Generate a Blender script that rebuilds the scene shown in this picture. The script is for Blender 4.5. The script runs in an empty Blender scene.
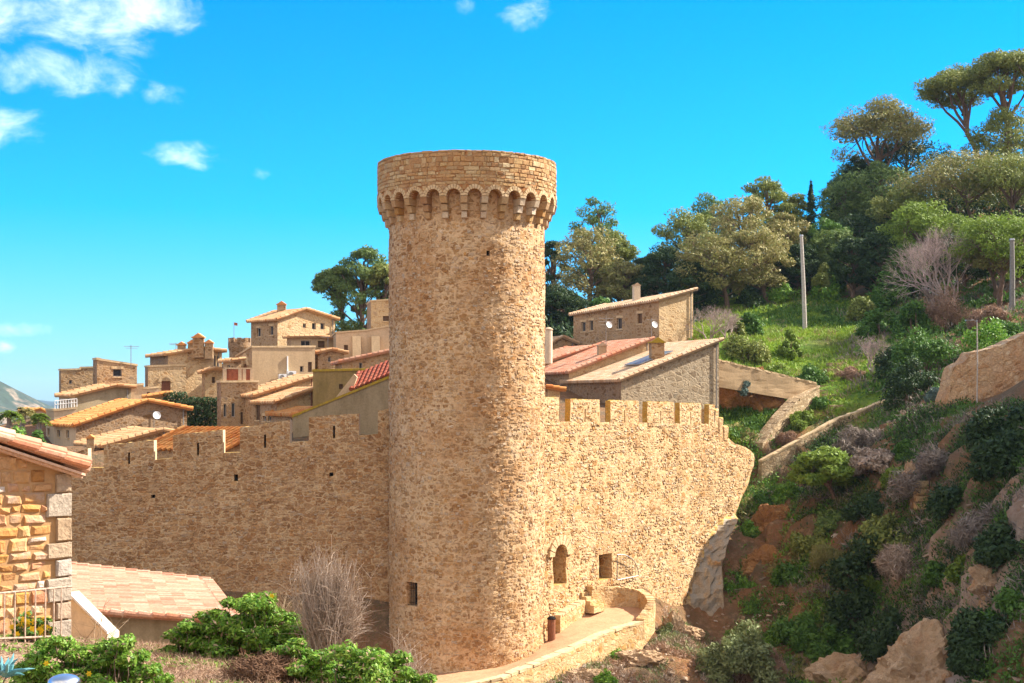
import bpy, math, random
import numpy as np
from mathutils import Vector, Matrix, noise

random.seed(7)
RNG = np.random.default_rng(11)
F = 1422.2
HOR = 400.0
scene = bpy.context.scene
COL = scene.collection
R = math.radians

SUN_AZ = 17.0      # degrees from +X towards +Y
SUN_EL = 39.0
S = Vector((math.cos(R(SUN_AZ)) * math.cos(R(SUN_EL)), math.sin(R(SUN_AZ)) * math.cos(R(SUN_EL)), math.sin(R(SUN_EL))))


def P(px, py, Y):
    return Vector(((px - 512) / F * Y, Y, (HOR - py) / F * Y))


def zat(py, Y):
    return (HOR - py) / F * Y


def xat(px, Y):
    return (px - 512) / F * Y


def solve(C, d, px):
    """distance along d from C to the vertical plane seen at column px"""
    k = (px - 512) / F
    return (k * C[1] - C[0]) / (d[0] - k * d[1])


def fbm(v, sc, octv=4):
    return noise.fractal(Vector(v) * sc, 1.0, 2.1, octv, noise_basis='PERLIN_ORIGINAL')


# ------------------------------------------------------------------ mesh builder
class MB:
    def __init__(self):
        self.v, self.f, self.m, self.uv = [], [], [], []

    def add(self, vs, fs, m=0, uvs=None):
        b = len(self.v)
        self.v += [tuple(x) for x in vs]
        for i, f in enumerate(fs):
            self.f.append(tuple(b + k for k in f))
            self.m.append(m)
            self.uv.append(uvs[i] if uvs else None)

    def quad(self, a, b, c, d, m=0):
        self.add([a, b, c, d], [(0, 1, 2, 3)], m)

    def poly(self, pts, m=0):
        self.add(pts, [tuple(range(len(pts)))], m)

    def box(self, o, x, y, z, m=0, jit=0.0):
        o, x, y, z = Vector(o), Vector(x), Vector(y), Vector(z)
        c = [o, o + x, o + x + y, o + y, o + z, o + x + z, o + x + y + z, o + y + z]
        if jit:
            c = [p + Vector((random.uniform(-jit, jit) for _ in range(3))) for p in c]
        self.add(c, [(0, 3, 2, 1), (4, 5, 6, 7), (0, 1, 5, 4), (1, 2, 6, 5), (2, 3, 7, 6), (3, 0, 4, 7)], m)

    def stone(self, o, x, y, z, m=0, jit=0.02, bev=0.03):
        """rounded block: box whose +face corners are pulled in (front is -y side)"""
        o, x, y, z = Vector(o), Vector(x), Vector(y), Vector(z)
        xn, zn = x.normalized(), z.normalized()
        b = min(bev, x.length * .3, z.length * .3)
        j = lambda: random.uniform(-jit, jit)
        yn = y.normalized()
        back = [o + y, o + x + y, o + x + y + z, o + y + z]
        ring = [p + xn * j() + zn * j() for p in (o + yn * b, o + x + yn * b, o + x + z + yn * b, o + z + yn * b)]
        fr = [o + xn * b + zn * b, o + x - xn * b + zn * b, o + x + z - xn * b - zn * b, o + z + xn * b - zn * b]
        fr = [p + xn * j() + zn * j() + yn * j() for p in fr]
        vs = back + ring + fr
        fs = [(8, 9, 10, 11)]
        for i in range(4):
            k = (i + 1) % 4
            fs += [(4 + i, 4 + k, 8 + k, 8 + i), (i, k, 4 + k, 4 + i)]
        self.add(vs, fs, m)

    def prism(self, pts, ext, m=0, cap=True):
        n = len(pts)
        pts = [Vector(p) for p in pts]
        ext = Vector(ext)
        vs = pts + [p + ext for p in pts]
        fs = [(i, (i + 1) % n, n + (i + 1) % n, n + i) for i in range(n)]
        if cap:
            fs += [tuple(range(n - 1, -1, -1)), tuple(range(n, 2 * n))]
        self.add(vs, fs, m)

    def tube(self, pts, rad, n=6, m=0, cap=True):
        pts = [Vector(p) for p in pts]
        if not hasattr(rad, '__len__'):
            rad = [rad] * len(pts)
        vs, fs = [], []
        ref = Vector((0.31, 0.17, 0.93))
        for i, p in enumerate(pts):
            t = (pts[min(i + 1, len(pts) - 1)] - pts[max(i - 1, 0)])
            if t.length < 1e-9:
                t = Vector((0, 0, 1))
            t.normalize()
            a = t.cross(ref if abs(t.dot(ref)) < .95 else Vector((1, 0, 0))).normalized()
            b = t.cross(a)
            for k in range(n):
                w = 2 * math.pi * k / n
                vs.append(p + (a * math.cos(w) + b * math.sin(w)) * rad[i])
        for i in range(len(pts) - 1):
            for k in range(n):
                fs.append((i * n + k, i * n + (k + 1) % n, (i + 1) * n + (k + 1) % n, (i + 1) * n + k))
        if cap:
            fs += [tuple(range(n - 1, -1, -1)), tuple((len(pts) - 1) * n + k for k in range(n))]
        self.add(vs, fs, m)

    def lathe(self, c, prof, n=24, m=0):
        c = Vector(c)
        vs, fs = [], []
        for r, z in prof:
            for k in range(n):
                w = 2 * math.pi * k / n
                vs.append(c + Vector((r * math.cos(w), r * math.sin(w), z)))
        for i in range(len(prof) - 1):
            for k in range(n):
                fs.append((i * n + k, i * n + (k + 1) % n, (i + 1) * n + (k + 1) % n, (i + 1) * n + k))
        fs += [tuple(range(n - 1, -1, -1)), tuple((len(prof) - 1) * n + k for k in range(n))]
        self.add(vs, fs, m)

    def build(self, name, mats, parent=None, smooth=False, origin=None):
        if not isinstance(mats, (list, tuple)):
            mats = [mats]
        o3 = Vector((0, 0, 0))
        if parent is not None:
            o3 = Vector(parent['_o']) if '_o' in parent else o3
        elif origin is not None:
            o3 = Vector(origin)
        me = bpy.data.meshes.new(name)
        vs = np.array([tuple(x) for x in self.v], dtype=np.float64).reshape(-1, 3) - np.array(o3)
        me.from_pydata(vs.tolist(), [], self.f)
        for mt in mats:
            me.materials.append(mt)
        if len(mats) > 1:
            me.polygons.foreach_set('material_index', self.m)
        if any(u is not None for u in self.uv):
            ul = me.uv_layers.new(name='UVMap')
            flat = []
            for f, u in zip(self.f, self.uv):
                for k in range(len(f)):
                    flat += list(u[k]) if u else [0, 0]
            ul.data.foreach_set('uv', flat)
        if smooth:
            me.polygons.foreach_set('use_smooth', [True] * len(me.polygons))
        me.update()
        ob = bpy.data.objects.new(name, me)
        COL.objects.link(ob)
        if parent is not None:
            ob.parent = parent
            ob['_o'] = tuple(o3)
        else:
            ob.location = o3
            ob['_o'] = tuple(o3)
        return ob


def tag(o, label=None, cat=None, group=None, kind=None):
    if label:
        o['label'] = label
    if cat:
        o['category'] = cat
    if group:
        o['group'] = group
    if kind:
        o['kind'] = kind
    return o


def thing(name, label, cat, loc, group=None):
    o = bpy.data.objects.new(name, None)
    COL.objects.link(o)
    o.location = loc
    o.empty_display_size = .3
    o['_o'] = tuple(loc)
    return tag(o, label, cat, group)


# ------------------------------------------------------------------ materials
class NT:
    def __init__(self, name):
        self.mat = bpy.data.materials.new(name)
        self.mat.use_nodes = True
        self.t = self.mat.node_tree
        self.b = self.t.nodes['Principled BSDF']
        self.out = self.t.nodes['Material Output']

    def n(self, typ, **kw):
        nd = self.t.nodes.new(typ)
        for k, v in kw.items():
            if k in nd.inputs:
                nd.inputs[k].default_value = v
            else:
                setattr(nd, k, v)
        return nd

    def l(self, a, b):
        self.t.links.new(a, b)

    def ramp(self, fac, stops, interp='LINEAR'):
        r = self.n('ShaderNodeValToRGB')
        cr = r.color_ramp
        cr.interpolation = interp
        while len(cr.elements) < len(stops):
            cr.elements.new(0.5)
        for e, (p, c) in zip(cr.elements, stops):
            e.position = p
            e.color = (c, c, c, 1) if not hasattr(c, '__len__') else (c[0], c[1], c[2], 1)
        self.l(fac, r.inputs[0])
        return r.outputs[0]

    def mix(self, fac, a, b, typ='MIX'):
        m = self.n('ShaderNodeMix', data_type='RGBA', blend_type=typ)
        for i, x in ((0, fac), (6, a), (7, b)):
            if hasattr(x, 'is_linked') or hasattr(x, 'links'):
                self.l(x, m.inputs[i])
            elif hasattr(x, '__len__'):
                m.inputs[i].default_value = (x[0], x[1], x[2], 1)
            else:
                m.inputs[i].default_value = x
        return m.outputs[2]

    def math(self, op, a, b=None, clamp=False):
        m = self.n('ShaderNodeMath', operation=op, use_clamp=clamp)
        for i, x in ((0, a), (1, b)):
            if x is None:
                continue
            if hasattr(x, 'links'):
                self.l(x, m.inputs[i])
            else:
                m.inputs[i].default_value = x
        return m.outputs[0]

    def noise(self, vec, scale, detail=4, rough=.55, dist=0):
        nn = self.n('ShaderNodeTexNoise', Scale=scale, Detail=detail, Roughness=rough, Distortion=dist)
        if vec is not None:
            self.l(vec, nn.inputs['Vector'])
        return nn

    def bump(self, h, strength=.5, dist=.05):
        b = self.n('ShaderNodeBump', Strength=strength, Distance=dist)
        self.l(h, b.inputs['Height'])
        self.l(b.outputs[0], self.b.inputs['Normal'])

    def obj(self, scale=(1, 1, 1), rot=(0, 0, 0)):
        tc = self.n('ShaderNodeTexCoord')
        mp = self.n('ShaderNodeMapping')
        mp.inputs['Scale'].default_value = scale
        mp.inputs['Rotation'].default_value = rot
        self.l(tc.outputs['Object'], mp.inputs[0])
        return mp.outputs[0]


WARM = (1.06, .975, .79)
def wc(c):
    return tuple(min(.8, a * b) for a, b in zip(c, WARM))


def stone_mat(name, mortar, stones, scale=3.0, zs=1.7, mw=(.03, .13), bumpd=.05, stain=None, stain_amt=.5,
              lichen=0.0, patchy=.35, bs=.7, bury=.22):
    t = NT(name)
    mortar = wc(mortar); stones = [wc(c) for c in stones]
    scale *= 1.3
    v0 = t.obj()
    wn = t.noise(v0, 2.6, 5, .6)
    warp = t.n('ShaderNodeVectorMath', operation='MULTIPLY_ADD')
    t.l(wn.outputs['Color'], warp.inputs[0])
    warp.inputs[1].default_value = (.34, .34, .2)
    t.l(v0, warp.inputs[2])
    mp = t.n('ShaderNodeMapping')
    mp.inputs['Scale'].default_value = (scale, scale, scale * zs)
    t.l(warp.outputs[0], mp.inputs[0])
    v = mp.outputs[0]
    dist_, cols_ = [], []
    for q in (1.0, .58):
        m2 = t.n('ShaderNodeMapping')
        m2.inputs['Scale'].default_value = (q, q, q * (1.0 if q == 1 else 1.12))
        m2.inputs['Location'].default_value = (q * 3.1, 0, q * 1.7)
        t.l(v, m2.inputs[0])
        ve = t.n('ShaderNodeTexVoronoi', feature='DISTANCE_TO_EDGE', Randomness=.9)
        vc = t.n('ShaderNodeTexVoronoi', feature='F1', Randomness=.9)
        ve.inputs['Scale'].default_value = 1
        vc.inputs['Scale'].default_value = 1
        t.l(m2.outputs[0], ve.inputs['Vector'])
        t.l(m2.outputs[0], vc.inputs['Vector'])
        dist_.append(t.math('MULTIPLY', ve.outputs['Distance'], 1.0 if q == 1 else 1.25)); cols_.append(vc.outputs['Color'])
    swap = t.noise(v0, .9, 3, .6)
    sw = t.ramp(swap.outputs['Fac'], [(.47, 0.0), (.53, 1.0)])
    vedge = t.math('ADD', t.math('MULTIPLY', dist_[0], t.math('SUBTRACT', 1.0, sw)), t.math('MULTIPLY', dist_[1], sw))
    vcol = t.mix(sw, cols_[0], cols_[1])
    sep = t.n('ShaderNodeSeparateColor')
    t.l(vcol, sep.inputs[0])
    k = len(stones)
    col = t.ramp(sep.outputs[0], [(i / max(k - 1, 1), c) for i, c in enumerate(stones)])
    fine = t.noise(v0, 11, 6, .72)
    big = t.noise(v0, .45, 4, .6)
    mid = t.noise(v0, 2.3, 4, .6)
    finer = t.ramp(fine.outputs['Fac'], [(.25, .5), (.72, 1.35)])
    col = t.mix(1.0, col, finer, 'MULTIPLY')
    # stones smeared over with mortar in patches
    edge = t.math('ADD', vedge, t.math('MULTIPLY', t.math('SUBTRACT', fine.outputs['Fac'], .5), .10))
    edge = t.math('SUBTRACT', edge, t.math('MULTIPLY', t.math('SUBTRACT', mid.outputs['Fac'], .45), patchy))
    # some stones lie nearly buried in mortar, others stand clear
    edge = t.math('SUBTRACT', edge, t.math('MULTIPLY', t.math('POWER', sep.outputs[2], 2.0), bury))
    em = t.n('ShaderNodeMapRange', clamp=True)
    t.l(edge, em.inputs[0])
    em.inputs[1].default_value, em.inputs[2].default_value = mw
    mort = t.mix(1.0, mortar, t.ramp(fine.outputs['Fac'], [(.3, .78), (.7, 1.16)]), 'MULTIPLY')
    col = t.mix(em.outputs[0], mort, col)
    # pits and chips, darkened to paint in the shade of hollow joints
    pit_shade = t.noise(v0, 6.5, 5, .75)
    col = t.mix(t.ramp(pit_shade.outputs['Fac'], [(.30, .75), (.40, 0.0)]), col, tuple(x * .42 for x in stones[0]))
    if stain is not None:
        sm = t.ramp(big.outputs['Fac'], [(.42, 0.0), (.68, stain_amt)])
        col = t.mix(sm, col, stain, 'MULTIPLY')
    if lichen:
        g = t.n('ShaderNodeNewGeometry')
        sx = t.n('ShaderNodeSeparateXYZ')
        t.l(g.outputs['Normal'], sx.inputs[0])
        lf = t.math('MULTIPLY', t.ramp(sx.outputs[2], [(.35, 0.0), (.8, 1.0)]), t.ramp(mid.outputs['Fac'], [(.3, .2), (.6, 1.0)]))
        lf = t.math('MULTIPLY', lf, lichen)
        col = t.mix(lf, col, (.42, .28, .045))
    t.l(col, t.b.inputs['Base Color'])
    t.b.inputs['Roughness'].default_value = .92
    t.b.inputs['Specular IOR Level'].default_value = .15
    hh = t.math('ADD', t.math('MULTIPLY', em.outputs[0], .55), t.math('MULTIPLY', fine.outputs['Fac'], .6))
    hh = t.math('ADD', hh, t.math('MULTIPLY', sep.outputs[1], .5))
    t.bump(hh, bs * .75, bumpd)
    return t.mat


def plaster_mat(name, c, c2=None, sc=.8, amt=.6, bumpd=.015):
    c = wc(c); c2 = wc(c2) if c2 else None
    t = NT(name)
    v = t.obj()
    vs = t.obj((1, 1, .28))
    a = t.noise(vs, sc * 1.5, 5, .62)
    b = t.noise(v, 9, 5, .7)
    c2 = c2 or tuple(x * .6 for x in c)
    col = t.mix(t.ramp(a.outputs['Fac'], [(.4, 0), (.68, amt)]), c, c2)
    col = t.mix(1, col, t.ramp(b.outputs['Fac'], [(.3, .82), (.7, 1.14)]), 'MULTIPLY')
    t.l(col, t.b.inputs['Base Color'])
    t.b.inputs['Roughness'].default_value = .9
    t.b.inputs['Specular IOR Level'].default_value = .15
    t.bump(b.outputs['Fac'], .6, bumpd)
    return t.mat


def tile_mat(name, cols, lichen=(.30, .22, .10), lam=.5):
    t = NT(name)
    uv = t.n('ShaderNodeTexCoord')
    fl = t.n('ShaderNodeVectorMath', operation='FLOOR')
    t.l(uv.outputs['UV'], fl.inputs[0])
    wn = t.n('ShaderNodeTexWhiteNoise', noise_dimensions='2D')
    t.l(fl.outputs[0], wn.inputs[0])
    k = len(cols)
    col = t.ramp(wn.outputs['Value'], [(i / max(1, k - 1), c) for i, c in enumerate(cols)])
    v = t.obj()
    a = t.noise(v, 1.1, 5, .65)
    b = t.noise(v, 12, 4, .7)
    col = t.mix(t.ramp(a.outputs['Fac'], [(.45, 0), (.66, lam)]), col, lichen)
    col = t.mix(1, col, t.ramp(b.outputs['Fac'], [(.3, .75), (.72, 1.2)]), 'MULTIPLY')
    t.l(col, t.b.inputs['Base Color'])
    t.b.inputs['Roughness'].default_value = .85
    t.b.inputs['Specular IOR Level'].default_value = .2
    t.bump(b.outputs['Fac'], .4, .012)
    return t.mat


def leaf_mat(name, cols, trans=.25, rough=.6):
    t = NT(name)
    g = t.n('ShaderNodeNewGeometry')
    k = len(cols)
    v = t.obj()
    a = t.noise(v, .55, 3, .6)
    f = t.math('ADD', t.math('MULTIPLY', g.outputs['Random Per Island'], .55), t.math('MULTIPLY', t.ramp(a.outputs['Fac'], [(.3, 0), (.7, 1)]), .45))
    col = t.ramp(f, [(i / max(1, k - 1), c) for i, c in enumerate(cols)])
    t.l(col, t.b.inputs['Base Color'])
    t.b.inputs['Roughness'].default_value = rough
    t.b.inputs['Specular IOR Level'].default_value = .2
    if trans:
        tr = t.n('ShaderNodeBsdfTranslucent')
        t.l(col, tr.inputs[0])
        mx = t.n('ShaderNodeMixShader')
        mx.inputs[0].default_value = trans
        t.l(t.b.outputs[0], mx.inputs[1])
        t.l(tr.outputs[0], mx.inputs[2])
        t.l(mx.outputs[0], t.out.inputs[0])
    return t.mat


def flat_mat(name, c, rough=.7, metal=0, spec=.3, nz=.15, sc=6):
    t = NT(name)
    v = t.obj()
    a = t.noise(v, sc, 4, .6)
    col = t.mix(1, c, t.ramp(a.outputs['Fac'], [(.3, 1 - nz), (.7, 1 + nz)]), 'MULTIPLY')
    t.l(col, t.b.inputs['Base Color'])
    t.b.inputs['Roughness'].default_value = rough
    t.b.inputs['Metallic'].default_value = metal
    t.b.inputs['Specular IOR Level'].default_value = spec
    return t.mat


def island_mat(name, cols, rough=.9, bumpd=.03, fsc=16, warm=None):
    """every loose block its own colour"""
    t = NT(name)
    g = t.n('ShaderNodeNewGeometry')
    oi = t.n('ShaderNodeObjectInfo')
    k = len(cols)
    col = t.ramp(t.math('FRACT', t.math('ADD', g.outputs['Random Per Island'], t.math('MULTIPLY', oi.outputs['Random'], 3.7))), [(i / max(1, k - 1), c) for i, c in enumerate(cols)])
    v = t.obj()
    b = t.noise(v, fsc, 5, .7)
    a = t.noise(v, 3.1, 4, .6)
    col = t.mix(1, col, t.ramp(b.outputs['Fac'], [(.25, .65), (.75, 1.25)]), 'MULTIPLY')
    if warm is not None:
        col = t.mix(t.ramp(a.outputs['Fac'], [(.5, 0), (.66, .7)]), col, warm)
    t.l(col, t.b.inputs['Base Color'])
    t.b.inputs['Roughness'].default_value = rough
    t.b.inputs['Specular IOR Level'].default_value = .15
    t.bump(t.math('ADD', b.outputs['Fac'], a.outputs['Fac']), .8, bumpd)
    return t.mat


M = {}
M['tower'] = stone_mat('tower_rubble', (.56, .415, .29), [(0.276, 0.162, 0.085), (0.398, 0.248, 0.129), (0.489, 0.334, 0.194), (0.356, 0.242, 0.149), (0.537, 0.397, 0.268), (0.321, 0.202, 0.114)], 2.9, 1.25, (.02, .14), .06, (.74, .58, .44), .85, patchy=.34, bury=.16)
M['crown'] = stone_mat('crown_masonry', (.40, .28, .18), [(.22, .10, .045), (.36, .185, .085), (.42, .24, .11), (.30, .19, .12), (.46, .32, .2)], 2.6, 1.35, (.02, .09), .06, (.8, .62, .5), .6, patchy=.04, bury=.03)
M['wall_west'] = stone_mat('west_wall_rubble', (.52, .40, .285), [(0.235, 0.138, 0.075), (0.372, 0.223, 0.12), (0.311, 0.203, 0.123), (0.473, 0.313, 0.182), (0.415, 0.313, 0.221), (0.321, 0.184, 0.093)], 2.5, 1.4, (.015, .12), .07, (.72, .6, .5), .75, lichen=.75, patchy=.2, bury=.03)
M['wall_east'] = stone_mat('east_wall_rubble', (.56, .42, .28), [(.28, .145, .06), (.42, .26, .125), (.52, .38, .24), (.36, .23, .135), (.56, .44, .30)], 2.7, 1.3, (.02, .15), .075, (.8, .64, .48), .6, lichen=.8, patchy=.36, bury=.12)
M['rock_grey'] = stone_mat('grey_bedrock', (.34, .31, .29), [(0.444, 0.322, 0.212), (0.329, 0.286, 0.248), (0.55, 0.333, 0.155)], 1.1, .6, (.0, .2), .12, (.6, .6, .65), .6, patchy=.3)
M['ochre'] = stone_mat('ochre_lichen_stone', (.42, .27, .08), [(.36, .20, .05), (.46, .29, .08), (.50, .36, .15)], 3, 1.4, (.02, .12), .05, patchy=.3)
M['voussoir'] = stone_mat('pale_voussoir_stone', (.54, .42, .29), [(.50, .37, .24), (.58, .46, .33), (.47, .33, .2)], 3.0, 1.0, (.0, .07), .03, patchy=.2)
M['corbel'] = island_mat('corbel_stone', [(.44, .25, .08), (.54, .42, .28), (.38, .19, .05), (.62, .52, .40), (.46, .30, .14), (.32, .17, .08)], bumpd=.03)
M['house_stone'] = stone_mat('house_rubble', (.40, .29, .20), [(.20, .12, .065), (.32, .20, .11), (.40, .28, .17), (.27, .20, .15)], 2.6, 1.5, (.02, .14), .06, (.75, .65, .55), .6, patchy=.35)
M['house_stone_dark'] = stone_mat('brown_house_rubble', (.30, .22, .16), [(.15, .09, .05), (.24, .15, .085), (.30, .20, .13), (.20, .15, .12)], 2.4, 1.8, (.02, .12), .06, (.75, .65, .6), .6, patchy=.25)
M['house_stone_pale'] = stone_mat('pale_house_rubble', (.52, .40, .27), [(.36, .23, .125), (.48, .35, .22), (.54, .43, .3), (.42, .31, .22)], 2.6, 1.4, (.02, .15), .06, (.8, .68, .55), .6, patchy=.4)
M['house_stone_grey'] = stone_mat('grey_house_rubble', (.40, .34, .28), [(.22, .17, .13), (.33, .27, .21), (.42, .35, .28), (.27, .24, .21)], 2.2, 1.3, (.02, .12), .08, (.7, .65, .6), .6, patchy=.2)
M['field_wall'] = stone_mat('dry_stone_wall', (.30, .23, .16), [(.34, .25, .17), (.46, .36, .26), (.52, .44, .35), (.28, .19, .12)], 3.4, 1.3, (.02, .1), .06, patchy=.1)
M['ruin'] = stone_mat('ruin_rubble', (.42, .30, .21), [(.42, .27, .17), (.50, .37, .26), (.36, .22, .13), (.54, .44, .35)], 2.0, 1.2, (.02, .14), .12, (.8, .6, .5), .6, patchy=.1, bury=.05)
M['plaster_beige'] = plaster_mat('beige_plaster', (.47, .36, .255), (.34, .25, .17))
M['plaster_grey'] = plaster_mat('grey_plaster', (.33, .28, .21), (.19, .155, .105), amt=.8)
M['plaster_white'] = plaster_mat('white_plaster', (.62, .55, .48), (.42, .36, .30))
M['plaster_moss'] = plaster_mat('mossy_plaster', (.27, .20, .10), (.16, .125, .05), amt=.9)
M['plaster_pink'] = plaster_mat('pink_beige_plaster', (.55, .43, .33), (.42, .31, .22))
M['moss_cap'] = plaster_mat('yellow_lichen_coping', (.38, .27, .035), (.22, .17, .05), 2.5, .8)
M['tile_orange'] = tile_mat('orange_roof_tiles', [(0.441, 0.14, 0.036), (0.609, 0.233, 0.059), (0.525, 0.251, 0.081), (0.672, 0.335, 0.117), (0.504, 0.167, 0.045)], (.52, .25, .075), .45)
M['tile_straw'] = tile_mat('straw_roof_tiles', [(0.4, 0.175, 0.066), (0.54, 0.304, 0.14), (0.42, 0.221, 0.101), (0.6, 0.386, 0.203), (0.48, 0.23, 0.086)], (.42, .29, .16), .5)
M['tile_red'] = tile_mat('red_roof_tiles', [(.44, .15, .08), (.52, .21, .11), (.46, .24, .15), (.58, .30, .19)], (.38, .27, .18), .45)
M['tile_darkred'] = tile_mat('dark_red_roof_tiles', [(.24, .05, .025), (.30, .07, .035), (.26, .08, .04)], (.22, .09, .05), .3)
M['tile_grey'] = tile_mat('weathered_roof_tiles', [(.40, .22, .11), (.56, .37, .22), (.46, .28, .15), (.60, .44, .29), (.38, .25, .16)], (.44, .33, .2), .5)
M['tile_pink'] = tile_mat('salmon_roof_tiles', [(.50, .24, .145), (.54, .31, .20), (.45, .19, .11), (.55, .35, .24), (.50, .27, .165), (.40, .165, .095)], (.48, .29, .19), .35)
M['brickred'] = flat_mat('red_brick_lattice', (.34, .10, .045), .85, nz=.3)
M['glass'] = flat_mat('dark_window_glass', (.025, .028, .035), .15, 0, .5, .3)
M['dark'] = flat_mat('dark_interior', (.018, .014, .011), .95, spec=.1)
M['wood'] = flat_mat('old_brown_wood', (.13, .07, .035), .7, nz=.35, sc=9)
M['wood_red'] = flat_mat('red_brown_wood', (.20, .075, .035), .65, nz=.3, sc=9)
M['frame_wood'] = flat_mat('weathered_pale_frame', (.40, .34, .28), .7)
M['white_metal'] = flat_mat('white_painted_metal', (.72, .71, .69), .45)
M['iron'] = flat_mat('rusty_iron', (.10, .07, .05), .6, .6)
M['grey_metal'] = flat_mat('galvanised_metal', (.42, .42, .42), .4, .8)
M['steel'] = flat_mat('brushed_steel', (.62, .63, .65), .28, 1.0, nz=.05)
M['panel_blue'] = flat_mat('solar_panel_glass', (.10, .16, .19), .2, 0, .5, .1)
M['pole'] = flat_mat('weathered_pole', (.42, .37, .32), .85, nz=.25)
M['pole_dark'] = flat_mat('grey_pole', (.22, .20, .18), .85, nz=.25)
M['bark'] = flat_mat('pine_bark', (.16, .10, .07), .95, nz=.4, sc=5)
M['bark_grey'] = flat_mat('grey_bark', (.27, .22, .19), .95, nz=.3, sc=5)
M['twig_pink'] = flat_mat('bare_twig_bark', (.36, .27, .24), .95, nz=.3, sc=5)
M['straw'] = leaf_mat('dry_straw', [(.20, .12, .07), (.34, .22, .13), (.42, .31, .2), (.26, .17, .11)], .1, .9)
M['dead_brown'] = leaf_mat('dead_brown_stems', [(.10, .055, .03), (.17, .09, .05), (.13, .08, .05)], .05, .95)
M['twig_grey'] = leaf_mat('grey_dry_twigs', [(.36, .27, .20), (.46, .36, .28), (.26, .18, .12), (.40, .30, .22)], .05, .9)
M['leaf_bright'] = leaf_mat('bright_green_leaves', [(.06, .17, .016), (.12, .28, .028), (.24, .38, .05), (.09, .2, .03), (.26, .29, .06)], .3, .45)
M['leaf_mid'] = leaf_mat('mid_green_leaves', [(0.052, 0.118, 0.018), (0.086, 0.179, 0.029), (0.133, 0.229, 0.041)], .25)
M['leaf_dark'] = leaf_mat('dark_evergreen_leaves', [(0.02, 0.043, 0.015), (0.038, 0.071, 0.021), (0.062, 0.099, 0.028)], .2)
M['leaf_olive'] = leaf_mat('olive_pine_needles', [(.12, .16, .034), (.21, .24, .055), (.32, .32, .08)], .2)
M['leaf_pine'] = leaf_mat('green_pine_needles', [(.075, .125, .032), (.14, .205, .052), (.23, .29, .075)], .2)
M['leaf_tan'] = leaf_mat('tan_pine_needles', [(.15, .15, .048), (.27, .235, .085), (.38, .32, .12), (.17, .20, .05), (.30, .24, .09)], .2)
M['leaf_brown'] = leaf_mat('brown_pine_needles', [(.18, .16, .065), (.27, .23, .085), (.24, .24, .065), (.15, .19, .05)], .2)
M['leaf_lime'] = leaf_mat('lime_green_needles', [(0.103, 0.161, 0.022), (0.184, 0.265, 0.035), (0.253, 0.322, 0.05)], .3)
M['leaf_yellow'] = leaf_mat('yellow_green_leaves', [(.20, .23, .02), (.34, .35, .03), (.14, .2, .02)], .3)
M['leaf_blue'] = leaf_mat('blue_grey_leaves', [(.08, .13, .115), (.13, .19, .16), (.06, .10, .09)], .15)
M['leaf_teal'] = leaf_mat('teal_succulent_leaves', [(.07, .22, .24), (.12, .30, .32), (.20, .38, .38)], .1, .5)
M['leaf_greygreen'] = leaf_mat('grey_green_stems', [(0.125, 0.163, 0.056), (0.2, 0.231, 0.088), (0.263, 0.275, 0.125)], .2)
M['leaf_pinkbrown'] = leaf_mat('pink_brown_stems', [(.26, .15, .095), (.36, .22, .14), (.2, .13, .07)], .15)
M['brush_grey'] = leaf_mat('purple_grey_brush', [(.15, .12, .10), (.23, .185, .15), (.30, .24, .19)], .05, .9)
M['flower'] = leaf_mat('yellow_petals', [(.75, .42, .01), (.85, .55, .02)], .2)
M['grass'] = leaf_mat('hill_grass', [(0.093, 0.189, 0.016), (0.186, 0.311, 0.026), (0.295, 0.378, 0.039), (0.155, 0.257, 0.026)], .3)
M['path'] = plaster_mat('trodden_sand_paving', (.45, .275, .185), (.34, .195, .125), 1.2, .7, .03)
M['coping'] = plaster_mat('pale_stone_coping', (.55, .44, .32), (.44, .33, .2), 2, .7, .03)
M['parapet'] = stone_mat('parapet_rubble', (.50, .36, .22), [(.38, .21, .085), (.52, .36, .2), (.58, .47, .34), (.44, .27, .10)], 2.8, 1.3, (.02, .12), .07, patchy=.15)
M['near_stone'] = island_mat('ochre_rubble_stone', [(.40, .19, .07), (.50, .30, .15), (.46, .22, .07), (.54, .38, .25), (.46, .21, .11), (.55, .34, .18), (.40, .27, .18), (.60, .50, .40), (.54, .29, .07), (.34, .16, .06)], bumpd=.035, warm=(.52, .25, .06))
M['near_quoin'] = island_mat('grey_quoin_stone', [(.34, .28, .22), (.42, .34, .25), (.38, .25, .14), (.44, .38, .32)], bumpd=.035)
M['near_mortar'] = plaster_mat('lime_mortar', (.40, .26, .15), (.30, .17, .08), 3, .7, .02)
M['boulder'] = stone_mat('ochre_boulder', (.40, .30, .22), [(.40, .28, .19), (.46, .36, .28), (.36, .22, .13), (.44, .34, .27)], .9, .8, (0, .12), .25, (.7, .6, .55), .6, patchy=.3)

M['tile_near'] = island_mat('salmon_verge_tiles', [(.55, .24, .13), (.64, .36, .24), (.50, .19, .10), (.66, .46, .33)], bumpd=.01)
M['rail'] = flat_mat('rusty_white_paint', (.44, .31, .22), .7, nz=.5, sc=30)

M['crown_block'] = island_mat('crown_ashlar', [(0.325, 0.166, 0.07), (0.452, 0.265, 0.117), (0.388, 0.21, 0.088), (0.526, 0.373, 0.194), (0.376, 0.252, 0.133), (0.476, 0.307, 0.136), (0.428, 0.234, 0.095), (0.576, 0.451, 0.26)], bumpd=.04, fsc=9)

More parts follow.
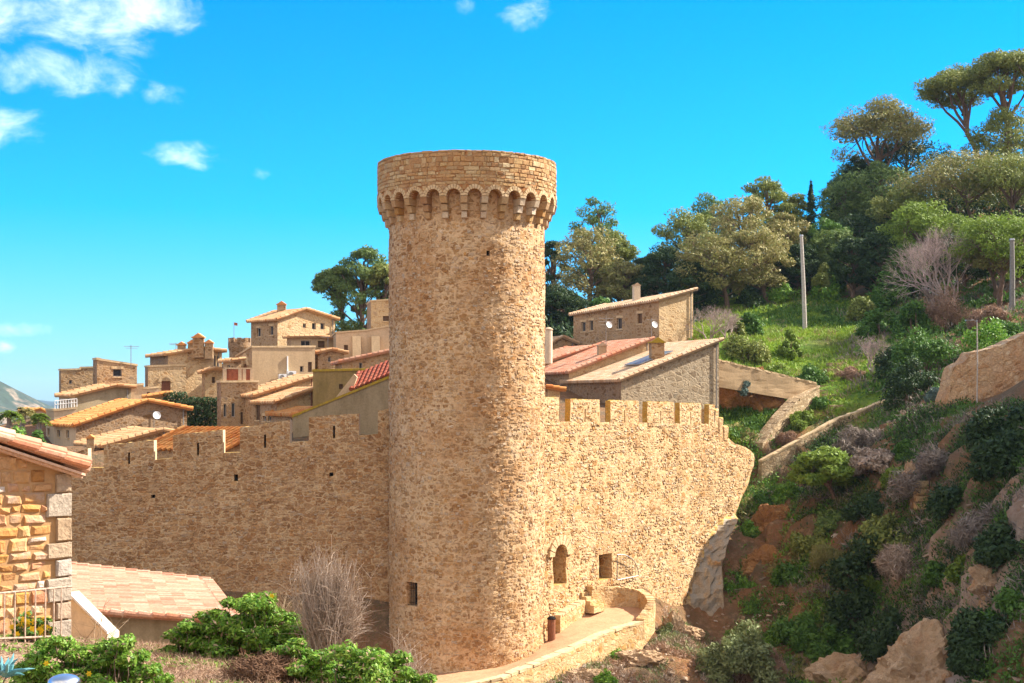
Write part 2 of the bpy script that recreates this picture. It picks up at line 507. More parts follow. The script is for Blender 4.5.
M['tower_stone'] = island_mat('tower_stones', [(0.267, 0.137, 0.059), (0.448, 0.264, 0.115), (0.352, 0.203, 0.092), (0.586, 0.417, 0.259), (0.47, 0.238, 0.077), (0.426, 0.325, 0.232), (0.533, 0.356, 0.194), (0.309, 0.172, 0.078), (0.618, 0.468, 0.315)], bumpd=.03, fsc=10)
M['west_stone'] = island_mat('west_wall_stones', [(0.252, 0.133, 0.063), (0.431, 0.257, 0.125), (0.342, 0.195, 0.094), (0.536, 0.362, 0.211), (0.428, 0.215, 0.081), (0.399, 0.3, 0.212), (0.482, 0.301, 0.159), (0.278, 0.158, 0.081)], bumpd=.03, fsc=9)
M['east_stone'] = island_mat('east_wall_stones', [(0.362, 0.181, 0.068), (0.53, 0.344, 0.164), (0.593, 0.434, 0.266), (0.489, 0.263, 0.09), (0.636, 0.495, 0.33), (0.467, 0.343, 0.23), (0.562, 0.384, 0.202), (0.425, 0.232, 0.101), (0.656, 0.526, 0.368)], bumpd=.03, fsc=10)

M['scree'] = island_mat('loose_stone', [(.30, .19, .11), (.42, .32, .23), (.36, .24, .15), (.46, .38, .30), (.26, .17, .10)], bumpd=.02, fsc=8)

M['earth_rock'] = stone_mat('orange_earth_rock', (.30, .16, .075), [(.34, .17, .075), (.26, .13, .06), (.38, .22, .11)], .8, .7, (0, .12), .25, (.6, .5, .45), .7, patchy=.3)
HAZE = 0.7e-4
SUN_E = 4.9
SKY_S = .13
EXPO = 1.48
SKY_TINT = [(0, (.26, .445, .66)), (.25, (.03, .44, .74)), (.56, (.0, .41, .86)), (.75, (.35, .7, 1.1)), (1, (1.1, 1.05, 1.0))]
CLOUD_COL = (5.6, 6.0, 6.3, 1)
BACK_FILL = (5.4, 4.7, 3.9, 1)
CLOUDS = [(70, 5, 145, 50, 1.5), (60, 72, 75, 32, 1.0), (5, 125, 55, 22, .95), (167, 94, 24, 15, 1.0), (185, 157, 50, 14, .8), (262, 174, 18, 9, .9), (22, 329, 32, 10, 1.0), (5, 347, 14, 7, .9), (530, 12, 32, 20, .6), (468, 5, 12, 10, .6)]
# ================================================================== TERRAIN
TC = Vector((-2.37, 75.0, 0))            # tower axis
TR = 4.09
WE0 = Vector((1.2, 74.3, 0))             # east wall start (inside the tower)
WED = Vector((math.cos(R(55)), math.sin(R(55)), 0))
WEN = Vector((WED.y, -WED.x, 0))         # outward normal


def we(t, z):
    return Vector((WE0.x + WED.x * t, WE0.y + WED.y * t, z))


def we_t(px):
    return solve(WE0, WED, px)


CP = []
def cp(px, py, Y, dz=0):
    p = P(px, py, Y); CP.append((p.x, p.y, p.z + dz))
def cw(x, y, z):
    CP.append((x, y, z))

# foreground bank
for q in ((0,0,-1.7),(-3,8,-1.75),(3,6,-2.2),(2.5,10,-3.6),(-20,10,-1.8),(-9,14,-2.2),(8,14,-6.5),(20,10,-6),(1.0,15,-4.2)):
    cw(*q)
for q in ((60,692,11.0),(150,690,11.5),(250,682,13.5),(330,686,13.5),(60,646,15.5),(200,655,16.0),(395,668,14),(425,700,12.5)):
    cp(*q)
for q in ((-7,20,-3.5),(-3,21,-4.0),(0,21,-5.5),(-12,24,-4.2),(-12,34,-8.2),(-4,32,-9.5),(4,28,-11),(-20,30,-6),(-30,40,-9),(-12,45,-11.5),(0,45,-14.5),(12,40,-15),(25,45,-17),(-25,60,-13),(-10,60,-14.2),(2,60,-15.4),(14,60,-16.6),(30,55,-18)):
    cw(*q)
# foot of the walls
for q in ((-40,74,-12.5),(-25,74,-13.2),(-12,73,-13.6),(-6,70,-14),(-2,69.2,-14.2),(2.8,69.2,-13.7),(5.3,72.2,-13.2),(8,75.6,-12.9),(9.2,78.5,-12.7),(3,79,-13.5),(1,76,-14)):
    cw(*q)
for q in ((575,683,70),(640,690,71.5),(700,683,74),(640,652,78),(668,634,83),(690,612,88.3),(720,608,88.5),(760,683,78)):
    cp(*q)
# gully and cliff under the hill
for q in ((740,600,90),(735,540,95),(750,500,99),(768,476,102),(800,683,76),(800,600,86),(800,520,93),(800,464,101),
          (850,683,77),(850,600,84.5),(850,500,92),(850,448,100),(885,414,104),(900,683,74),(900,650,76),(900,600,79.5),(900,500,86),(900,430,95),
          (960,683,66),(960,650,68),(960,600,71),(960,500,77.5),(960,420,88),(1024,683,57),(1024,600,61),(1024,500,67),(1024,415,80)):
    cp(*q)
for q in ((41,90,9.5),(45,86,14),(48,75,19),(40,70,12),(42,60,13),(55,80,24),(33,66,2.5),(30,58,-2),(28,48,-5),(60,95,20),(36,80,6.5)):  # spur out of view, raised to throw shade on the cliff
    cw(*q)
# green hollow behind the wall end and hill
for q in ((745,432,104),(720,425,106),(700,415,102),(765,410,107),(790,400,110),(815,400,108.5),(840,396,109),(720,372,110),(760,368,116),(800,362,119),(850,362,116),(885,372,112),
          (740,338,125),(800,328,135),(850,318,138),(900,332,125),(900,305,138),(700,330,122),(660,338,124),(600,350,130),(560,352,135),
          (950,385,97),(950,345,110),(950,310,130),(1024,385,92),(1024,325,110),(1024,300,122),(1024,260,140),(1100,335,97),(1100,250,125),
          (720,300,150),(800,290,155),(900,255,155),(900,225,170),(960,215,160),(960,190,172),(1024,205,160),(1024,172,178),(1024,185,215),(1100,140,175),(1100,150,210),
          (800,268,180),(800,290,220),(720,290,180),(720,315,225),(640,315,170),(570,325,170),(860,235,180),(860,255,215),(620,340,220),(720,330,260),(850,280,260),(1000,215,260),(1150,150,250)):
    cp(*q)
# village
for q in ((-40,80,-4.5),(-25,80,-4.3),(-12,80,-4.2),(-4,82,-4.5),(4,84,-4),(9,92,-3.5),(12,98,-3),(-35,95,-3.2),(-20,95,-3.6),(-23,101,-3.4),(-10,96,-1.5),(0,98,-1),(8,105,0),
          (-36,110,-1),(-24,112,-.6),(-12,112,1.8),(0,115,2.5),(-24,126,3.6),(-14,126,4.2),(-8,135,6),(-2,140,6),(5,130,4),(-12,150,6),(-30,140,2.5),
          (-40,105,-2.5),(-48,110,-5),(-60,130,-10),(-80,120,-12),(-70,90,-9),(-50,80,-8),(-60,60,-12),(-40,50,-10),(-60,180,-14),(-30,190,-4),(0,200,6),(-100,200,-18),(-30,240,-6),(10,260,6)):
    cw(*q)
CPA = np.array(CP)
_c2 = 2.0 ** 2
_d = np.sqrt(((CPA[:, None, :2] - CPA[None, :, :2]) ** 2).sum(-1) + _c2)
_A = np.block([[_d - np.eye(len(CPA)) * .35, np.ones((len(CPA), 1))], [np.ones((1, len(CPA))), np.zeros((1, 1))]])
_w = np.linalg.solve(_A, np.append(CPA[:, 2], 0))


def hbase(x, y):
    x = np.atleast_1d(np.asarray(x, float)); y = np.atleast_1d(np.asarray(y, float))
    d = np.sqrt((x[:, None] - CPA[None, :, 0]) ** 2 + (y[:, None] - CPA[None, :, 1]) ** 2 + _c2)
    z = d @ _w[:-1] + _w[-1]
    far = np.maximum(np.maximum(np.abs(x - 15) - 110, 0), np.maximum(np.maximum(y - 265, -12 - y), 0))
    k = np.clip(far / 130, 0, 1)
    k = k * k * (3 - 2 * k)
    return z * (1 - k) + (-26) * k


def hit(px, py):
    Ys = np.arange(40, 220, .4)
    zs = hbase((px - 512) / F * Ys, Ys)
    k = np.nonzero(zs >= (HOR - py) / F * Ys)[0]
    return float(Ys[k[0]]) if len(k) else 120.0


def gz(x, y):
    return float(hbase(x, y)[0])


gx = np.concatenate([[-6000, -2500, -1000, -500, -300, -200, -150], np.arange(-120, -14, 2.0), np.arange(-14, 58, .55), np.arange(58, 140, 2.5), [170, 230, 320, 500, 1000, 2500, 6000]])
gy = np.concatenate([[-3000, -800, -300, -120, -50], np.arange(-12, 26, .7), np.arange(26, 46, 1.4), np.arange(46, 122, .6), np.arange(122, 270, 2.0), [300, 360, 450, 600, 1000, 2000, 4000, 9000]])
NX, NY = len(gx), len(gy)
GX, GY = np.meshgrid(gx, gy)
GZ = np.concatenate([hbase(a, b) for a, b in zip(GX, GY)]).reshape(NY, NX)
dzx = np.gradient(GZ, axis=1) / np.gradient(gx)[None, :]
dzy = np.gradient(GZ, axis=0) / np.gradient(gy)[:, None]
NRM = np.stack([-dzx, -dzy, np.ones_like(GZ)], -1)
NRM /= np.linalg.norm(NRM, axis=-1, keepdims=True)
SLOPE = np.sqrt(dzx ** 2 + dzy ** 2)


def pxof(x, y):
    return 512 + F * x / np.maximum(y, 1)


def pyof(y, z):
    return HOR - F * z / np.maximum(y, 1)


PX, PYY = pxof(GX, GY), pyof(GY, GZ)
cliff = ((GX > 11) & (GX < 70) & (GY > 40) & (GY < 106)).astype(float) * np.clip((SLOPE - .25) / .3, 0, 1)
cliff *= np.clip((PYY - 405) / 30, 0, 1) * np.clip((GX - 11) / 4, 0, 1)
fore = ((GY < 26) & (np.abs(GX) < 20)).astype(float)
V = np.stack([GX, GY, GZ], -1).astype(float)
for j in range(NY):
    for i in range(NX):
        if abs(gx[i]) > 140 or gy[j] > 270 or gy[j] < -12:
            continue
        c = cliff[j, i]
        p = V[j, i]
        if c > .02:
            a = (noise.ridged_multi_fractal(Vector(p) * .22, 1.0, 2.1, 5, 1.0, 2.0) - 1.1) * 1.2 + fbm(p, .9, 4) * .55 + fbm(p, 2.4, 3) * .22
            V[j, i] = p + NRM[j, i] * a * c
        elif fore[j, i]:
            V[j, i, 2] += fbm(p, 1.1, 4) * .07
        elif gy[j] > 100 and gx[i] > 12:
            V[j, i, 2] += fbm(p, .25, 4) * .35
        elif gy[j] < 84 and 2 < gx[i] < 16 and gy[j] > 62:
            V[j, i, 2] += (fbm(p, .5, 4) - .1) * .5
me = bpy.data.meshes.new('terrain')
idx = np.arange(NX * NY).reshape(NY, NX)
quads = np.stack([idx[:-1, :-1], idx[:-1, 1:], idx[1:, 1:], idx[1:, :-1]], -1).reshape(-1, 4)
me.from_pydata(V.reshape(-1, 3).tolist(), [], quads.tolist())
me.polygons.foreach_set('use_smooth', [True] * len(me.polygons))
# what grows where: red = grass, green = bare rock, blue = dry soil of the bank
gm = np.zeros((NY, NX, 4)); gm[..., 3] = 1
nz = np.array([fbm((x, y, 0), .12, 3) for x, y in zip(GX.ravel(), GY.ravel())]).reshape(NY, NX)
grass = ((GX > 12) & (GY > 100) & (GY < 155) & (PX > 600) & (PYY < 440)).astype(float) * np.clip((PX - 690) / 20, 0, 1) * np.clip((925 - PX + 60 * nz) / 50, 0, 1) * np.clip((PYY - 296) / 6, 0, 1)
grass *= np.clip(1.0 + nz * 1.2, 0, 1)
gm[..., 0] = grass
gm[..., 1] = np.clip((SLOPE - 1.25) / .8 + nz, 0, .8) * (cliff > 0)
gm[..., 1] = np.maximum(gm[..., 1], ((PX > 800) & (PX < 975) & (PYY > 650) & (GY > 60)) * .9)
gm[..., 2] = fore
at = me.color_attributes.new('ground_kind', 'FLOAT_COLOR', 'POINT')
at.data.foreach_set('color', gm.reshape(-1))

t = NT('terrain_soil')
va = t.n('ShaderNodeVertexColor', layer_name='ground_kind')
sc_ = t.n('ShaderNodeSeparateColor'); t.l(va.outputs[0], sc_.inputs[0])
v = t.obj()
n1, n2, n3 = t.noise(v, .35, 5, .6), t.noise(v, 2.2, 5, .65), t.noise(v, 11, 4, .7)
earth = t.mix(t.ramp(n1.outputs['Fac'], [(.38, 0), (.62, 1)]), (.25, .115, .05), (.15, .10, .06))
earth = t.mix(t.ramp(n2.outputs['Fac'], [(.5, 0), (.7, .8)]), earth, (.36, .21, .115))
earth = t.mix(t.ramp(n3.outputs['Fac'], [(.54, 0), (.66, .85)]), earth, (.07, .10, .025))
rock = t.mix(t.ramp(n2.outputs['Fac'], [(.35, 0), (.65, 1)]), (.34, .22, .14), (.44, .34, .25))
gr = t.mix(t.ramp(n2.outputs['Fac'], [(.35, 0), (.65, 1)]), (.075, .16, .018), (.18, .26, .035))
soil = t.mix(t.ramp(n3.outputs['Fac'], [(.35, 0), (.65, 1)]), (.26, .15, .085), (.42, .29, .19))
c = t.mix(sc_.outputs[1], earth, rock)
c = t.mix(sc_.outputs[0], c, gr)
c = t.mix(sc_.outputs[2], c, soil)
t.l(c, t.b.inputs['Base Color'])
t.b.inputs['Roughness'].default_value = .95
t.b.inputs['Specular IOR Level'].default_value = .1
t.bump(t.math('ADD', n2.outputs['Fac'], t.math('MULTIPLY', n3.outputs['Fac'], .6)), .9, .25)
me.materials.append(t.mat)
terrain = bpy.data.objects.new('terrain', me); COL.objects.link(terrain)
tag(terrain, kind='structure')

# ------------------------------------------------------------------ gridded masonry surfaces with openings
def grid_surface(us, vs, pos, hole=None, m=0, mb=None, mback=1):
    """pos(u, v, depth) -> point; hole(u, v) -> recess depth or 0 for the cell centre"""
    mb = mb or MB()
    nu, nv = len(us), len(vs)
    base = len(mb.v)
    mb.v += [tuple(pos(u, v, 0)) for v in vs for u in us]
    H = np.zeros((nv - 1, nu - 1))
    if hole:
        for j in range(nv - 1):
            for i in range(nu - 1):
                H[j, i] = hole((us[i] + us[i + 1]) / 2, (vs[j] + vs[j + 1]) / 2)
    cache = {}

    def deep(i, j, d):
        k = (i, j, round(d, 3))
        if k not in cache:
            cache[k] = len(mb.v); mb.v.append(tuple(pos(us[i], vs[j], d)))
        return cache[k]
    vi = lambda i, j: base + j * nu + i
    for j in range(nv - 1):
        for i in range(nu - 1):
            d = H[j, i]
            q = [(i, j), (i + 1, j), (i + 1, j + 1), (i, j + 1)]
            if d <= 0:
                mb.f.append(tuple(vi(*k) for k in q)); mb.m.append(m); mb.uv.append(None)
            else:
                mb.f.append(tuple(deep(a, b, d) for a, b in q)); mb.m.append(mback); mb.uv.append(None)
                for (di, dj, a, b) in ((-1, 0, q[3], q[0]), (1, 0, q[1], q[2]), (0, -1, q[0], q[1]), (0, 1, q[2], q[3])):
                    ii, jj = i + di, j + dj
                    if not (0 <= ii < nu - 1 and 0 <= jj < nv - 1) or H[jj, ii] <= 0:
                        mb.f.append((vi(*a), vi(*b), deep(*b, d), deep(*a, d))); mb.m.append(m); mb.uv.append(None)
    return mb


def cuts(a, b, step, extra=()):
    x = list(np.linspace(a, b, max(2, int(round((b - a) / step)) + 1)))
    for lo, hi, st in extra:
        x = [q for q in x if q < lo - 1e-3 or q > hi + 1e-3] + list(np.linspace(lo, hi, max(2, int(round((hi - lo) / st)) + 1)))
    return sorted(x)


def rubble(mb, u0, u1, v0, v1, pos, skip=None, seed=1, wr=(.13, .31), hr=(.15, .27), su=1.0, m=0, out=(.004, .032), miss=.27):
    """irregular stones bedded proud of a wall face; pos(u, v, depth), su = metres per unit of u"""
    rr = random.Random(seed)
    z = v0
    row = 0
    while z < v1:
        h0 = rr.uniform(*hr)
        u = u0 - rr.random() * .3 / su
        ph, am = rr.random() * 6, rr.uniform(.01, .045)
        while u < u1:
            w = rr.uniform(*wr) * (1.35 if rr.random() < .12 else 1)
            wu = w / su
            zz = z + am * math.sin(u * su * .9 + ph) + rr.uniform(-.05, .05)
            parts = [(zz, h0)] if (h0 < .2 or rr.random() < .8) else [(zz, h0 * .48), (zz + h0 * .5, h0 * .48)]
            for (zb, hh) in parts:
                hh *= rr.uniform(.62, 1.02)
                uc, vc = u + wu / 2, zb + hh / 2
                if u < u0 or u + wu > u1 or zb + hh > v1 or rr.random() < miss or (skip and (skip(u, zb) or skip(u + wu, zb) or skip(u, zb + hh) or skip(u + wu, zb + hh) or skip(uc, vc))):
                    continue
                g = rr.uniform(.008, .028)
                a, b_ = (w / 2 - g), (hh / 2 - g * .8)
                pts = []
                for (sx, sy) in ((-1, -1), (1, -1), (1, 1), (-1, 1)):
                    cx_, cy_ = rr.uniform(.2, .8), rr.uniform(.2, .85)
                    p, q = (sx * a * (1 - cx_), sy * b_), (sx * a, sy * b_ * (1 - cy_))
                    pts += [p, q] if sx * sy > 0 else [q, p]
                # corner order runs round the stone
                pts = [pts[1], pts[0]] + pts[2:] if False else pts
                o = -rr.uniform(*out)
                k1 = 1 - .018 / max(a, .03); k2 = 1 - .018 / max(b_, .02)
                k1, k2 = max(k1, .6), max(k2, .55)
                tl = rr.uniform(-.012, .012)
                jx = [(rr.uniform(-.014, .014), rr.uniform(-.012, .012)) for _ in pts]
                ring0 = [pos(uc + (x + j[0]) / su, vc + y + j[1], .04) for (x, y), j in zip(pts, jx)]
                ring1 = [pos(uc + (x + j[0]) / su, vc + y + j[1], o + .014) for (x, y), j in zip(pts, jx)]
                ring2 = [pos(uc + (x * k1 + j[0]) / su, vc + y * k2 + j[1], o + tl * y / max(b_, .02)) for (x, y), j in zip(pts, jx)]
                n = len(pts)
                fs = [tuple(range(2 * n, 3 * n))]
                for i in range(n):
                    q = (i + 1) % n
                    fs += [(i, q, n + q, n + i), (n + i, n + q, 2 * n + q, 2 * n + i)]
                mb.add(ring0 + ring1 + ring2, fs, m)
            u += wu
        z += h0 * .98
        row += 1


# ================================================================== ROUND TOWER
ZB, ZC = -15.5, 8.8          # bottom, where the corbels start
RC = 4.67
tower = thing('round_tower', 'tall round rubble stone tower with a corbelled crown', 'tower', (TC.x, TC.y, ZB))
wphi = math.asin(((411 - 512) / F * 71.3 - TC.x) / TR)      # barred window
wz0, wz1 = zat(607, 71.6), zat(583, 71.6)


def tpos(u, v, d):
    n = Vector((math.sin(u), -math.cos(u), 0))
    p = TC + n * TR; p.z = v
    r = TR + .045 * fbm(p, .5, 3) + .03 * fbm(p, 2.2, 3) - d
    if v < -11.5:
        r += (-11.5 - v) * .05
    return TC + n * r + Vector((0, 0, v))


us = cuts(-math.pi, math.pi, .045, [(wphi - .095, wphi + .095, .03)])
vs = cuts(ZB, ZC + 1.8, .26, [(wz0, wz1, .2)])
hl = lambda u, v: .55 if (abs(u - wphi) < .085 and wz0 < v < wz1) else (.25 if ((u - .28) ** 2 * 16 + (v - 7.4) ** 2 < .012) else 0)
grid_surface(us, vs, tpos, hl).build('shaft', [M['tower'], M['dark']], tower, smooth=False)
mb = MB()


def tfast(u, v, d):
    r = TR + .045 * fbm((TC.x + math.sin(u) * TR, TC.y - math.cos(u) * TR, v), .5, 3) - d + (max(0, -11.5 - v) * .05)
    return (TC.x + math.sin(u) * r, TC.y - math.cos(u) * r, v)


rubble(mb, R(-118), R(118), -14.6, ZC + 1.0, tfast, lambda u, v: (abs(u - wphi) < .1 and wz0 - .06 < v < wz1 + .06) or (abs(u - .28) < .05 and abs(v - 7.4) < .16), 5, su=TR, m=0)
mb.build('stonework', M['tower_stone'], tower)
# window bars
b = MB()
for k in range(4):
    u = wphi - .06 + .04 * k
    b.tube([tpos(u, wz0, .18), tpos(u, wz1, .18)], .016, 5)
for k in range(4):
    z = wz0 + (wz1 - wz0) * (k + .5) / 4
    b.tube([tpos(wphi - .09, z, .16), tpos(wphi + .09, z, .16)], .013, 5)
b.build('window_grille', M['iron'], tower)
# crown
NA = 28
DA = 2 * math.pi / NA
ZS = zat(195.8, 70.4)           # springing of the arches
ZT = zat(149.9, 70.33)
HALF = DA * .34


def arch_h(a):
    """lower edge of the crown at angle a"""
    k = (a / DA) - math.floor(a / DA) - .5
    x = k * DA
    if abs(x) >= HALF:
        return ZS
    return ZS + math.sqrt(max(0, 1 - (x / HALF) ** 2)) * HALF * RC * 1.02


mb = MB()
steps = 20
ang = []
for k in range(NA):
    for s in range(steps):
        ang.append((k + s / steps) * DA)
nA = len(ang)
ZR = 6
rows_o, rows_i = [], []
for a in ang:
    n = Vector((math.sin(a), -math.cos(a), 0))
    h = arch_h(a)
    col_o, col_i = [], []
    top = ZT + .05 * fbm((n.x * 5, n.y * 5, 3), .8, 3)
    for r in range(ZR + 1):
        z = h + (top - h) * r / ZR
        p = n * RC; p.z = z
        col_o.append(TC + n * (RC + .03 * fbm(p, 1.3, 3)) + Vector((0, 0, z)))
    rows_o.append(col_o)
    rows_i.append([TC + n * (TR - .1) + Vector((0, 0, h)), TC + n * (RC - .55) + Vector((0, 0, top)), TC + n * (RC - .55) + Vector((0, 0, ZC + 1.9))])
for i in range(nA):
    k = (i + 1) % nA
    for r in range(ZR):
        mb.quad(rows_o[i][r], rows_o[k][r], rows_o[k][r + 1], rows_o[i][r + 1])
    mb.quad(rows_i[i][0], rows_i[k][0], rows_o[k][0], rows_o[i][0])
    mb.quad(rows_o[i][ZR], rows_o[k][ZR], rows_i[k][1], rows_i[i][1], 1)
    mb.quad(rows_i[i][1], rows_i[k][1], rows_i[k][2], rows_i[i][2])
    mb.add([rows_i[i][2], rows_i[k][2], TC + Vector((0, 0, ZC + 1.9))], [(0, 1, 2)])
mb.build('parapet', [M['crown'], M['coping']], tower)
mb = MB()
zb_ = ZS + .1
rr_ = random.Random(3)
bandtop = lambda a: arch_h(a) + .30 if abs((a / DA) % 1 - .5) < .42 else ZS + .3
while zb_ < ZT - .05:
    hh = min(rr_.uniform(.13, .31), ZT - zb_ + .02)
    a = rr_.random() * .05
    while a < 2 * math.pi:
        w = rr_.uniform(.16, .6) / RC
        if rr_.random() < .25:
            w *= .55
        if zb_ > max(bandtop(a), bandtop(a + w / 2), bandtop(a + w)) - .12:
            o_ = .035 + rr_.uniform(-.014, .02)
            g_ = .012
            j = lambda: rr_.uniform(-.026, .026)
            pts = [(a + g_ / RC, zb_ + g_), (a + w - g_ / RC, zb_ + g_), (a + w - g_ / RC, zb_ + hh - g_), (a + g_ / RC, zb_ + hh - g_)]
            fv, rv, bv = [], [], []
            for q, (aa, zz) in enumerate(pts):
                sx_, sz_ = (1, -1)[q in (1, 2)], (1, -1)[q in (2, 3)]
                aj, zj = aa + j() / RC, zz + j()
                fv.append(TC + Vector((math.sin(aj + sx_ * .022 / RC), -math.cos(aj + sx_ * .022 / RC), 0)) * (RC + o_ + j() * .6) + Vector((0, 0, zj + sz_ * .022)))
                rv.append(TC + Vector((math.sin(aj), -math.cos(aj), 0)) * (RC + o_ - .022) + Vector((0, 0, zj)))
                bv.append(TC + Vector((math.sin(aj), -math.cos(aj), 0)) * (RC - .1) + Vector((0, 0, zj)))
            fs_ = [(8, 9, 10, 11)]
            for i in range(4):
                q = (i + 1) % 4
                fs_ += [(4 + i, 4 + q, 8 + q, 8 + i), (i, q, 4 + q, 4 + i)]
            mb.add(bv + rv + fv, fs_)
        a += w
    zb_ += hh
mb.build('coursed_stonework', M['crown_block'], tower)
for k in range(NA):
    ac = (k + .5) * DA
    # pale ring of voussoirs round each arch
    mb = MB()
    nn = 10
    for s in range(nn):
        th0, th1 = math.pi * s / nn + .03, math.pi * (s + 1) / nn - .03
        pts = []
        for th, q in ((th0, 1.0), (th0, 1.6), (th1, 1.6), (th1, 1.0)):
            a = ac - math.cos(th) * HALF * min(q, 1.47 if .35 < th < 2.8 else q)
            z = ZS + math.sin(th) * HALF * RC * 1.02 * q
            pts.append((a, z))
        f = [TC + Vector((math.sin(a), -math.cos(a), 0)) * (RC + .06 + random.uniform(-.012, .012)) + Vector((0, 0, z)) for a, z in pts]
        bk = [TC + Vector((math.sin(a), -math.cos(a), 0)) * (RC - .25) + Vector((0, 0, z)) for a, z in pts]
        mb.add(f + bk, [(3, 2, 1, 0), (0, 1, 5, 4), (1, 2, 6, 5), (2, 3, 7, 6), (3, 0, 4, 7)])
    mb.build('arch', M['voussoir'], tower)
    # stepped corbel between two arches
    mb = MB()
    a0 = k * DA
    hw = DA * .16
    z1 = ZS
    for (q, dep, hh) in ((1.0, RC - TR + .05, .36), (.95, (RC - TR) * .72, .36), (.88, (RC - TR) * .42, .34)):
        for sgn in (0,):
            w = hw * q
            vsx = []
            for (aa, rr, zz) in ((a0 - w, TR - .1, z1 - hh), (a0 + w, TR - .1, z1 - hh), (a0 + w, TR + dep * .86, z1 - hh + .03), (a0 - w, TR + dep * .86, z1 - hh + .03),
                                 (a0 - w, TR - .1, z1 - .01), (a0 + w, TR - .1, z1 - .01), (a0 + w, TR + dep, z1 - .01), (a0 - w, TR + dep, z1 - .01)):
                aa += random.uniform(-.004, .004)
                vsx.append(TC + Vector((math.sin(aa), -math.cos(aa), 0)) * (rr + random.uniform(-.02, .02)) + Vector((0, 0, zz)))
            mb.add(vsx, [(0, 3, 2, 1), (4, 5, 6, 7), (2, 3, 7, 6), (3, 0, 4, 7), (1, 2, 6, 5), (0, 1, 5, 4)])
        z1 -= hh
    mb.build('corbel', M['corbel'], tower)

# ================================================================== WEST (shaded) CURTAIN WALL
YW = 75.6
TW = 1.1
wx = lambda px: xat(px, YW)
crest = [(10, 492), (60, 478), (88, 468), (104, 468), (154, 460), (173, 458), (223, 453), (240, 452.5), (290, 443), (309, 441), (359, 435.4), (378, 434), (410, 431)]
cx = [wx(a) for a, _ in crest]
cz = [zat(b_, YW) for _, b_ in crest]
topz = lambda x: float(np.interp(x, cx, cz))
west = thing('battlement_wall', 'long shaded rubble wall with stepped battlements running up to the round tower', 'wall', (wx(200), YW, -15))
xs = cuts(wx(10), wx(408), .22)
rows = np.linspace(0, 1, 68)


def wpos(u, r, d):
    z = -15.5 + (topz(u) + 15.5) * r
    p = Vector((u, YW, z))
    return p + Vector((0, d - .05 * fbm(p, .45, 3) - .03 * fbm(p, 1.8, 3) - (0.04 * max(0, -9 - z)), 0))


put = [(wx(a), zat(b_, YW)) for a, b_ in ((152, 497), (235, 478), (333, 474), (205, 545))]
wh = lambda u, r: .3 if any(abs(u - a) < .10 and abs((-15.5 + (topz(u) + 15.5) * r) - b_) < .12 for a, b_ in put) else 0
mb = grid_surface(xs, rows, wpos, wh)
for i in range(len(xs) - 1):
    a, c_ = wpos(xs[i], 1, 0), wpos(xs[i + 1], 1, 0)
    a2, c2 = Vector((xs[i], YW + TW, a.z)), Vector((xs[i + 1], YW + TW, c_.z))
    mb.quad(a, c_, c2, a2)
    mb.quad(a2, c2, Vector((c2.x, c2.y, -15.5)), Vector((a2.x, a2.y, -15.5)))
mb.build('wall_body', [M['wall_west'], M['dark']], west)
mb = MB()


def wfast(u, z, d):
    p = (u, YW, z)
    return (u, YW + d - .05 * fbm(p, .45, 3) - .01 - (0.04 * max(0, -9 - z)), z)


rubble(mb, wx(24), wx(405), -14.2, topz(wx(405)), wfast, lambda u, v: v > topz(u) - .02 or any(abs(u - a) < .17 and abs(v - b_) < .17 for a, b_ in put), 8, (.14, .34), (.14, .25), miss=.2)
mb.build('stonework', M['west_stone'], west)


def merlon(parent, o, dx, dn, W, zl0, zl1, zt0, zt1, thick, mats, slit=True):
    """o: foot at the left of the front face; dx along, dn outward; foot z zl0->zl1, top zt0->zt1; a slit pierces it"""
    mb = MB()
    us = cuts(0, W, .22, [(W / 2 - .06, W / 2 + .06, .12)] if slit else [])
    vs = np.linspace(0, 1, 9)

    def pos(u, v, d):
        k = u / W
        z = (zl0 + (zl1 - zl0) * k) * (1 - v) + (zt0 + (zt1 - zt0) * k) * v
        if v > .99:
            z += random.uniform(-.035, .035)
        p = Vector((o.x, o.y, 0)) + dx * u + Vector((0, 0, z))
        return p + dn * (.02 + .035 * fbm(p, 1.2, 3) - d)
    ho = (lambda u, v: thick * .8 if abs(u - W / 2) < .05 and .18 < v < .62 else 0) if slit else None
    grid_surface(us, list(vs), pos, ho, 0, mb, 3)
    nu, nv = len(us), len(vs)
    front = lambda i, j: Vector(mb.v[j * nu + i])
    off = -dn * thick
    for i in range(nu - 1):
        mb.quad(front(i, nv - 1), front(i + 1, nv - 1), front(i + 1, nv - 1) + off, front(i, nv - 1) + off, 1)
    for j in range(nv - 1):
        a, c_ = front(0, j), front(0, j + 1)
        mb.quad(a, c_, c_ + off, a + off, 2)
        a, c_ = front(nu - 1, j), front(nu - 1, j + 1)
        mb.quad(c_, a, a + off, c_ + off, 2)
    a, c_, d_, e_ = front(0, 0), front(nu - 1, 0), front(nu - 1, nv - 1), front(0, nv - 1)
    mb.quad(c_ + off, a + off, e_ + off, d_ + off)
    kz = lambda u, z: (z - (zl0 + (zl1 - zl0) * u / W)) / max(.05, (zt0 + (zt1 - zt0) * u / W) - (zl0 + (zl1 - zl0) * u / W))
    rubble(mb, .03, W - .03, min(zl0, zl1), max(zt0, zt1), lambda u, v, d: Vector((o.x, o.y, v)) + dx * u + dn * (.025 + .035 * fbm((o.x + dx.x * u, o.y + dx.y * u, v), 1.2, 3) - d),
           lambda u, v: kz(u, v) > .97 or kz(u, v) < -.05 or (slit and abs(u - W / 2) < .09 and .12 < kz(u, v) < .68), int(abs(o.x) * 100), (.13, .30), (.13, .22), m=4)
    mb.build('merlon', mats, parent)


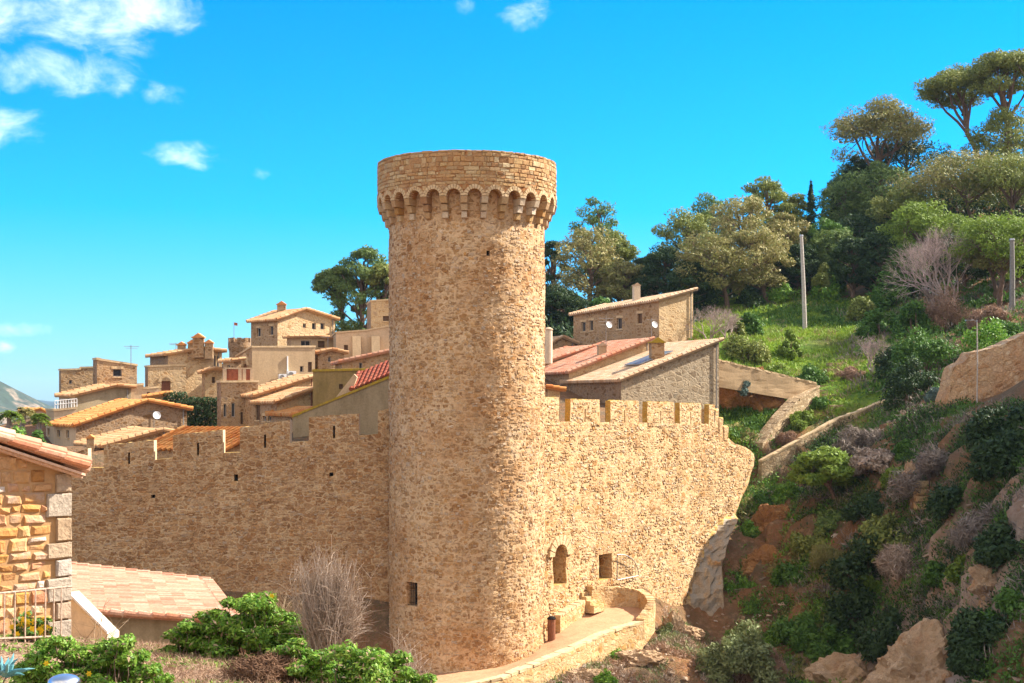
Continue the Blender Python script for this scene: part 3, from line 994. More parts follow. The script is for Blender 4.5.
XV, YV = Vector((1, 0, 0)), Vector((0, -1, 0))
for (a, b_, ya, yb) in ((36, 88, 462, 449), (104, 154, 445.4, 439.7), (173, 223, 435.4, 429.6), (240, 290, 427.7, 420), (309, 359, 417.2, 413.2), (378, 402, 410.5, 408)):
    x0, x1 = wx(a), wx(b_)
    merlon(west, Vector((x0, YW, 0)), XV, YV, x1 - x0, topz(x0) - .25, topz(x1) - .25, zat(ya, YW), zat(yb, YW), .62,
           [M['wall_west'], M['wall_west'], M['plaster_pink'], M['dark'], M['west_stone']])

# ================================================================== EAST (sunlit) CURTAIN WALL
ed = [(709, 424), (716, 425), (726, 436), (736, 445.5), (748, 447.5), (755, 455), (754, 466), (748, 485), (739, 505), (729, 527), (721, 545), (716, 565), (714.5, 590), (716, 618), (718, 660)]
# points on the edge in the wall's own (along, height) measure
edt = []
for a, b_ in ed:
    t_ = we_t(a); edt.append((t_, zat(b_, we(t_, 0).y)))
gap = [(545, 421.3), (640, 422.5), (709, 423.8)]
gt = [we_t(a) for a, _ in gap]; gzv = [zat(b_, we(q, 0).y) for (a, b_), q in zip(gap, gt)]
TEND = gt[-1]
ZEB = -15.2
zz_ = [p[1] for p in edt][::-1]; tt_ = [p[0] for p in edt][::-1]
tmax = lambda z: float(np.interp(z, zz_, tt_))
bd = [(734, 516), (722, 520), (712, 534), (702, 553), (694, 575), (688, 600), (685, 640)]
bz = [zat(b_, we(we_t(a), 0).y) for a, b_ in bd][::-1]; bt = [we_t(a) for a, _ in bd][::-1]
tbend = lambda z: float(np.interp(z, bz, bt)) if z < bz[-1] else 99
east = thing('battlement_wall', 'sunlit rubble wall with square battlements, an arched doorway and an undercut rocky end', 'wall', (we(12, 0).x, we(12, 0).y, -13))
ROCKD = Vector((.985, .17, 0))


def epos_tz(t_, z, d):
    tb = tbend(z)
    base = we(min(t_, tb), z)
    p = Vector((t_, 31, z))
    r = .06 * fbm(p, .4, 3) + .05 * fbm(p, 1.5, 3)
    if t_ > tb:
        base = base + ROCKD * ((t_ - tb) * .62)
        r = .38 * fbm(p, .8, 4) + .22 * fbm(p, 2.0, 4)
        return base + Vector((.17, -.985, 0)) * (r - d)
    if z < -9:
        r += (-9 - z) * .05 * min(1, (tb - t_) / 3 if tb < 50 else 1)
    return base + WEN * (r - d)


d1t0, d1t1 = we_t(553), we_t(566)
d1z0, d1z1 = zat(587.5, we(d1t0, 0).y), zat(545, we(d1t0, 0).y)
d2t0, d2t1 = we_t(599), we_t(611.5)
d2z0, d2z1 = zat(580.5, we(d2t0, 0).y), zat(555, we(d2t0, 0).y)
d1r = (d1t1 - d1t0) / 2


def ehole(t_, z):
    if d1t0 < t_ < d1t1 and d1z0 < z < d1z1:
        c_ = d1z1 - d1r
        if z < c_ or (t_ - d1t0 - d1r) ** 2 + (z - c_) ** 2 < d1r ** 2:
            return .9
    if d2t0 < t_ < d2t1 and d2z0 < z < d2z1:
        return .8
    return 0


ZTOP = float(np.interp(TEND, gt, gzv))
tcut = [(d1t0, d1t1, .05), (d2t0, d2t1, .2)]
us = cuts(0, TEND, .3, tcut)
vs = cuts(ZEB, ZTOP - .3, .26, [(d2z0, d2z1, .2), (d1z1 - d1r, d1z1, .045)])
vs = [z for z in vs] + [1e9]
mb = MB()


def epos(u, v, d):
    z = float(np.interp(u, gt, gzv)) if v > 1e8 else v
    lim = tmax(z) if u > 14 else 99
    t_ = u
    if u > 14:
        # columns past t = 14 lean with the wall's broken end
        t_ = 14 + (u - 14) * (min(lim, 99) - 14) / (TEND - 14)
    return epos_tz(t_, z, d)


grid_surface(us, vs, epos, lambda u, v: ehole(u, v) if v < 1e7 else 0, 0, mb)
nb = len(mb.f)
# the bare rock where the wall turns is its own material
for q in range(nb):
    c_ = sum((Vector(mb.v[k]) for k in mb.f[q]), Vector()) / 4
    s_ = (Vector((c_.x, c_.y, 0)) - WE0).dot(WED)
    if c_.z < bz[-1] and s_ > 8:
        tb = tbend(c_.z)
        w0 = we(tb, 0)
        if c_.x > w0.x + .1 and mb.m[q] == 0:
            mb.m[q] = 2
# the ragged shoulder beyond the last merlon
sh = [(TEND, gzv[-1])] + [(a, b_) for a, b_ in edt[1:7]]
sv = sh[::1]
zc = zat(466, we(edt[6][0], 0).y)
nu = len(us)
top = [epos(u, 1e9, 0) for u in us]
for i in range(len(us) - 1):
    a, c_ = top[i], top[i + 1]
    mb.quad(a, c_, c_ - WEN * 1.4, a - WEN * 1.4)
    mb.quad(a - WEN * 1.4, c_ - WEN * 1.4, Vector((c_.x, c_.y, ZEB)) - WEN * 1.4, Vector((a.x, a.y, ZEB)) - WEN * 1.4)
# end thickness
endp = [epos(TEND, v, 0) for v in vs]
for i in range(len(endp) - 1):
    a, c_ = endp[i], endp[i + 1]
    k = -WEN * 1.4 if a.z > -6.5 else Vector((.25, 1.4, 0))
    k2 = -WEN * 1.4 if c_.z > -6.5 else Vector((.25, 1.4, 0))
    mb.quad(a, c_, c_ + k2, a + k)
mb.build('wall_body', [M['wall_east'], M['dark'], M['rock_grey']], east)
mb = MB()


def efast(t_, z, d):
    p = (t_, 31, z)
    r = .06 * fbm(p, .4, 3) + .012
    if z < -9:
        tb = tbend(z)
        r += (-9 - z) * .05 * min(1, (tb - t_) / 3 if tb < 50 else 1)
    return we(t_, z) + WEN * (r - d)


def eskip(t_, z):
    if z > float(np.interp(t_, gt, gzv)) - .03 and t_ < TEND:
        return True
    if t_ > min(tmax(z), tbend(z)) - .15:
        return True
    return (d1t0 - .08 < t_ < d1t1 + .08 and d1z0 - .05 < z < d1z1 + .1) or (d2t0 - .08 < t_ < d2t1 + .08 and d2z0 - .05 < z < d2z1 + .08)


rubble(mb, .5, max(tt_), -14.5, ZTOP + .2, efast, eskip, 12, (.13, .32), (.14, .25), out=(.003, .024), miss=.3)
mb.build('stonework', M['east_stone'], east)
# voussoirs of the arched doorway
mb = MB()
for k in range(9):
    q0, q1 = math.pi * k / 9 + .03, math.pi * (k + 1) / 9 - .03
    f = [we(d1t0 + d1r - math.cos(q) * d1r * rr, d1z1 - d1r + math.sin(q) * d1r * rr) + WEN * .13 for q, rr in ((q0, 1.0), (q0, 1.75), (q1, 1.75), (q1, 1.0))]
    mb.prism(f, -WEN * .22)
mb.build('door_arch', M['voussoir'], east)
EM = [M['wall_east'], M['moss_cap'], M['ochre'], M['dark'], M['east_stone']]
for (a, b_, ya, yb, sl) in ((543, 558.5, 397, 397.5, False), (570, 599.5, 399, 399.6, True), (610, 638.5, 400.2, 400.8, True), (647, 673.5, 401.6, 402.2, True), (679.5, 701, 403, 403.4, True), (708.5, 714.5, 404.2, 405, False)):
    t0, t1 = we_t(a), we_t(b_)
    g0, g1 = np.interp(t0, gt, gzv), np.interp(t1, gt, gzv)
    merlon(east, we(t0, 0), WED, WEN, t1 - t0, g0 - .2, g1 - .2, zat(ya, we(t0, 0).y), zat(yb, we(t1, 0).y), .34, EM, sl)
# broken step after the last merlon
mb = MB()
t0 = we_t(714)
ys = we(t0, 0).y
for (a, b_, c_, d_) in ((713.5, 718.5, 409, 426), (718.5, 723, 417, 431), (723, 727.5, 426, 438)):
    ta, tb2 = we_t(a), we_t(b_)
    mb.stone(we(ta, zat(d_, ys) - .3) + WEN * .06, WED * (tb2 - ta), -WEN * 1.0, Vector((0, 0, zat(c_, ys) - zat(d_, ys) + .3)), jit=.06, bev=.1)
mb.build('broken_end', M['wall_east'], east)

# wooden doors set back in the two openings
mb = MB(); mb.box(we(d1t0 + .02, d1z0 + .01) - WEN * .86, WED * (d1r * 2 - .04), -WEN * .03, Vector((0, 0, (d1z1 - d1z0) * .34)))
mb.build('door_panel', M['wood'], east)

# arched iron gate leaf standing open against the wall
gate = thing('iron_gate', 'thin iron gate leaf with a quarter-round top folded back against the sunlit wall', 'gate', tuple(we(d2t1, d2z0)))
mb = MB()
g0 = d2t1 + .12; GW = we_t(634) - g0; GH = d2z1 - d2z0
gp = lambda a, h: we(g0 + a, d2z0 - .1 + h) + WEN * .3
mb.tube([gp(GW * math.sin(q), GH * math.cos(q)) for q in np.linspace(0, math.pi / 2, 14)], .028, 5)
mb.tube([gp(0, 0), gp(0, GH)], .028, 5); mb.tube([gp(0, 0), gp(GW, 0)], .025, 5)
mb.build('gate_frame', M['grey_metal'], gate)
mb = MB()
for k in range(1, 7):
    a = GW * k / 7
    mb.tube([gp(a, 0), gp(a, GH * math.sqrt(1 - (k / 7) ** 2))], .011, 4)
mb.build('gate_bars', M['iron'], gate)
# ================================================================== PATH, TERRACE AND THEIR LOW WALLS
def tc(th, r=TR - .3, z=0):
    return Vector((TC.x + math.sin(th) * r, TC.y - math.cos(th) * r, z))


inner = [tc(R(-75), z=-13.75), tc(R(-45), z=-13.7), tc(R(-10), z=-13.6), tc(R(25), z=-13.4), tc(R(55), z=-13.1), tc(R(80), z=-12.75)]
inner += [we(1.2, -12.45) + WEN * .1, we(3.0, -11.9) + WEN * .1, we(5.0, -11.5) + WEN * .1, we(7.0, -11.35) + WEN * .1]
outer = [Vector((-9.5, 70.2, -13.9)), Vector((-6.3, 67.4, -13.8)), P(430, 692, 66.0), P(494, 683.5, 66.6), P(531, 668, 69.0), P(576, 649.5, 71.9), P(605, 635, 74.6), P(640, 629.5, 76.6)]
outer += [P(653, 620, 78.0), P(642, 606, 79.4), P(643, 600.5, 80.5)]
# the arc of the terrace wall: floor points under it
oz = [-13.9, -13.8, -13.55, -13.25, -12.95, -12.55, -12.25, -12.05, -11.75, -11.55, -11.4]
outer = [Vector((p.x, p.y, z)) for p, z in zip(outer, oz)]


def resample(pts, n):
    d = [0]
    for a, b_ in zip(pts[:-1], pts[1:]):
        d.append(d[-1] + (b_ - a).length)
    out = []
    for s in np.linspace(0, d[-1], n):
        out.append(Vector([np.interp(s, d, [p[k] for p in pts]) for k in range(3)]))
    return out


def smooth_line(pts, it=2):
    for _ in range(it):
        q = [pts[0]]
        for a, b_ in zip(pts[:-1], pts[1:]):
            q += [a * .75 + b_ * .25, a * .25 + b_ * .75]
        pts = q + [pts[-1]]
    return pts


NI = 60
iL, oL = resample(inner, NI), resample(smooth_line(outer), NI)
mb = MB()
for i in range(NI):
    for k in range(13):
        p = iL[i].lerp(oL[i], k / 12)
        mb.v.append(tuple(p + Vector((0, 0, .05 * fbm(p, .7, 3)))))
for i in range(NI - 1):
    for k in range(12):
        a = i * 13 + k
        mb.f.append((a, a + 13, a + 14, a + 1)); mb.m.append(0); mb.uv.append(None)
path = mb.build('path', M['path'], smooth=True); tag(path, kind='structure')


def low_wall(name, label, crest, thick, depth, mat, matcap, side=1, cat='wall', jit=.06, parent=None):
    """a masonry wall under the crest polyline (x, y, z = top); depth: metres down (number or list); side: which way the thickness goes"""
    th = thing(name, label, cat, tuple(crest[0]))
    pts = crest
    n = len(pts)
    if not hasattr(depth, '__len__'):
        depth = [depth] * n
    nr = []
    for i in range(n):
        d = pts[min(i + 1, n - 1)] - pts[max(i - 1, 0)]
        nr.append(Vector((d.y, -d.x, 0)).normalized() * side)
    mb, cp_ = MB(), MB()
    NV = 8
    for face in (0, 1):
        grid = []
        for i in range(n):
            colp = []
            for r in range(NV + 1):
                p = pts[i] + nr[i] * (thick * (face - .5))
                p = Vector((p.x, p.y, pts[i].z - depth[i] * (1 - r / NV)))
                p += nr[i] * ((face - .5) * 2) * (.05 * fbm(p, 1.3, 3) + .02)
                if r == NV:
                    p.z -= .05
                colp.append(p)
            grid.append(colp)
        for i in range(n - 1):
            for r in range(NV):
                q = (grid[i][r], grid[i + 1][r], grid[i + 1][r + 1], grid[i][r + 1])
                mb.quad(*(q if face else q[::-1]))
        if face == 0:
            g0 = grid
    for e in (0, n - 1):
        for r in range(NV):
            mb.quad(g0[e][r], grid[e][r], grid[e][r + 1], g0[e][r + 1])
    mb.build('masonry', mat, th)
    for i in range(n - 1):
        a, b_ = pts[i], pts[i + 1]
        d = b_ - a
        m_ = max(1, int(round(d.length / .42)))
        for k in range(m_):
            p = a + d * (k / m_)
            na = nr[i].lerp(nr[i + 1], k / m_)
            w = thick + random.uniform(.02, .12)
            cp_.box(p - na * w * .5 - Vector((0, 0, .08)), d / m_ * .97, na * w, Vector((0, 0, .1 + random.uniform(0, .05))), jit=.02)
    cp_.build('coping', matcap, th)
    return th


# outer retaining wall of the path (its foot goes down to the scrub)
crest = [p + Vector((0, 0, .12)) for p in resample(smooth_line(outer[:8]), 40)]
low_wall('retaining_wall', 'low rubble wall edging the sandy path below the tower', crest, .42, 1.5, M['parapet'], M['coping'], 1)
arc = [P(604, 634, 74.6), P(640, 629, 76.7), P(654, 618, 78.2), P(646, 605, 79.3), P(640.5, 596, 80.2), P(643, 598.5, 81.4)]
arc = [Vector(outer[7]) + Vector((0, 0, .25)), Vector(outer[7]).lerp(outer[8], .6) + Vector((0, 0, .45)), Vector(outer[8]) + Vector((0, 0, .75)), Vector(outer[9]) + Vector((0, 0, .9))]
arc += [Vector((we(7.4, 0) + WEN * 1.6).to_tuple()) * 1]
arc[-1].z = -10.55
arc += [we(6.6, -10.45) + WEN * .85, we(5.6, -10.35) + WEN * .45, we(4.9, -10.3) + WEN * .28]
low_wall('terrace_parapet', 'curved stone parapet closing the end of the tower terrace', resample(smooth_line(arc), 34), .38, 1.5, M['parapet'], M['parapet'], 1)
# ledge under the arched doorway
led = [we(1.6, -11.45) + WEN * .3, we(2.6, -11.2) + WEN * .3, we(4.1, -10.95) + WEN * .3]
low_wall('stone_bench', 'long stone bench built along the foot of the sunlit wall', resample(led, 12), .42, 1.5, M['parapet'], M['coping'], 1, 'bench')
st = thing('stone_steps', 'short flight of stone steps rising to the square opening', 'steps', tuple(we(4.6, -11.4)))
for k in range(4):
    mb = MB()
    mb.box(we(4.3 + .0 * k, -11.6) + WEN * (.95 - .24 * k), WED * 1.1, -WEN * (.24 + .3), Vector((0, 0, .42 + .22 * k)), jit=.02)
    mb.build('step', M['parapet'], st)
# brown bin in the corner between tower and wall
bp = P(551.5, 630, 74.4); bp.z = -12.75
bn = thing('litter_bin', 'narrow rust-brown bin standing in the corner beside the tower foot', 'bin', tuple(bp))
mb = MB(); mb.lathe(bp, [(.18, 0), (.20, .03), (.21, 1.25), (.225, 1.28)], 14); mb.build('bin_body', M['wood_red'], bn)
mb = MB(); mb.lathe(bp + Vector((0, 0, 1.284)), [(.235, 0), (.235, .05), (.15, .14), (.05, .17)], 14); mb.build('bin_lid', M['dark'], bn)

# ================================================================== HOUSES
def holed_face(mb, A, d, L, z0, ztop, holes, inn, m=0, mback=1, depth=.22):
    """rectangular part of a wall with recessed openings"""
    us, vs = {0.0, L}, {z0, ztop}
    for (u0, u1, a, b_, *_r) in holes:
        us |= {u0, u1}; vs |= {a, b_}
    us = sorted(us); vs = sorted(vs)
    fu, fv = [us[0]], [vs[0]]
    for x in us[1:]:
        k = max(1, int((x - fu[-1]) / 2.0)); s0 = fu[-1]
        fu += [s0 + (x - s0) * (q + 1) / k for q in range(k)]
    for x in vs[1:]:
        k = max(1, int((x - fv[-1]) / 2.0)); s0 = fv[-1]
        fv += [s0 + (x - s0) * (q + 1) / k for q in range(k)]

    def hol(u, v):
        for h in holes:
            if h[0] < u < h[1] and h[2] < v < h[3]:
                return depth
        return 0
    grid_surface(fu, fv, lambda u, v, dd: A + d * u + inn * dd + Vector((0, 0, v - A.z)), hol, m, mb, mback)


def roof_sheet(mb, A, B, D, pitch=.30, course=.42, m=0, thick=.09, C=None):
    """barrel-tiled slope: A->B along the eave, A->D up the slope"""
    A, B, D = Vector(A), Vector(B), Vector(D)
    C = B + D - A if C is None else Vector(C)
    e, s = B - A, D - A
    nrm = e.cross(s).normalized()
    if nrm.z < 0:
        nrm = -nrm
    nw = max(2, int(e.length / pitch)); nc = max(1, int(s.length / course))
    prof = [(0, 0), (.22, .75), (.5, 1.0), (.78, .75)]
    amp = pitch * .36
    rows = []
    for c in range(nc):
        for (q, lift) in ((c / nc, .02), ((c + .999) / nc, 0.0)):
            row = []
            for w in range(nw):
                for (a, h) in prof:
                    row.append(A.lerp(B, (w + a) / nw).lerp(D.lerp(C, (w + a) / nw), q) + nrm * (h * amp + lift + .01))
            row.append(B.lerp(C, q) + nrm * (lift + .01))
            rows.append(row)
    base = len(mb.v)
    nn = len(rows[0])
    for r in rows:
        mb.v += [tuple(p) for p in r]
    for j in range(len(rows) - 1):
        c = j // 2
        for i in range(nn - 1):
            mb.f.append((base + j * nn + i, base + j * nn + i + 1, base + (j + 1) * nn + i + 1, base + (j + 1) * nn + i))
            mb.m.append(m)
            u = i // 4 + .5
            mb.uv.append([(u, c + .5)] * 4)
    # barrel ends along the eave and the two verges
    rad = pitch * .44
    def bar(a, b_, u, c):
        k0 = len(mb.f)
        mb.tube([a, b_], [rad, rad * .86], 7, m)
        for q in range(k0, len(mb.f)):
            mb.uv[q] = [(u, c)] * len(mb.f[q])
    sn = s.normalized()
    for w in range(nw):
        q = A.lerp(B, (w + .5) / nw)
        bar(q - sn * .07 + nrm * (amp * .35), q + sn * .25 + nrm * (amp * .35), w + .5, -.5)
    for k in range(nc):
        for (p0, p1, u) in ((A, D, -1.5), (B, C, nw + 1.5)):
            bar(p0.lerp(p1, k / nc) + nrm * (amp * .8 + .01), p0.lerp(p1, min(1, (k + 1.12) / nc)) + nrm * amp * .6, u, k + .5)
    # under side
    lo = [A - nrm * thick, B - nrm * thick, C - nrm * thick, D - nrm * thick]
    up = [A, B, C, D]
    mb.add(up + lo, [(4, 7, 6, 5), (0, 4, 5, 1), (1, 5, 6, 2), (2, 6, 7, 3), (3, 7, 4, 0)], m, [[(.5, .5)] * 4] * 5)


LTURN = 0


def house(name, label, cat, cpx, Y, rpx, rang, lpx, prof, base_py, left_py=None, wl='house_stone', wr=None, tile='tile_orange', wins=(), lang=None,
          over=.28, zbase=None, group=None, llen=None, cap=None):
    """near corner at column cpx, distance Y; R face runs to column rpx along rang, L face to column lpx along lang; prof = [(fraction along R, row of the top)]"""
    wr = wr or wl
    C0 = Vector((xat(cpx, Y), Y, 0))
    dr = Vector((math.cos(R(rang)), math.sin(R(rang)), 0))
    la = R(lang if lang is not None else rang + 90 + LTURN)
    dl = Vector((math.cos(la), math.sin(la), 0))
    LR = solve(C0, dr, rpx)
    LL = llen if llen is not None else solve(C0, dl, lpx)
    if llen is None and not (0 < LL < 14):
        LL = 6.0
    z0 = zat(base_py, Y) if zbase is None else zbase
    z0 -= 1.0
    pr = []
    for f_, py in prof:
        q = C0 + dr * (LR * f_)
        pr.append((LR * f_, zat(py, q.y)))
    dzl = 0
    if left_py is not None:
        dzl = zat(left_py, (C0 + dl * LL).y) - pr[0][1]
    C = Vector((C0.x, C0.y, z0))
    th = thing(name, label, cat, (C0.x, C0.y, z0), group)
    nR = Vector((dr.y, -dr.x, 0)); nL = Vector((-dl.y, dl.x, 0))
    wn = {'L': [], 'R': []}
    for w in wins:
        fc, a, b_, ya, yb = w[:5]
        d = dr if fc == 'R' else dl
        u0, u1 = sorted((solve(C0, d, a), solve(C0, d, b_)))
        ym = (C0 + d * ((u0 + u1) / 2)).y
        wn[fc].append((u0, u1, zat(yb, ym), zat(ya, ym), w[5] if len(w) > 5 else 'glass'))
    mb = MB()
    zr = min(z for _, z in pr)
    zl = min(pr[0][1], pr[0][1] + dzl)
    ok = {'R': [], 'L': []}
    for fc, lim, LEN in (('R', zr, LR), ('L', zl, LL)):
        for (u0, u1, a, b_, stl) in wn[fc]:
            b_ = min(b_, lim - .02)
            if u0 > .03 and u1 < LEN - .03 and b_ > a + .05 and a > z0 + .1:
                ok[fc].append((u0, u1, a, b_, stl))
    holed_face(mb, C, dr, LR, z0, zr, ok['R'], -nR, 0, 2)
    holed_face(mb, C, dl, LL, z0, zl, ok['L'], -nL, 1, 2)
    # tops above the rectangles
    tp = [C + dr * u + Vector((0, 0, z - z0)) for u, z in pr]
    a, b_ = C + dr * LR, C
    mb.poly([Vector((b_.x, b_.y, zr))] + [Vector((a.x, a.y, zr))] + tp[::-1] if True else [], 0)
    if abs(dzl) > 1e-3:
        e = C + dl * LL
        mb.poly([Vector((C.x, C.y, zl)), Vector((C.x, C.y, pr[0][1])), Vector((e.x, e.y, pr[0][1] + dzl)), Vector((e.x, e.y, zl))], 1)
    # far walls
    off = dl * LL + Vector((0, 0, dzl))
    bp = [p + off for p in tp]
    mb.poly([Vector((p.x, p.y, z0)) for p in (C + dl * LL, C + dr * LR + dl * LL)] + bp[::-1], 0)
    e0, e1 = C + dr * LR, C + dr * LR + dl * LL
    mb.poly([e0, e1, bp[-1], tp[-1]], 1)
    # flat lid
    for i in range(len(tp) - 1):
        mb.quad(tp[i] - Vector((0, 0, .03)), tp[i + 1] - Vector((0, 0, .03)), bp[i + 1] - Vector((0, 0, .03)), bp[i] - Vector((0, 0, .03)), 1)
    mb.build('wall', [M[wr], M[wl], M['dark']], th)
    # roofs
    if tile:
        for i in range(len(tp) - 1):
            p, q = tp[i], tp[i + 1]
            if abs((q - p).dot(dr)) < .15:
                continue
            dd = dl
            slope_r = abs(q.z - p.z) / (q - p).length
            slope_l = abs(dzl) / max(LL, .1)
            pp, qq = p - dd * over + Vector((0, 0, .03 - dzl / LL * over)), q - dd * over + Vector((0, 0, .03 - dzl / LL * over))
            ext = off + dd * 2 * over + Vector((0, 0, 2 * dzl / LL * over))
            ov_a = over if i == 0 else 0
            ov_b = over if i == len(tp) - 2 else 0
            sd = (qq - pp).normalized()
            pp = pp - sd * ov_a; qq = qq + sd * ov_b
            mb = MB()
            if slope_r >= slope_l:
                if q.z >= p.z:
                    roof_sheet(mb, pp + ext, pp, qq + ext)
                else:
                    roof_sheet(mb, qq, qq + ext, pp)
            else:
                if dzl < 0:
                    roof_sheet(mb, pp + ext, qq + ext, pp)
                else:
                    roof_sheet(mb, qq, pp, qq + ext)
            mb.build('roof', M[tile], th)
    elif cap:
        mb = MB()
        for (p, q) in list(zip(tp[:-1], tp[1:])):
            mb.box(p + nR * .06 - dr * .04, (q - p) + dr * .08, -nR * .34, Vector((0, 0, .14)), jit=.02)
        mb.box(tp[0] + nL * .06 + Vector((0, 0, .003)), off, -nL * .34, Vector((0, 0, .14)), jit=.02)
        mb.build('coping', M[cap], th)
    if tile and LR > 2.5:
        q = C + dr * (LR - .3) + nR * .09
        zt_ = tp[-1].z - .15
        dp = MB(); dp.tube([Vector((q.x, q.y, zt_)), Vector((q.x, q.y, z0 + .9))], .045, 6)
        dp.tube([Vector((q.x, q.y, zt_ - .02)), Vector((q.x, q.y, zt_ + .12)) + nR * .12], .045, 6)
        dp.build('downpipe', M['pole_dark' if len(name) % 2 else 'wood_red'], th)
    # windows and doors
    for fc, d, n in (('R', dr, nR), ('L', dl, nL)):
        for (u0, u1, a, b_, stl) in ok[fc]:
            o = C + d * u0 - n * .17; o.z = a
            w, h = u1 - u0, b_ - a
            mb = MB()
            if stl in ('door', 'reddoor'):
                nb_ = max(2, int(w / .18))
                for k in range(nb_):
                    mb.box(o + d * (w * k / nb_ + .006), d * (w / nb_ - .012), -n * .03, Vector((0, 0, h)))
                mb.build('door', M['wood' if stl == 'door' else 'wood_red'], th)
                if stl == 'reddoor':
                    ar = MB()
                    c_ = C + d * ((u0 + u1) / 2); c_.z = b_ - w * .1
                    for k in range(9):
                        q0, q1 = math.pi * k / 9, math.pi * (k + 1) / 9
                        f = [c_ + d * (math.cos(q) * w * rr) + Vector((0, 0, math.sin(q) * w * rr)) + n * .05 for q, rr in ((q0, .5), (q1, .5), (q1, .85), (q0, .85))]
                        ar.prism(f, -n * .12)
                    ar.build('door_arch', M['voussoir'], th)
                continue
            mb.box(o, d * w, -n * .02, Vector((0, 0, h)))
            wo = mb.build('window', M['wood' if stl == 'shutter' else 'glass'], th)
            fr = MB()
            t_ = .05
            o2 = o + n * .004
            fr.box(o2, d * t_, n * .05, Vector((0, 0, h))); fr.box(o2 + d * (w - t_), d * t_, n * .05, Vector((0, 0, h)))
            fr.box(o2 + d * t_, d * (w - 2 * t_), n * .05, Vector((0, 0, t_))); fr.box(o2 + d * t_ + Vector((0, 0, h - t_)), d * (w - 2 * t_), n * .05, Vector((0, 0, t_)))
            if w > .75:
                fr.box(o2 + d * (w / 2 - .02), d * .04, n * .045, Vector((0, 0, h - t_)) + Vector((0, 0, 0)))
            fr.build('frame', M['frame_wood' if stl != 'shutter' else 'wood'], wo)
            if w > .5:
                li = MB()
                oo = C + d * (u0 - .12) + n * .02; oo.z = b_ + .01
                li.box(oo, d * (w + .24), -n * .2, Vector((0, 0, .2)), jit=.01)
                li.build('lintel', M['voussoir'], wo)
                sl_ = MB()
                oo = C + d * (u0 - .08) + n * .07; oo.z = a - .1
                sl_.box(oo, d * (w + .16), -n * .24, Vector((0, 0, .09)), jit=.01)
                sl_.build('sill', M['voussoir'], wo)
    th['_c'] = tuple(C0)
    return th, C, dr, dl, LR, LL, tp


def chimney(parent, px, py0, py1, Y, w=.55, mat='house_stone', capm='tile_grey', round_=False):
    p = P(px, py1, Y); h = zat(py0, Y) - p.z
    mb = MB()
    if round_:
        mb.lathe(p - Vector((0, 0, .6)), [(w * .5, 0), (w * .5, h + .6)], 14)
    else:
        mb.box(p - Vector((w / 2, w / 2, .6)), (w, .1, 0), (-.1, w, 0), (0, 0, h + .6), jit=.02)
    ch = mb.build('chimney', M[mat], parent)
    mb = MB()
    q = p + Vector((0, 0, h))
    if round_:
        mb.lathe(q, [(w * .58, 0), (w * .58, .08), (w * .2, .22)], 14)
    else:
        mb.box(q - Vector((w * .6, w * .6, 0)), (w * 1.2, .1, 0), (-.1, w * 1.2, 0), (0, 0, .09))
        mb.prism([q + Vector((-w * .5, -w * .5, .09)), q + Vector((w * .5, -w * .5, .09)), q + Vector((0, -w * .5, .09 + w * .35))], (0, w, 0))
    mb.build('chimney_cap', M[capm], ch)


H = house
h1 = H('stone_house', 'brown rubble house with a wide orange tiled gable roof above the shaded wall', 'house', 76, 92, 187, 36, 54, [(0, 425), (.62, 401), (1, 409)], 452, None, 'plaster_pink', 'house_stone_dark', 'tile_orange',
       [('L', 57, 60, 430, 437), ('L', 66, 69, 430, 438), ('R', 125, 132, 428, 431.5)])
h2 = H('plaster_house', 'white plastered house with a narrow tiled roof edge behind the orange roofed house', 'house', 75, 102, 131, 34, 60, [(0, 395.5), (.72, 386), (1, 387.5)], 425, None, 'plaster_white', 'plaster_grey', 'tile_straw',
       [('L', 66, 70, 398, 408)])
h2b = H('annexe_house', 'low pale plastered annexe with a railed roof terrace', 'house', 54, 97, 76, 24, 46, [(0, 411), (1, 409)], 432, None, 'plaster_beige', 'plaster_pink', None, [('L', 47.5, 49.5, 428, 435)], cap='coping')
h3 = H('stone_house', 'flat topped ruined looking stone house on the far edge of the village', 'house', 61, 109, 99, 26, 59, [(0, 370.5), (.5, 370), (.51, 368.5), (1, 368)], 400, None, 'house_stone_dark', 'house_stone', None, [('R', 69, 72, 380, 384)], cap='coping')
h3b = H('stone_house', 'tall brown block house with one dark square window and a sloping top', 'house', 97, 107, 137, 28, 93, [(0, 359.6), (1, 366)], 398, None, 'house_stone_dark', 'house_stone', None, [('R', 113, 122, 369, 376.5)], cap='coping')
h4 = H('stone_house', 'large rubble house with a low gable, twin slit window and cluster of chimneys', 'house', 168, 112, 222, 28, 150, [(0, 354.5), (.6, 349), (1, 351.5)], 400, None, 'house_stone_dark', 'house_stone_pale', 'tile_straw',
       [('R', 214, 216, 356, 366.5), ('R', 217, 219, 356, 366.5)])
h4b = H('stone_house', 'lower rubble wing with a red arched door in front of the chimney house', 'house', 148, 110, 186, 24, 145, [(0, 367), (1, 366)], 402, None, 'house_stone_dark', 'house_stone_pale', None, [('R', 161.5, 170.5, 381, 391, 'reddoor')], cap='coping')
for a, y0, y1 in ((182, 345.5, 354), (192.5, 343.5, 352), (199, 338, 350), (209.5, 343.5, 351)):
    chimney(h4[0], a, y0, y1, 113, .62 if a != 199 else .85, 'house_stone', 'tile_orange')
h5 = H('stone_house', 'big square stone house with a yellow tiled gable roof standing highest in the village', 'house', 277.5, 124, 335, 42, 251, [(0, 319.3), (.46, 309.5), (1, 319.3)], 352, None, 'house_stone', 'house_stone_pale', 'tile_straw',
       [('L', 257, 260.5, 328, 336.5), ('L', 269.5, 273, 326, 335), ('R', 303, 306, 323.5, 328), ('R', 312, 316, 323, 329.5), ('R', 320.5, 324.5, 323, 329.5)])
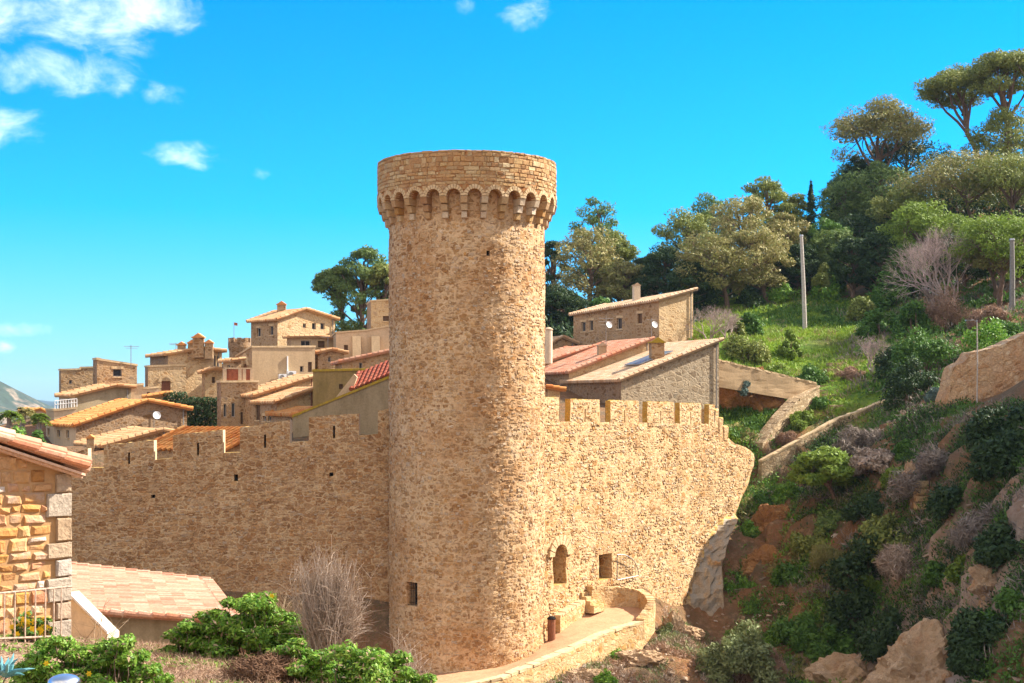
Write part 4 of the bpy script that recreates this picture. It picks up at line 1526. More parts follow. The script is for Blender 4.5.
chimney(h5[0], 282, 305, 315, 128, .75, 'house_stone', 'tile_orange')
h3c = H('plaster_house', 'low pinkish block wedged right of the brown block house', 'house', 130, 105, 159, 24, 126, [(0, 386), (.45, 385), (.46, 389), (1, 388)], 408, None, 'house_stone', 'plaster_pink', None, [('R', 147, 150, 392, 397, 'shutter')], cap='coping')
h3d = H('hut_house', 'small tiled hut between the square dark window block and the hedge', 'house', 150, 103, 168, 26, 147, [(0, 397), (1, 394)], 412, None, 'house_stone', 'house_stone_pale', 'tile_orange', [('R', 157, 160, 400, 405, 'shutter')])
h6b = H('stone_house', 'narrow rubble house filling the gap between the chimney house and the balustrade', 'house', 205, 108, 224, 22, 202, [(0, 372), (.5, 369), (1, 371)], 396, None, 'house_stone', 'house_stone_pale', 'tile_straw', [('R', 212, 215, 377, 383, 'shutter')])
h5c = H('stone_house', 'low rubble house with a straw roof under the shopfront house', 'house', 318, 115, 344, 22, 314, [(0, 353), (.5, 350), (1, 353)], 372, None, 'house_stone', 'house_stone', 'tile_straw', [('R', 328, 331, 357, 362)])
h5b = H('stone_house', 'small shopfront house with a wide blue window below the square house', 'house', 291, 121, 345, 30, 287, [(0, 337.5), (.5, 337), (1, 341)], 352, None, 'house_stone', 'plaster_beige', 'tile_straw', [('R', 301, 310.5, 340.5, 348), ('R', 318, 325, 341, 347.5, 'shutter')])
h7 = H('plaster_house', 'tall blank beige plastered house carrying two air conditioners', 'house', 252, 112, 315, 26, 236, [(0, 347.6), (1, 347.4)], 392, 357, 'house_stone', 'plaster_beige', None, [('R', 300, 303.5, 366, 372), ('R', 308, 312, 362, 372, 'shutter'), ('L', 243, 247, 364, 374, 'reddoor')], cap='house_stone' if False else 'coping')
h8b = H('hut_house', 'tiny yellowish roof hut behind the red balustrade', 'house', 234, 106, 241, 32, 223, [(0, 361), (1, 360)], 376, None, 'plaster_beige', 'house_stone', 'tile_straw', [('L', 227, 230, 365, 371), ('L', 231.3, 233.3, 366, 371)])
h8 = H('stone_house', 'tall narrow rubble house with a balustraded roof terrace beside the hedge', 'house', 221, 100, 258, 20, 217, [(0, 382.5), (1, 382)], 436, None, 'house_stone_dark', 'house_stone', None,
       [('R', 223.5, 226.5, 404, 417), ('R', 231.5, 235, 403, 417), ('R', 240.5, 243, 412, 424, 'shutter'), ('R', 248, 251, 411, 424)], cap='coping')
# red balustrade on the terrace
_, C8, dr8, dl8, L8, _, tp8 = h8
mb = MB()
ba = thing('roof_balustrade', 'red brick lattice balustrade on the roof terrace of the narrow house', 'balustrade', tuple(tp8[0]))
n8 = Vector((dr8.y, -dr8.x, 0))
u0, u1 = solve(C8, dr8, 225), solve(C8, dr8, 252)
zb = tp8[0].z + .15
for k in range(4):
    u = u0 + (u1 - u0) * (0, .56, .72, 1)[k]
    mb.box(C8 + dr8 * (u - .12) - n8 * .06 + Vector((0, 0, zb - C8.z)), dr8 * .24, -n8 * .24, (0, 0, .82))
mb.box(C8 + dr8 * u0 - n8 * .04 + Vector((0, 0, zb - C8.z + .823)), dr8 * (u1 - u0), -n8 * .28, (0, 0, .08))
mb.build('pier', M['plaster_pink'], ba)
mb = MB()
for r in range(6):
    for k in range(34):
        u = u0 + .15 + (u1 - u0 - .3) * k / 34
        if r % 2 == k % 2:
            mb.box(C8 + dr8 * u - n8 * .1 + Vector((0, 0, zb - C8.z + .02 + r * .13)), dr8 * .11, -n8 * .1, (0, 0, .125))
mb.box(C8 + dr8 * (u0 + .13) - n8 * .21 + Vector((0, 0, zb - C8.z)), dr8 * (u1 - u0 - .26), -n8 * .05, (0, 0, .8))
mb.build('lattice', M['brickred'], ba)
h9 = H('long_house', 'upper of three long straw coloured roofs stepping down beside the air conditioners', 'house', 255, 99, 315, 32, 238, [(0, 395.5), (1, 376.5)], 424, None, 'house_stone', 'house_stone_pale', 'tile_straw')
h9b = H('long_house', 'middle of three long straw coloured roofs with a shaded doorway under its eave', 'house', 277, 95, 315, 30, 254, [(0, 402), (1, 389.5)], 428, None, 'house_stone', 'house_stone_pale', 'tile_straw', [('L', 255.5, 260, 405, 420, 'shutter'), ('L', 263, 266, 416, 421), ('L', 268, 271, 416, 421)])
h9c = H('long_house', 'lowest of three long straw coloured roofs just behind the battlements', 'house', 295, 91, 318, 28, 271, [(0, 414.7), (1, 409)], 432, None, 'house_stone', 'house_stone_pale', 'tile_orange')
h10 = H('plaster_house', 'mossy brown plastered block with a yellow lichen top beside the tower', 'house', 313, 91, 396, 4, 309, [(0, 371.6), (1, 369.5)], 430, None, 'plaster_moss', 'plaster_moss', None, [('R', 339, 343, 384, 389, 'shutter')], cap='moss_cap')
h10b = H('plaster_house', 'grey plastered gable with a dark red roof wedged against the tower', 'house', 293, 85, 396, 3, 288, [(0, 417.5), (1, 375)], 445, None, 'plaster_grey', 'plaster_grey', None, cap='moss_cap', llen=3.0)
_, C10, dr10, dl10, LR10, LL10, tp10 = h10b
mb = MB()
ua, ub = solve(C10, dr10, 351), solve(C10, dr10, 396)
za = lambda u: tp10[0].z + (tp10[1].z - tp10[0].z) * u / LR10
A_ = C10 + dr10 * ua + dl10 * .4; A_.z = za(ua) + .18
B_ = C10 + dr10 * ub + dl10 * .4; B_.z = za(ub) + .18
D_ = A_ + dl10 * 2.6 + Vector((.35, 0, 1.1))
roof_sheet(mb, A_, B_, D_)
mb.build('roof', M['tile_darkred'], h10b[0])
mb = MB()
mb.prism([P(333, 401, 85.8), P(351, 394, 85.8), P(357, 377, 85.8), P(354, 374, 85.8)], (0, .5, 0))
mb.build('lit_wall_strip', M['plaster_pink'], h10b[0])  # slanting wall strip; its sunlit look is put into the pale plaster
h11 = H('stone_house', 'tall stone tower house under the umbrella pine beside the round tower', 'house', 371, 128, 398, 10, 367, [(0, 301.5), (1, 300)], 345, None, 'house_stone', 'house_stone_pale', None, [('R', 383, 389, 316, 321, 'shutter')], cap='coping')
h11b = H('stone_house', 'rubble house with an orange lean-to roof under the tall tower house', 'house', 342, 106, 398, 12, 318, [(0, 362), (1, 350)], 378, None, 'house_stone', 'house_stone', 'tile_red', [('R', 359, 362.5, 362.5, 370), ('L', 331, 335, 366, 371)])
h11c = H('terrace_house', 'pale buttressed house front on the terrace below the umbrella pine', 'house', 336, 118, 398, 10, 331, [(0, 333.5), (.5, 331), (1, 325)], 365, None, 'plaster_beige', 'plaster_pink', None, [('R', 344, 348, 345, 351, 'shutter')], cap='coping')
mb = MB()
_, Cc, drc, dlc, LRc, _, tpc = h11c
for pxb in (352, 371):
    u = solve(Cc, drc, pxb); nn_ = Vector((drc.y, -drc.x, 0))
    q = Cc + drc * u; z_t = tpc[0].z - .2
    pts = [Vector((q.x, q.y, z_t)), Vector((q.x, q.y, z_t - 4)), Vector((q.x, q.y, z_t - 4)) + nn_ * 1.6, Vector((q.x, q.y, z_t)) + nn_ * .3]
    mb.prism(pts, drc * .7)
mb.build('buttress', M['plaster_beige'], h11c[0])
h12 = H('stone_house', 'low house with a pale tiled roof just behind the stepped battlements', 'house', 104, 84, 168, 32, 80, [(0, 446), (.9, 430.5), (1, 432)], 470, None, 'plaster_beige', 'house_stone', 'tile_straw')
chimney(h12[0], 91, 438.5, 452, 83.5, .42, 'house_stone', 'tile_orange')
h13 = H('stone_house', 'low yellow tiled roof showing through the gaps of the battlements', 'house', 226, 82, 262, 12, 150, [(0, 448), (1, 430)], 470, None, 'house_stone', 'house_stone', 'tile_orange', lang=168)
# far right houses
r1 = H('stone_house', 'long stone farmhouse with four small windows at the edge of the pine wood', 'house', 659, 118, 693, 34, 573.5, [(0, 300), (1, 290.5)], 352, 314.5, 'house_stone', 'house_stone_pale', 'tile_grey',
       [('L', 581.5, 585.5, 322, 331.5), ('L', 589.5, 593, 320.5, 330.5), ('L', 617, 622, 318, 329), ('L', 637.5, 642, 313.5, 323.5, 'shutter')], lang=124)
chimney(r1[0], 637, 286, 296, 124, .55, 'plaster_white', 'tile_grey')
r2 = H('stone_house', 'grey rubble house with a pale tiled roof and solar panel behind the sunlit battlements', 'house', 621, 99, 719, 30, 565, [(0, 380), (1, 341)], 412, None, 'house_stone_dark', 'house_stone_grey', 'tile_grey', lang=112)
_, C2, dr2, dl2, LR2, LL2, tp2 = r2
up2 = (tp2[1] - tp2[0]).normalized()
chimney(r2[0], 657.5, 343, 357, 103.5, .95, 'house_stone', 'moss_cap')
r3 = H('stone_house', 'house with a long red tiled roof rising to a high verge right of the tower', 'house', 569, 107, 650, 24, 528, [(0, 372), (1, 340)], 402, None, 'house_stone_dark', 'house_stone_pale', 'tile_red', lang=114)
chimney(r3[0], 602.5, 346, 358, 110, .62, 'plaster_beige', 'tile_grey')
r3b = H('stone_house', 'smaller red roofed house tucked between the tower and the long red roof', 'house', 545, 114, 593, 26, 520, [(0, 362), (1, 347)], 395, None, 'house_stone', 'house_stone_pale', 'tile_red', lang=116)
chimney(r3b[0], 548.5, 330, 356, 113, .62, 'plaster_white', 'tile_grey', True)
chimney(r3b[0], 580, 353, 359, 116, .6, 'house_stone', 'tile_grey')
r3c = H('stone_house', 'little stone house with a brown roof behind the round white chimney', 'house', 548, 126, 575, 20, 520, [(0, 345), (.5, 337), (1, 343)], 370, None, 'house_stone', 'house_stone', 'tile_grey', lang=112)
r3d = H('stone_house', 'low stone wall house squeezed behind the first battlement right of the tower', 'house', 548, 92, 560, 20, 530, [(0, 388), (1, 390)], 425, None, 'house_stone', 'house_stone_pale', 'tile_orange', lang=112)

# solar panel on the grey house roof
nr2 = dl2.cross(up2).normalized()
nr2 = nr2 if nr2.z > 0 else -nr2
def on_roof2(px, up):
    o = tp2[0] + up2 * up
    return o + dl2 * solve(o, dl2, px)
pa = on_roof2(640, 3.0)
sp = thing('solar_panel', 'flat blue-grey solar panel lying on the pale tiled roof', 'solar panel', tuple(pa))
mb = MB(); mb.box(pa + nr2 * .2, dl2 * 2.4, up2 * 3.2, nr2 * .06); mb.build('panel_frame', M['grey_metal'], sp)
mb = MB()
for k in range(3):
    mb.box(pa + nr2 * .264 + dl2 * (.06 + .78 * k) + up2 * .06, dl2 * .72, up2 * 3.08, nr2 * .012)
mb.build('glass', M['panel_blue'], sp)

# round keep with battlements in the old town
kp = P(239.5, 356, 136)
keep = thing('round_keep', 'small far round stone turret with a battlemented rim beside the square house', 'turret', tuple(kp - Vector((0, 0, 3))))
mb = MB(); rk = 1.03
mb.lathe(kp - Vector((0, 0, 3)), [(rk * .94, 0), (rk * .94, 3.4), (rk * 1.05, 3.8), (rk * 1.05, 4.3)], 24)
mb.build('shaft', M['house_stone_dark'], keep)
for k in range(9):
    a = 2 * math.pi * k / 9
    mb = MB()
    c_ = kp + Vector((math.cos(a) * rk * .93, math.sin(a) * rk * .93, 1.3))
    tg = Vector((-math.sin(a), math.cos(a), 0)); rd = Vector((math.cos(a), math.sin(a), 0))
    mb.box(c_ - tg * .2 - rd * .1, tg * .4, rd * .2, (0, 0, .42), jit=.02)
    mb.build('merlon', M['house_stone_dark'], keep)
# flag pole
fp_ = P(234, 340, 137)
fl = thing('flag_pole', 'thin flag pole with a small red flag above the far turret', 'flag pole', tuple(fp_))
mb = MB(); mb.tube([fp_, fp_ + Vector((0, 0, 1.75))], .03, 5); mb.build('pole', M['grey_metal'], fl)
mb = MB(); q = fp_ + Vector((0, 0, 1.7)); mb.box(q, (.32, .12, -.05), (0, .015, 0), (0, 0, -.28)); mb.build('flag', M['brickred'], fl)

# air conditioners and a white pipe on the beige wall
_, C7, dr7, dl7, L7, _, tp7 = h7
n7 = Vector((dr7.y, -dr7.x, 0))
for k, (a, b_, y0, y1, lab) in enumerate(((277.5, 285, 374, 380, 'smaller white air conditioner, left of the pair on the beige wall'), (286, 294.5, 371, 378.5, 'larger white air conditioner below the vertical pipe'))):
    u0, u1 = solve(C7, dr7, a), solve(C7, dr7, b_)
    o = C7 + dr7 * u0 + n7 * .08; o.z = zat(y1, o.y)
    ac = thing('air_conditioner', lab, 'air conditioner', tuple(o), 'air conditioners on the beige wall')
    hh = zat(y0, o.y) - o.z
    mb = MB(); mb.box(o, dr7 * (u1 - u0), n7 * .35, (0, 0, hh)); mb.build('casing', M['white_metal'], ac)
    mb = MB(); c_ = o + dr7 * ((u1 - u0) * .4) + n7 * .352 + Vector((0, 0, hh / 2)); rr = hh * .38
    mb.prism([c_ + dr7 * (math.cos(q) * rr) + Vector((0, 0, math.sin(q) * rr)) for q in np.linspace(0, 2 * math.pi, 15)[:-1]], n7 * .012)
    mb.build('fan_grille', M['pole_dark'], ac)
u0 = solve(C7, dr7, 287.2); o = C7 + dr7 * u0 + n7 * .06
pp_ = thing('drain_pipe', 'white vertical pipe above the air conditioners', 'pipe', (o.x, o.y, zat(371, o.y)))
mb = MB(); mb.tube([Vector((o.x, o.y, zat(371.2, o.y))), Vector((o.x, o.y, zat(356, o.y)))], .06, 8); mb.build('pipe', M['white_metal'], pp_)

# terrace railing on the annexe
ra = thing('terrace_railing', 'pale metal railing round the roof terrace of the annexe', 'railing', tuple(h2b[6][0]))
mb = MB()
tA, tB = h2b[6][0], h2b[6][1]
for k in range(9):
    p = tA.lerp(tB, k / 8) + Vector((0, .2, .15)); mb.tube([p, p + Vector((0, 0, .55))], .02, 4)
for hh in (.3, .55):
    mb.tube([tA + Vector((0, .2, .15 + hh)), tB + Vector((0, .2, .15 + hh))], .022, 4)
mb.build('rail', M['white_metal'], ra)


def antenna(px, py0, py1, Y, label, arms=4, dish=False):
    p, q = P(px, py1, Y), P(px, py0, Y)
    a = thing('tv_antenna', label, 'antenna', tuple(p))
    mb = MB(); mb.tube([p - Vector((0, 0, .4)), q], .028, 5); mb.build('mast', M['pole_dark'], a)
    mb = MB()
    h_ = q.z - p.z
    for k in range(arms):
        z = p.z + h_ * (.92 - .1 * (k // 2))
        w = .55 if k % 2 else .4
        mb.tube([Vector((p.x - w, p.y - .15 + .1 * k, z)), Vector((p.x + w, p.y + .15 + .1 * k, z))], .016, 4)
    mb.build('aerial', M['pole_dark'], a)
    if dish:
        mb = MB()
        c_ = p + Vector((.25, -.2, h_ * .72)); dn = Vector((.5, -.8, .3)).normalized()
        e1 = dn.orthogonal().normalized(); e2 = dn.cross(e1)
        ring = []
        for rr, dd in ((.02, -.07), (.16, -.05), (.27, 0)):
            ring.append([c_ + dn * dd + (e1 * math.cos(w) + e2 * math.sin(w)) * rr for w in np.linspace(0, 2 * math.pi, 17)[:-1]])
        for r0, r1 in zip(ring[:-1], ring[1:]):
            for k in range(16):
                mb.quad(r0[k], r0[(k + 1) % 16], r1[(k + 1) % 16], r1[k])
        mb.build('dish', M['white_metal'], a)


antenna(606, 316, 347, 112, 'crowded aerial mast on the long red roof', 6, True)
antenna(651.5, 318, 341, 112, 'thin mast with a white dish on the red roof verge', 1, True)
antenna(154, 410, 428, 95, 'white dish aerial on the orange gable roof', 2, True)
antenna(131, 345, 362, 108, 'lone thin aerial above the brown block house', 3)
antenna(176, 343, 352, 114, 'low aerial left of the chimney cluster', 4)
antenna(328, 336, 350, 118, 'small aerial beside the shopfront house', 2)
# ================================================================== VEGETATION
def quads_obj(name, cen, nrm, up, w, h, mat, parent=None, origin=(0, 0, 0), kind=None, bend=0.0):
    """many leaf-sized faces: centre, normal, long axis, half width, half length (arrays)"""
    n = len(cen)
    nrm = nrm / (np.linalg.norm(nrm, axis=1, keepdims=True) + 1e-9)
    up = up - (up * nrm).sum(1, keepdims=True) * nrm
    up /= (np.linalg.norm(up, axis=1, keepdims=True) + 1e-9)
    sd = np.cross(up, nrm)
    w = np.broadcast_to(np.asarray(w, float), (n,))[:, None]; h = np.broadcast_to(np.asarray(h, float), (n,))[:, None]
    # a pointed leaf: tip, two shoulders, foot
    v = np.stack([cen - up * h, cen + sd * w - up * h * .1 + nrm * bend * w, cen + up * h, cen - sd * w - up * h * .1 + nrm * bend * w], 1).reshape(-1, 3)
    o3 = np.array(parent['_o'] if parent is not None else origin, dtype=float)
    me = bpy.data.meshes.new(name)
    me.vertices.add(4 * n); me.loops.add(4 * n); me.polygons.add(n)
    me.vertices.foreach_set('co', np.ascontiguousarray((v - o3).ravel(), dtype=np.float32))
    me.loops.foreach_set('vertex_index', np.arange(4 * n, dtype=np.int32))
    me.polygons.foreach_set('loop_start', np.arange(0, 4 * n, 4, dtype=np.int32))
    me.polygons.foreach_set('loop_total', np.full(n, 4, dtype=np.int32))
    me.materials.append(mat)
    me.update(calc_edges=True)
    ob = bpy.data.objects.new(name, me); COL.objects.link(ob)
    if parent is not None:
        ob.parent = parent
    else:
        ob.location = tuple(o3)
    ob['_o'] = tuple(float(x) for x in o3)
    if kind:
        ob['kind'] = kind
    return ob


def rdir(n):
    v = RNG.normal(size=(n, 3))
    return v / np.linalg.norm(v, axis=1, keepdims=True)


def clump_leaves(clumps, per, size, aspect, upb=.35, hollow=.45, vary=.35):
    """clumps: list of (centre, rx, ry, rz)"""
    C_, N_, U_, S_ = [], [], [], []
    for (c, rx, ry, rz) in clumps:
        n = max(6, int(per * RNG.uniform(.75, 1.25)))
        d = rdir(n)
        r = hollow + (1 - hollow) * RNG.random(n) ** .6
        r *= 1 + vary * np.array([noise.noise(Vector(x) * 1.7 + Vector(c)) for x in d])
        p = np.array(c) + d * r[:, None] * np.array([rx, ry, rz])
        C_.append(p); N_.append(d * .6 + rdir(n) * .7 + np.array([0, 0, upb])); U_.append(d + rdir(n) * .8 + np.array([0, 0, upb]))
        S_.append(size * RNG.uniform(.6, 1.3, n))
    S_ = np.concatenate(S_)
    return np.concatenate(C_), np.concatenate(N_), np.concatenate(U_), S_ * aspect, S_


def limb(mb, a, b_, r0, r1, sag=.12, n=5, seg=4):
    a, b_ = Vector(a), Vector(b_)
    d = b_ - a
    side = Vector((random.uniform(-1, 1), random.uniform(-1, 1), random.uniform(-.3, .6))) * d.length * sag
    pts = []
    for k in range(seg + 1):
        f = k / seg
        pts.append(a + d * f + side * math.sin(math.pi * f) + Vector([random.uniform(-.03, .03) * d.length for _ in range(3)]) * (0 < k < seg))
    mb.tube(pts, [r0 + (r1 - r0) * k / seg for k in range(seg + 1)], n, cap=False)
    return pts


def tree(name, label, px, top, wpx, Y, kind, leaf, cat='tree', bark='bark', group=None, base=None, per=None, size=None, lean=0.0, z=None, hpx=None):
    """column px of the crown, row of its top, crown width in columns, distance"""
    if Y is None:
        Y = hit(base if base is not None else px, top + (hpx or wpx * .72)) + .2
    x = xat(px, Y)
    bx = xat(base, Y) if base is not None else x
    z0 = gz(bx, Y) - .25 if z is None else z
    zt = zat(top, Y)
    H_ = max(1.0, zt - z0)
    W = wpx / F * Y / 2
    o = thing(name, label, cat, (bx, Y, z0), group)
    B = Vector((bx, Y, z0)); Tp = Vector((x, Y, zt))
    mb = MB()
    clumps = []
    k = Y / 130
    if kind == 'umbrella':
        ch = min(H_ * .58, W * 1.15)
        fork = B.lerp(Vector((x, Y, zt - ch * .9)), .62)
        r0 = .035 * H_ * .6 + .08
        limb(mb, B, fork, r0, r0 * .75, .05, 7)
        nc = 38
        mains = []
        for q in range(7):
            a = q * 2.399 + random.random() * .6
            rr = random.uniform(.3, .7)
            e = Vector((x + math.cos(a) * rr * W, Y + math.sin(a) * rr * W, zt - ch * random.uniform(.5, .72)))
            st = fork if q % 2 else fork.lerp(Vector((x, Y, zt - ch * .7)), random.uniform(.1, .5))
            limb(mb, st, e, r0 * .5, r0 * .26, .13, 5, 4)
            mains.append(e)
        limb(mb, fork, Vector((x, Y, zt - ch * .6)), r0 * .7, r0 * .4, .1, 6, 4)
        mains.append(Vector((x, Y, zt - ch * .6)))
        for i in range(nc):
            a = i * 2.399 + random.random() * .5
            rr = math.sqrt((i + .6) / nc)
            c = Vector((x + math.cos(a) * rr * W * .88, Y + math.sin(a) * rr * W * .88, zt - ch * (.17 + .5 * rr * rr) - (random.random() ** 2) * ch * .45))
            s = W * random.uniform(.24, .36)
            clumps.append((c, s * 1.15, s * 1.15, s * .6))
            e = min(mains, key=lambda q: (q - c).length)
            limb(mb, e, c, r0 * .2, r0 * .06, .15, 4, 3)
        per = int((per or 170) * 2.1); size = size or .155 * k
        lv = clump_leaves(clumps, per, size, .36, .4)
    elif kind == 'pine':
        r0 = .03 * H_ + .06
        top_ = Vector((x, Y, zt - .1 * H_))
        tr = limb(mb, B, top_, r0, r0 * .2, .05, 7, 6)
        nc = 34
        for i in range(nc):
            f = (i + .5) / nc
            hh = .30 + .68 * f
            env = math.sin(math.pi * min(1, (.22 + .72 * f))) ** .7
            a = i * 2.399
            rr = env * random.uniform(.45, 1.0)
            c = Vector((x + math.cos(a) * rr * W, Y + math.sin(a) * rr * W, z0 + hh * H_ + random.uniform(-.04, .04) * H_))
            s = W * random.uniform(.2, .36)
            clumps.append((c, s, s, s * .62))
            q = B.lerp(top_, max(.2, hh - .14))
            limb(mb, q, c, r0 * .3, r0 * .07, .12, 4, 3)
        per = int((per or 140) * 1.9); size = size or .165 * k
        lv = clump_leaves(clumps, per, size, .33, .35)
    elif kind == 'bush':
        nc = max(8, int(10 + W * 3))
        for i in range(nc):
            d = Vector(rdir(1)[0]); d.z = abs(d.z) * 1.1 - .1
            c = Vector((x + d.x * W * .72, Y + d.y * W * .72, z0 + H_ * (.12 + .66 * max(0, d.z) * random.uniform(.6, 1.05))))
            s = W * random.uniform(.28, .42)
            clumps.append((c, s, s, min(s, H_ * .3)))
            limb(mb, B, c, .05 * k + .02, .012, .15, 4, 3)
        per = per or int(260 + 1400 / nc); size = size or .15 * k
        asp = .5
        if leaf in ('brush_grey', 'twig_grey', 'leaf_pinkbrown', 'leaf_brown') and cat == 'shrub':
            asp, size, per = .09, size * 1.7, int(per * 2.2)
        lv = clump_leaves(clumps, per, size, asp, .25, vary=.6)
    elif kind == 'cypress':
        mb.tube([B, Vector((x, Y, zt - .1 * H_))], [.16, .03], 6)
        for i in range(26):
            f = i / 25
            rr = W * (1 - f) ** .6 * (.5 + .5 * min(1, f * 6))
            a = i * 2.399
            clumps.append((Vector((x + math.cos(a) * rr * .35, Y + math.sin(a) * rr * .35, z0 + .3 + (H_ - .6) * f)), rr * .75 + .1, rr * .75 + .1, H_ * .06 + .1))
        per = per or 130; size = size or .16 * k
        lv = clump_leaves(clumps, per, size, .4, 1.0)
    elif kind == 'bare':
        def grow(p, d, L_, r, lev):
            e = p + d * L_ + Vector((0, 0, .05 * L_))
            limb(mb, p, e, r, r * .6, .09, 5 if lev < 2 else 3, 3 if lev < 3 else 2)
            if lev >= 5 or L_ < .14:
                return
            for q in range(3 if lev < 3 else 3):
                nd = (d + Vector(rdir(1)[0]) * .72 + Vector((0, 0, .12))).normalized()
                grow(p.lerp(e, random.uniform(.65, 1.0)), nd, L_ * random.uniform(.62, .8), max(.007 * k, r * .52), lev + 1)
        for q in range(4):
            d = Vector((random.uniform(-.6, .6) + lean, random.uniform(-.5, .5), 1)).normalized()
            grow(B, d, H_ * .36, .026 * H_ * .6 + .02, 0)
        mb.build('branches', M[bark], o)
        return o
    # crown and trunk
    quads_obj('crown' if cat == 'tree' else 'foliage', *lv, M[leaf], o)
    mb.build('trunk' if cat == 'tree' else 'stem', M[bark], o)
    o['_cl'] = 1
    return o


T = tree
# ---- skyline pines, right
T('umbrella_pine', 'lone brownish umbrella pine with layered crown standing against the sky above the wood', 880, 95, 98, 185, 'umbrella', 'leaf_brown', base=884, per=190)
T('umbrella_pine', 'leaning umbrella pine with a bare forked trunk, just left of the topmost pine', 956, 62, 74, 178, 'umbrella', 'leaf_olive', base=985, per=190)
T('umbrella_pine', 'topmost umbrella pine on the ridge at the edge of the photo', 1008, 42, 78, 174, 'umbrella', 'leaf_olive', base=1006, per=210)
T('pine_tree', 'dark pine mass behind the foot of the lone umbrella pine', 905, 140, 90, 190, 'pine', 'leaf_dark')
T('pine_tree', 'dark low pine left of the lone umbrella pine', 860, 158, 56, 188, 'pine', 'leaf_dark')
T('pine_tree', 'olive bushy pine under the topmost pine', 1006, 112, 74, 172, 'pine', 'leaf_olive')
T('umbrella_pine', 'wide flat pine with brown underside and pale branching trunks below the ridge', 962, 152, 124, 156, 'umbrella', 'leaf_brown', base=975)
T('umbrella_pine', 'wide flat pine with greenish top beside the pale branching trunks', 1015, 147, 110, 150, 'umbrella', 'leaf_olive', base=1008)
T('pine_tree', 'mid green pine with loose crown below the lone umbrella pine', 882, 165, 80, 168, 'pine', 'leaf_pine')
T('pine_tree', 'dark blue-green pine between the two cypresses and the loose green pine', 846, 182, 66, 172, 'pine', 'leaf_pine')
T('umbrella_pine', 'pale lime green umbrella pine lit by the sun above the bare trees', 924, 198, 84, 142, 'umbrella', 'leaf_lime', base=930)
T('umbrella_pine', 'lime topped umbrella pine with brown branches and a tall reddish trunk by the grey pole', 1004, 204, 104, 124, 'umbrella', 'leaf_lime', base=1000)
T('pine_tree', 'brown dry lower branches of pine beside the reddish trunk', 990, 226, 70, 127, 'umbrella', 'leaf_brown', base=997)
# ---- the wood behind the grass bank
T('pine_tree', 'olive pine forming the left shoulder of the wood', 688, 212, 76, 158, 'pine', 'leaf_olive', per=150)
T('pine_tree', 'tallest olive pine in the middle of the wood', 768, 178, 66, 168, 'pine', 'leaf_olive', per=150)
T('pine_tree', 'bluish pine with an open crown left of the tan pine', 712, 200, 66, 163, 'pine', 'leaf_pine')
T('pine_tree', 'large tan coloured pine with feathery sunlit branches behind the pole', 742, 200, 92, 152, 'pine', 'leaf_tan', per=170)
T('pine_tree', 'smaller tan pine drooping in front of the large tan one', 752, 232, 74, 147, 'pine', 'leaf_tan', per=160, base=770)
T('pine_tree', 'brownish pine with dark trunk leaning over the farmhouse end', 712, 238, 78, 146, 'pine', 'leaf_brown', base=728)
T('pine_tree', 'tan tipped pine above the white topped pole', 785, 215, 52, 156, 'pine', 'leaf_tan')
T('pine_tree', 'dark evergreen behind the farmhouse roof', 664, 248, 62, 152, 'pine', 'leaf_dark')
T('pine_tree', 'dark evergreen crowded between the farmhouse and the tan pines', 690, 264, 60, 146, 'pine', 'leaf_dark')
T('cypress', 'slim dark cypress spire on the skyline of the wood', 811, 184, 17, 166, 'cypress', 'leaf_dark')
T('cypress', 'shorter second cypress right of the slim spire', 834, 187, 15, 172, 'cypress', 'leaf_dark')
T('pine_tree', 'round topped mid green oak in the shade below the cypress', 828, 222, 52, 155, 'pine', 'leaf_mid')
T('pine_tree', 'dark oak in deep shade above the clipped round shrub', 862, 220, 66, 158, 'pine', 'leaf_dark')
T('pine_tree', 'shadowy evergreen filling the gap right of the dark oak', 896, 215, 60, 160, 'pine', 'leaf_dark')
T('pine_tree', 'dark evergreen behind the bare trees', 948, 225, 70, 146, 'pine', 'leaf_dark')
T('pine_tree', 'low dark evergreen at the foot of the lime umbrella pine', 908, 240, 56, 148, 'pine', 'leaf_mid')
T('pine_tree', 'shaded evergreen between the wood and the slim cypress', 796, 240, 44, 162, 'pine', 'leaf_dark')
T('olive_tree', 'small pale olive tree in front of the wood', 822, 250, 24, 147, 'bush', 'leaf_olive')
T('pine_tree', 'dark evergreen at the top edge of the grass bank behind the clipped shrub', 852, 238, 50, 144, 'pine', 'leaf_dark')
T('pine_tree', 'shady broad evergreen above the big leafy shrub', 880, 236, 56, 142, 'pine', 'leaf_dark')
T('pine_tree', 'mid green evergreen with visible stem left of the leafless pinkish tree', 908, 246, 46, 139, 'pine', 'leaf_mid')
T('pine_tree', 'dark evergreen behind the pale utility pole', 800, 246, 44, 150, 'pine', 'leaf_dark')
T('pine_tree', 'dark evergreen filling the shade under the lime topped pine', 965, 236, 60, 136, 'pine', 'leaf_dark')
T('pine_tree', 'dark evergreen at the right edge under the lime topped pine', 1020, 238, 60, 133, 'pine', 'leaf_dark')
# pines added on the unseen spur to cast shade over the ravine
for i, (xx, yy, hh) in enumerate(((42, 95, 4), (43, 90, 4), (46, 80, 7), (43, 77, 9), (46, 71, 9), (42, 66, 8), (44, 60, 8), (40, 55, 8), (38, 72, 6), (39, 80, 4))):
    T('pine_tree', 'unseen pine added on the spur right of the ravine to shade it', 512 + F * xx / yy, 400 - F * (gz(xx, yy) + hh) / yy, F * 6 / yy, yy, 'pine', 'leaf_pine', group='pines on the spur', per=90)
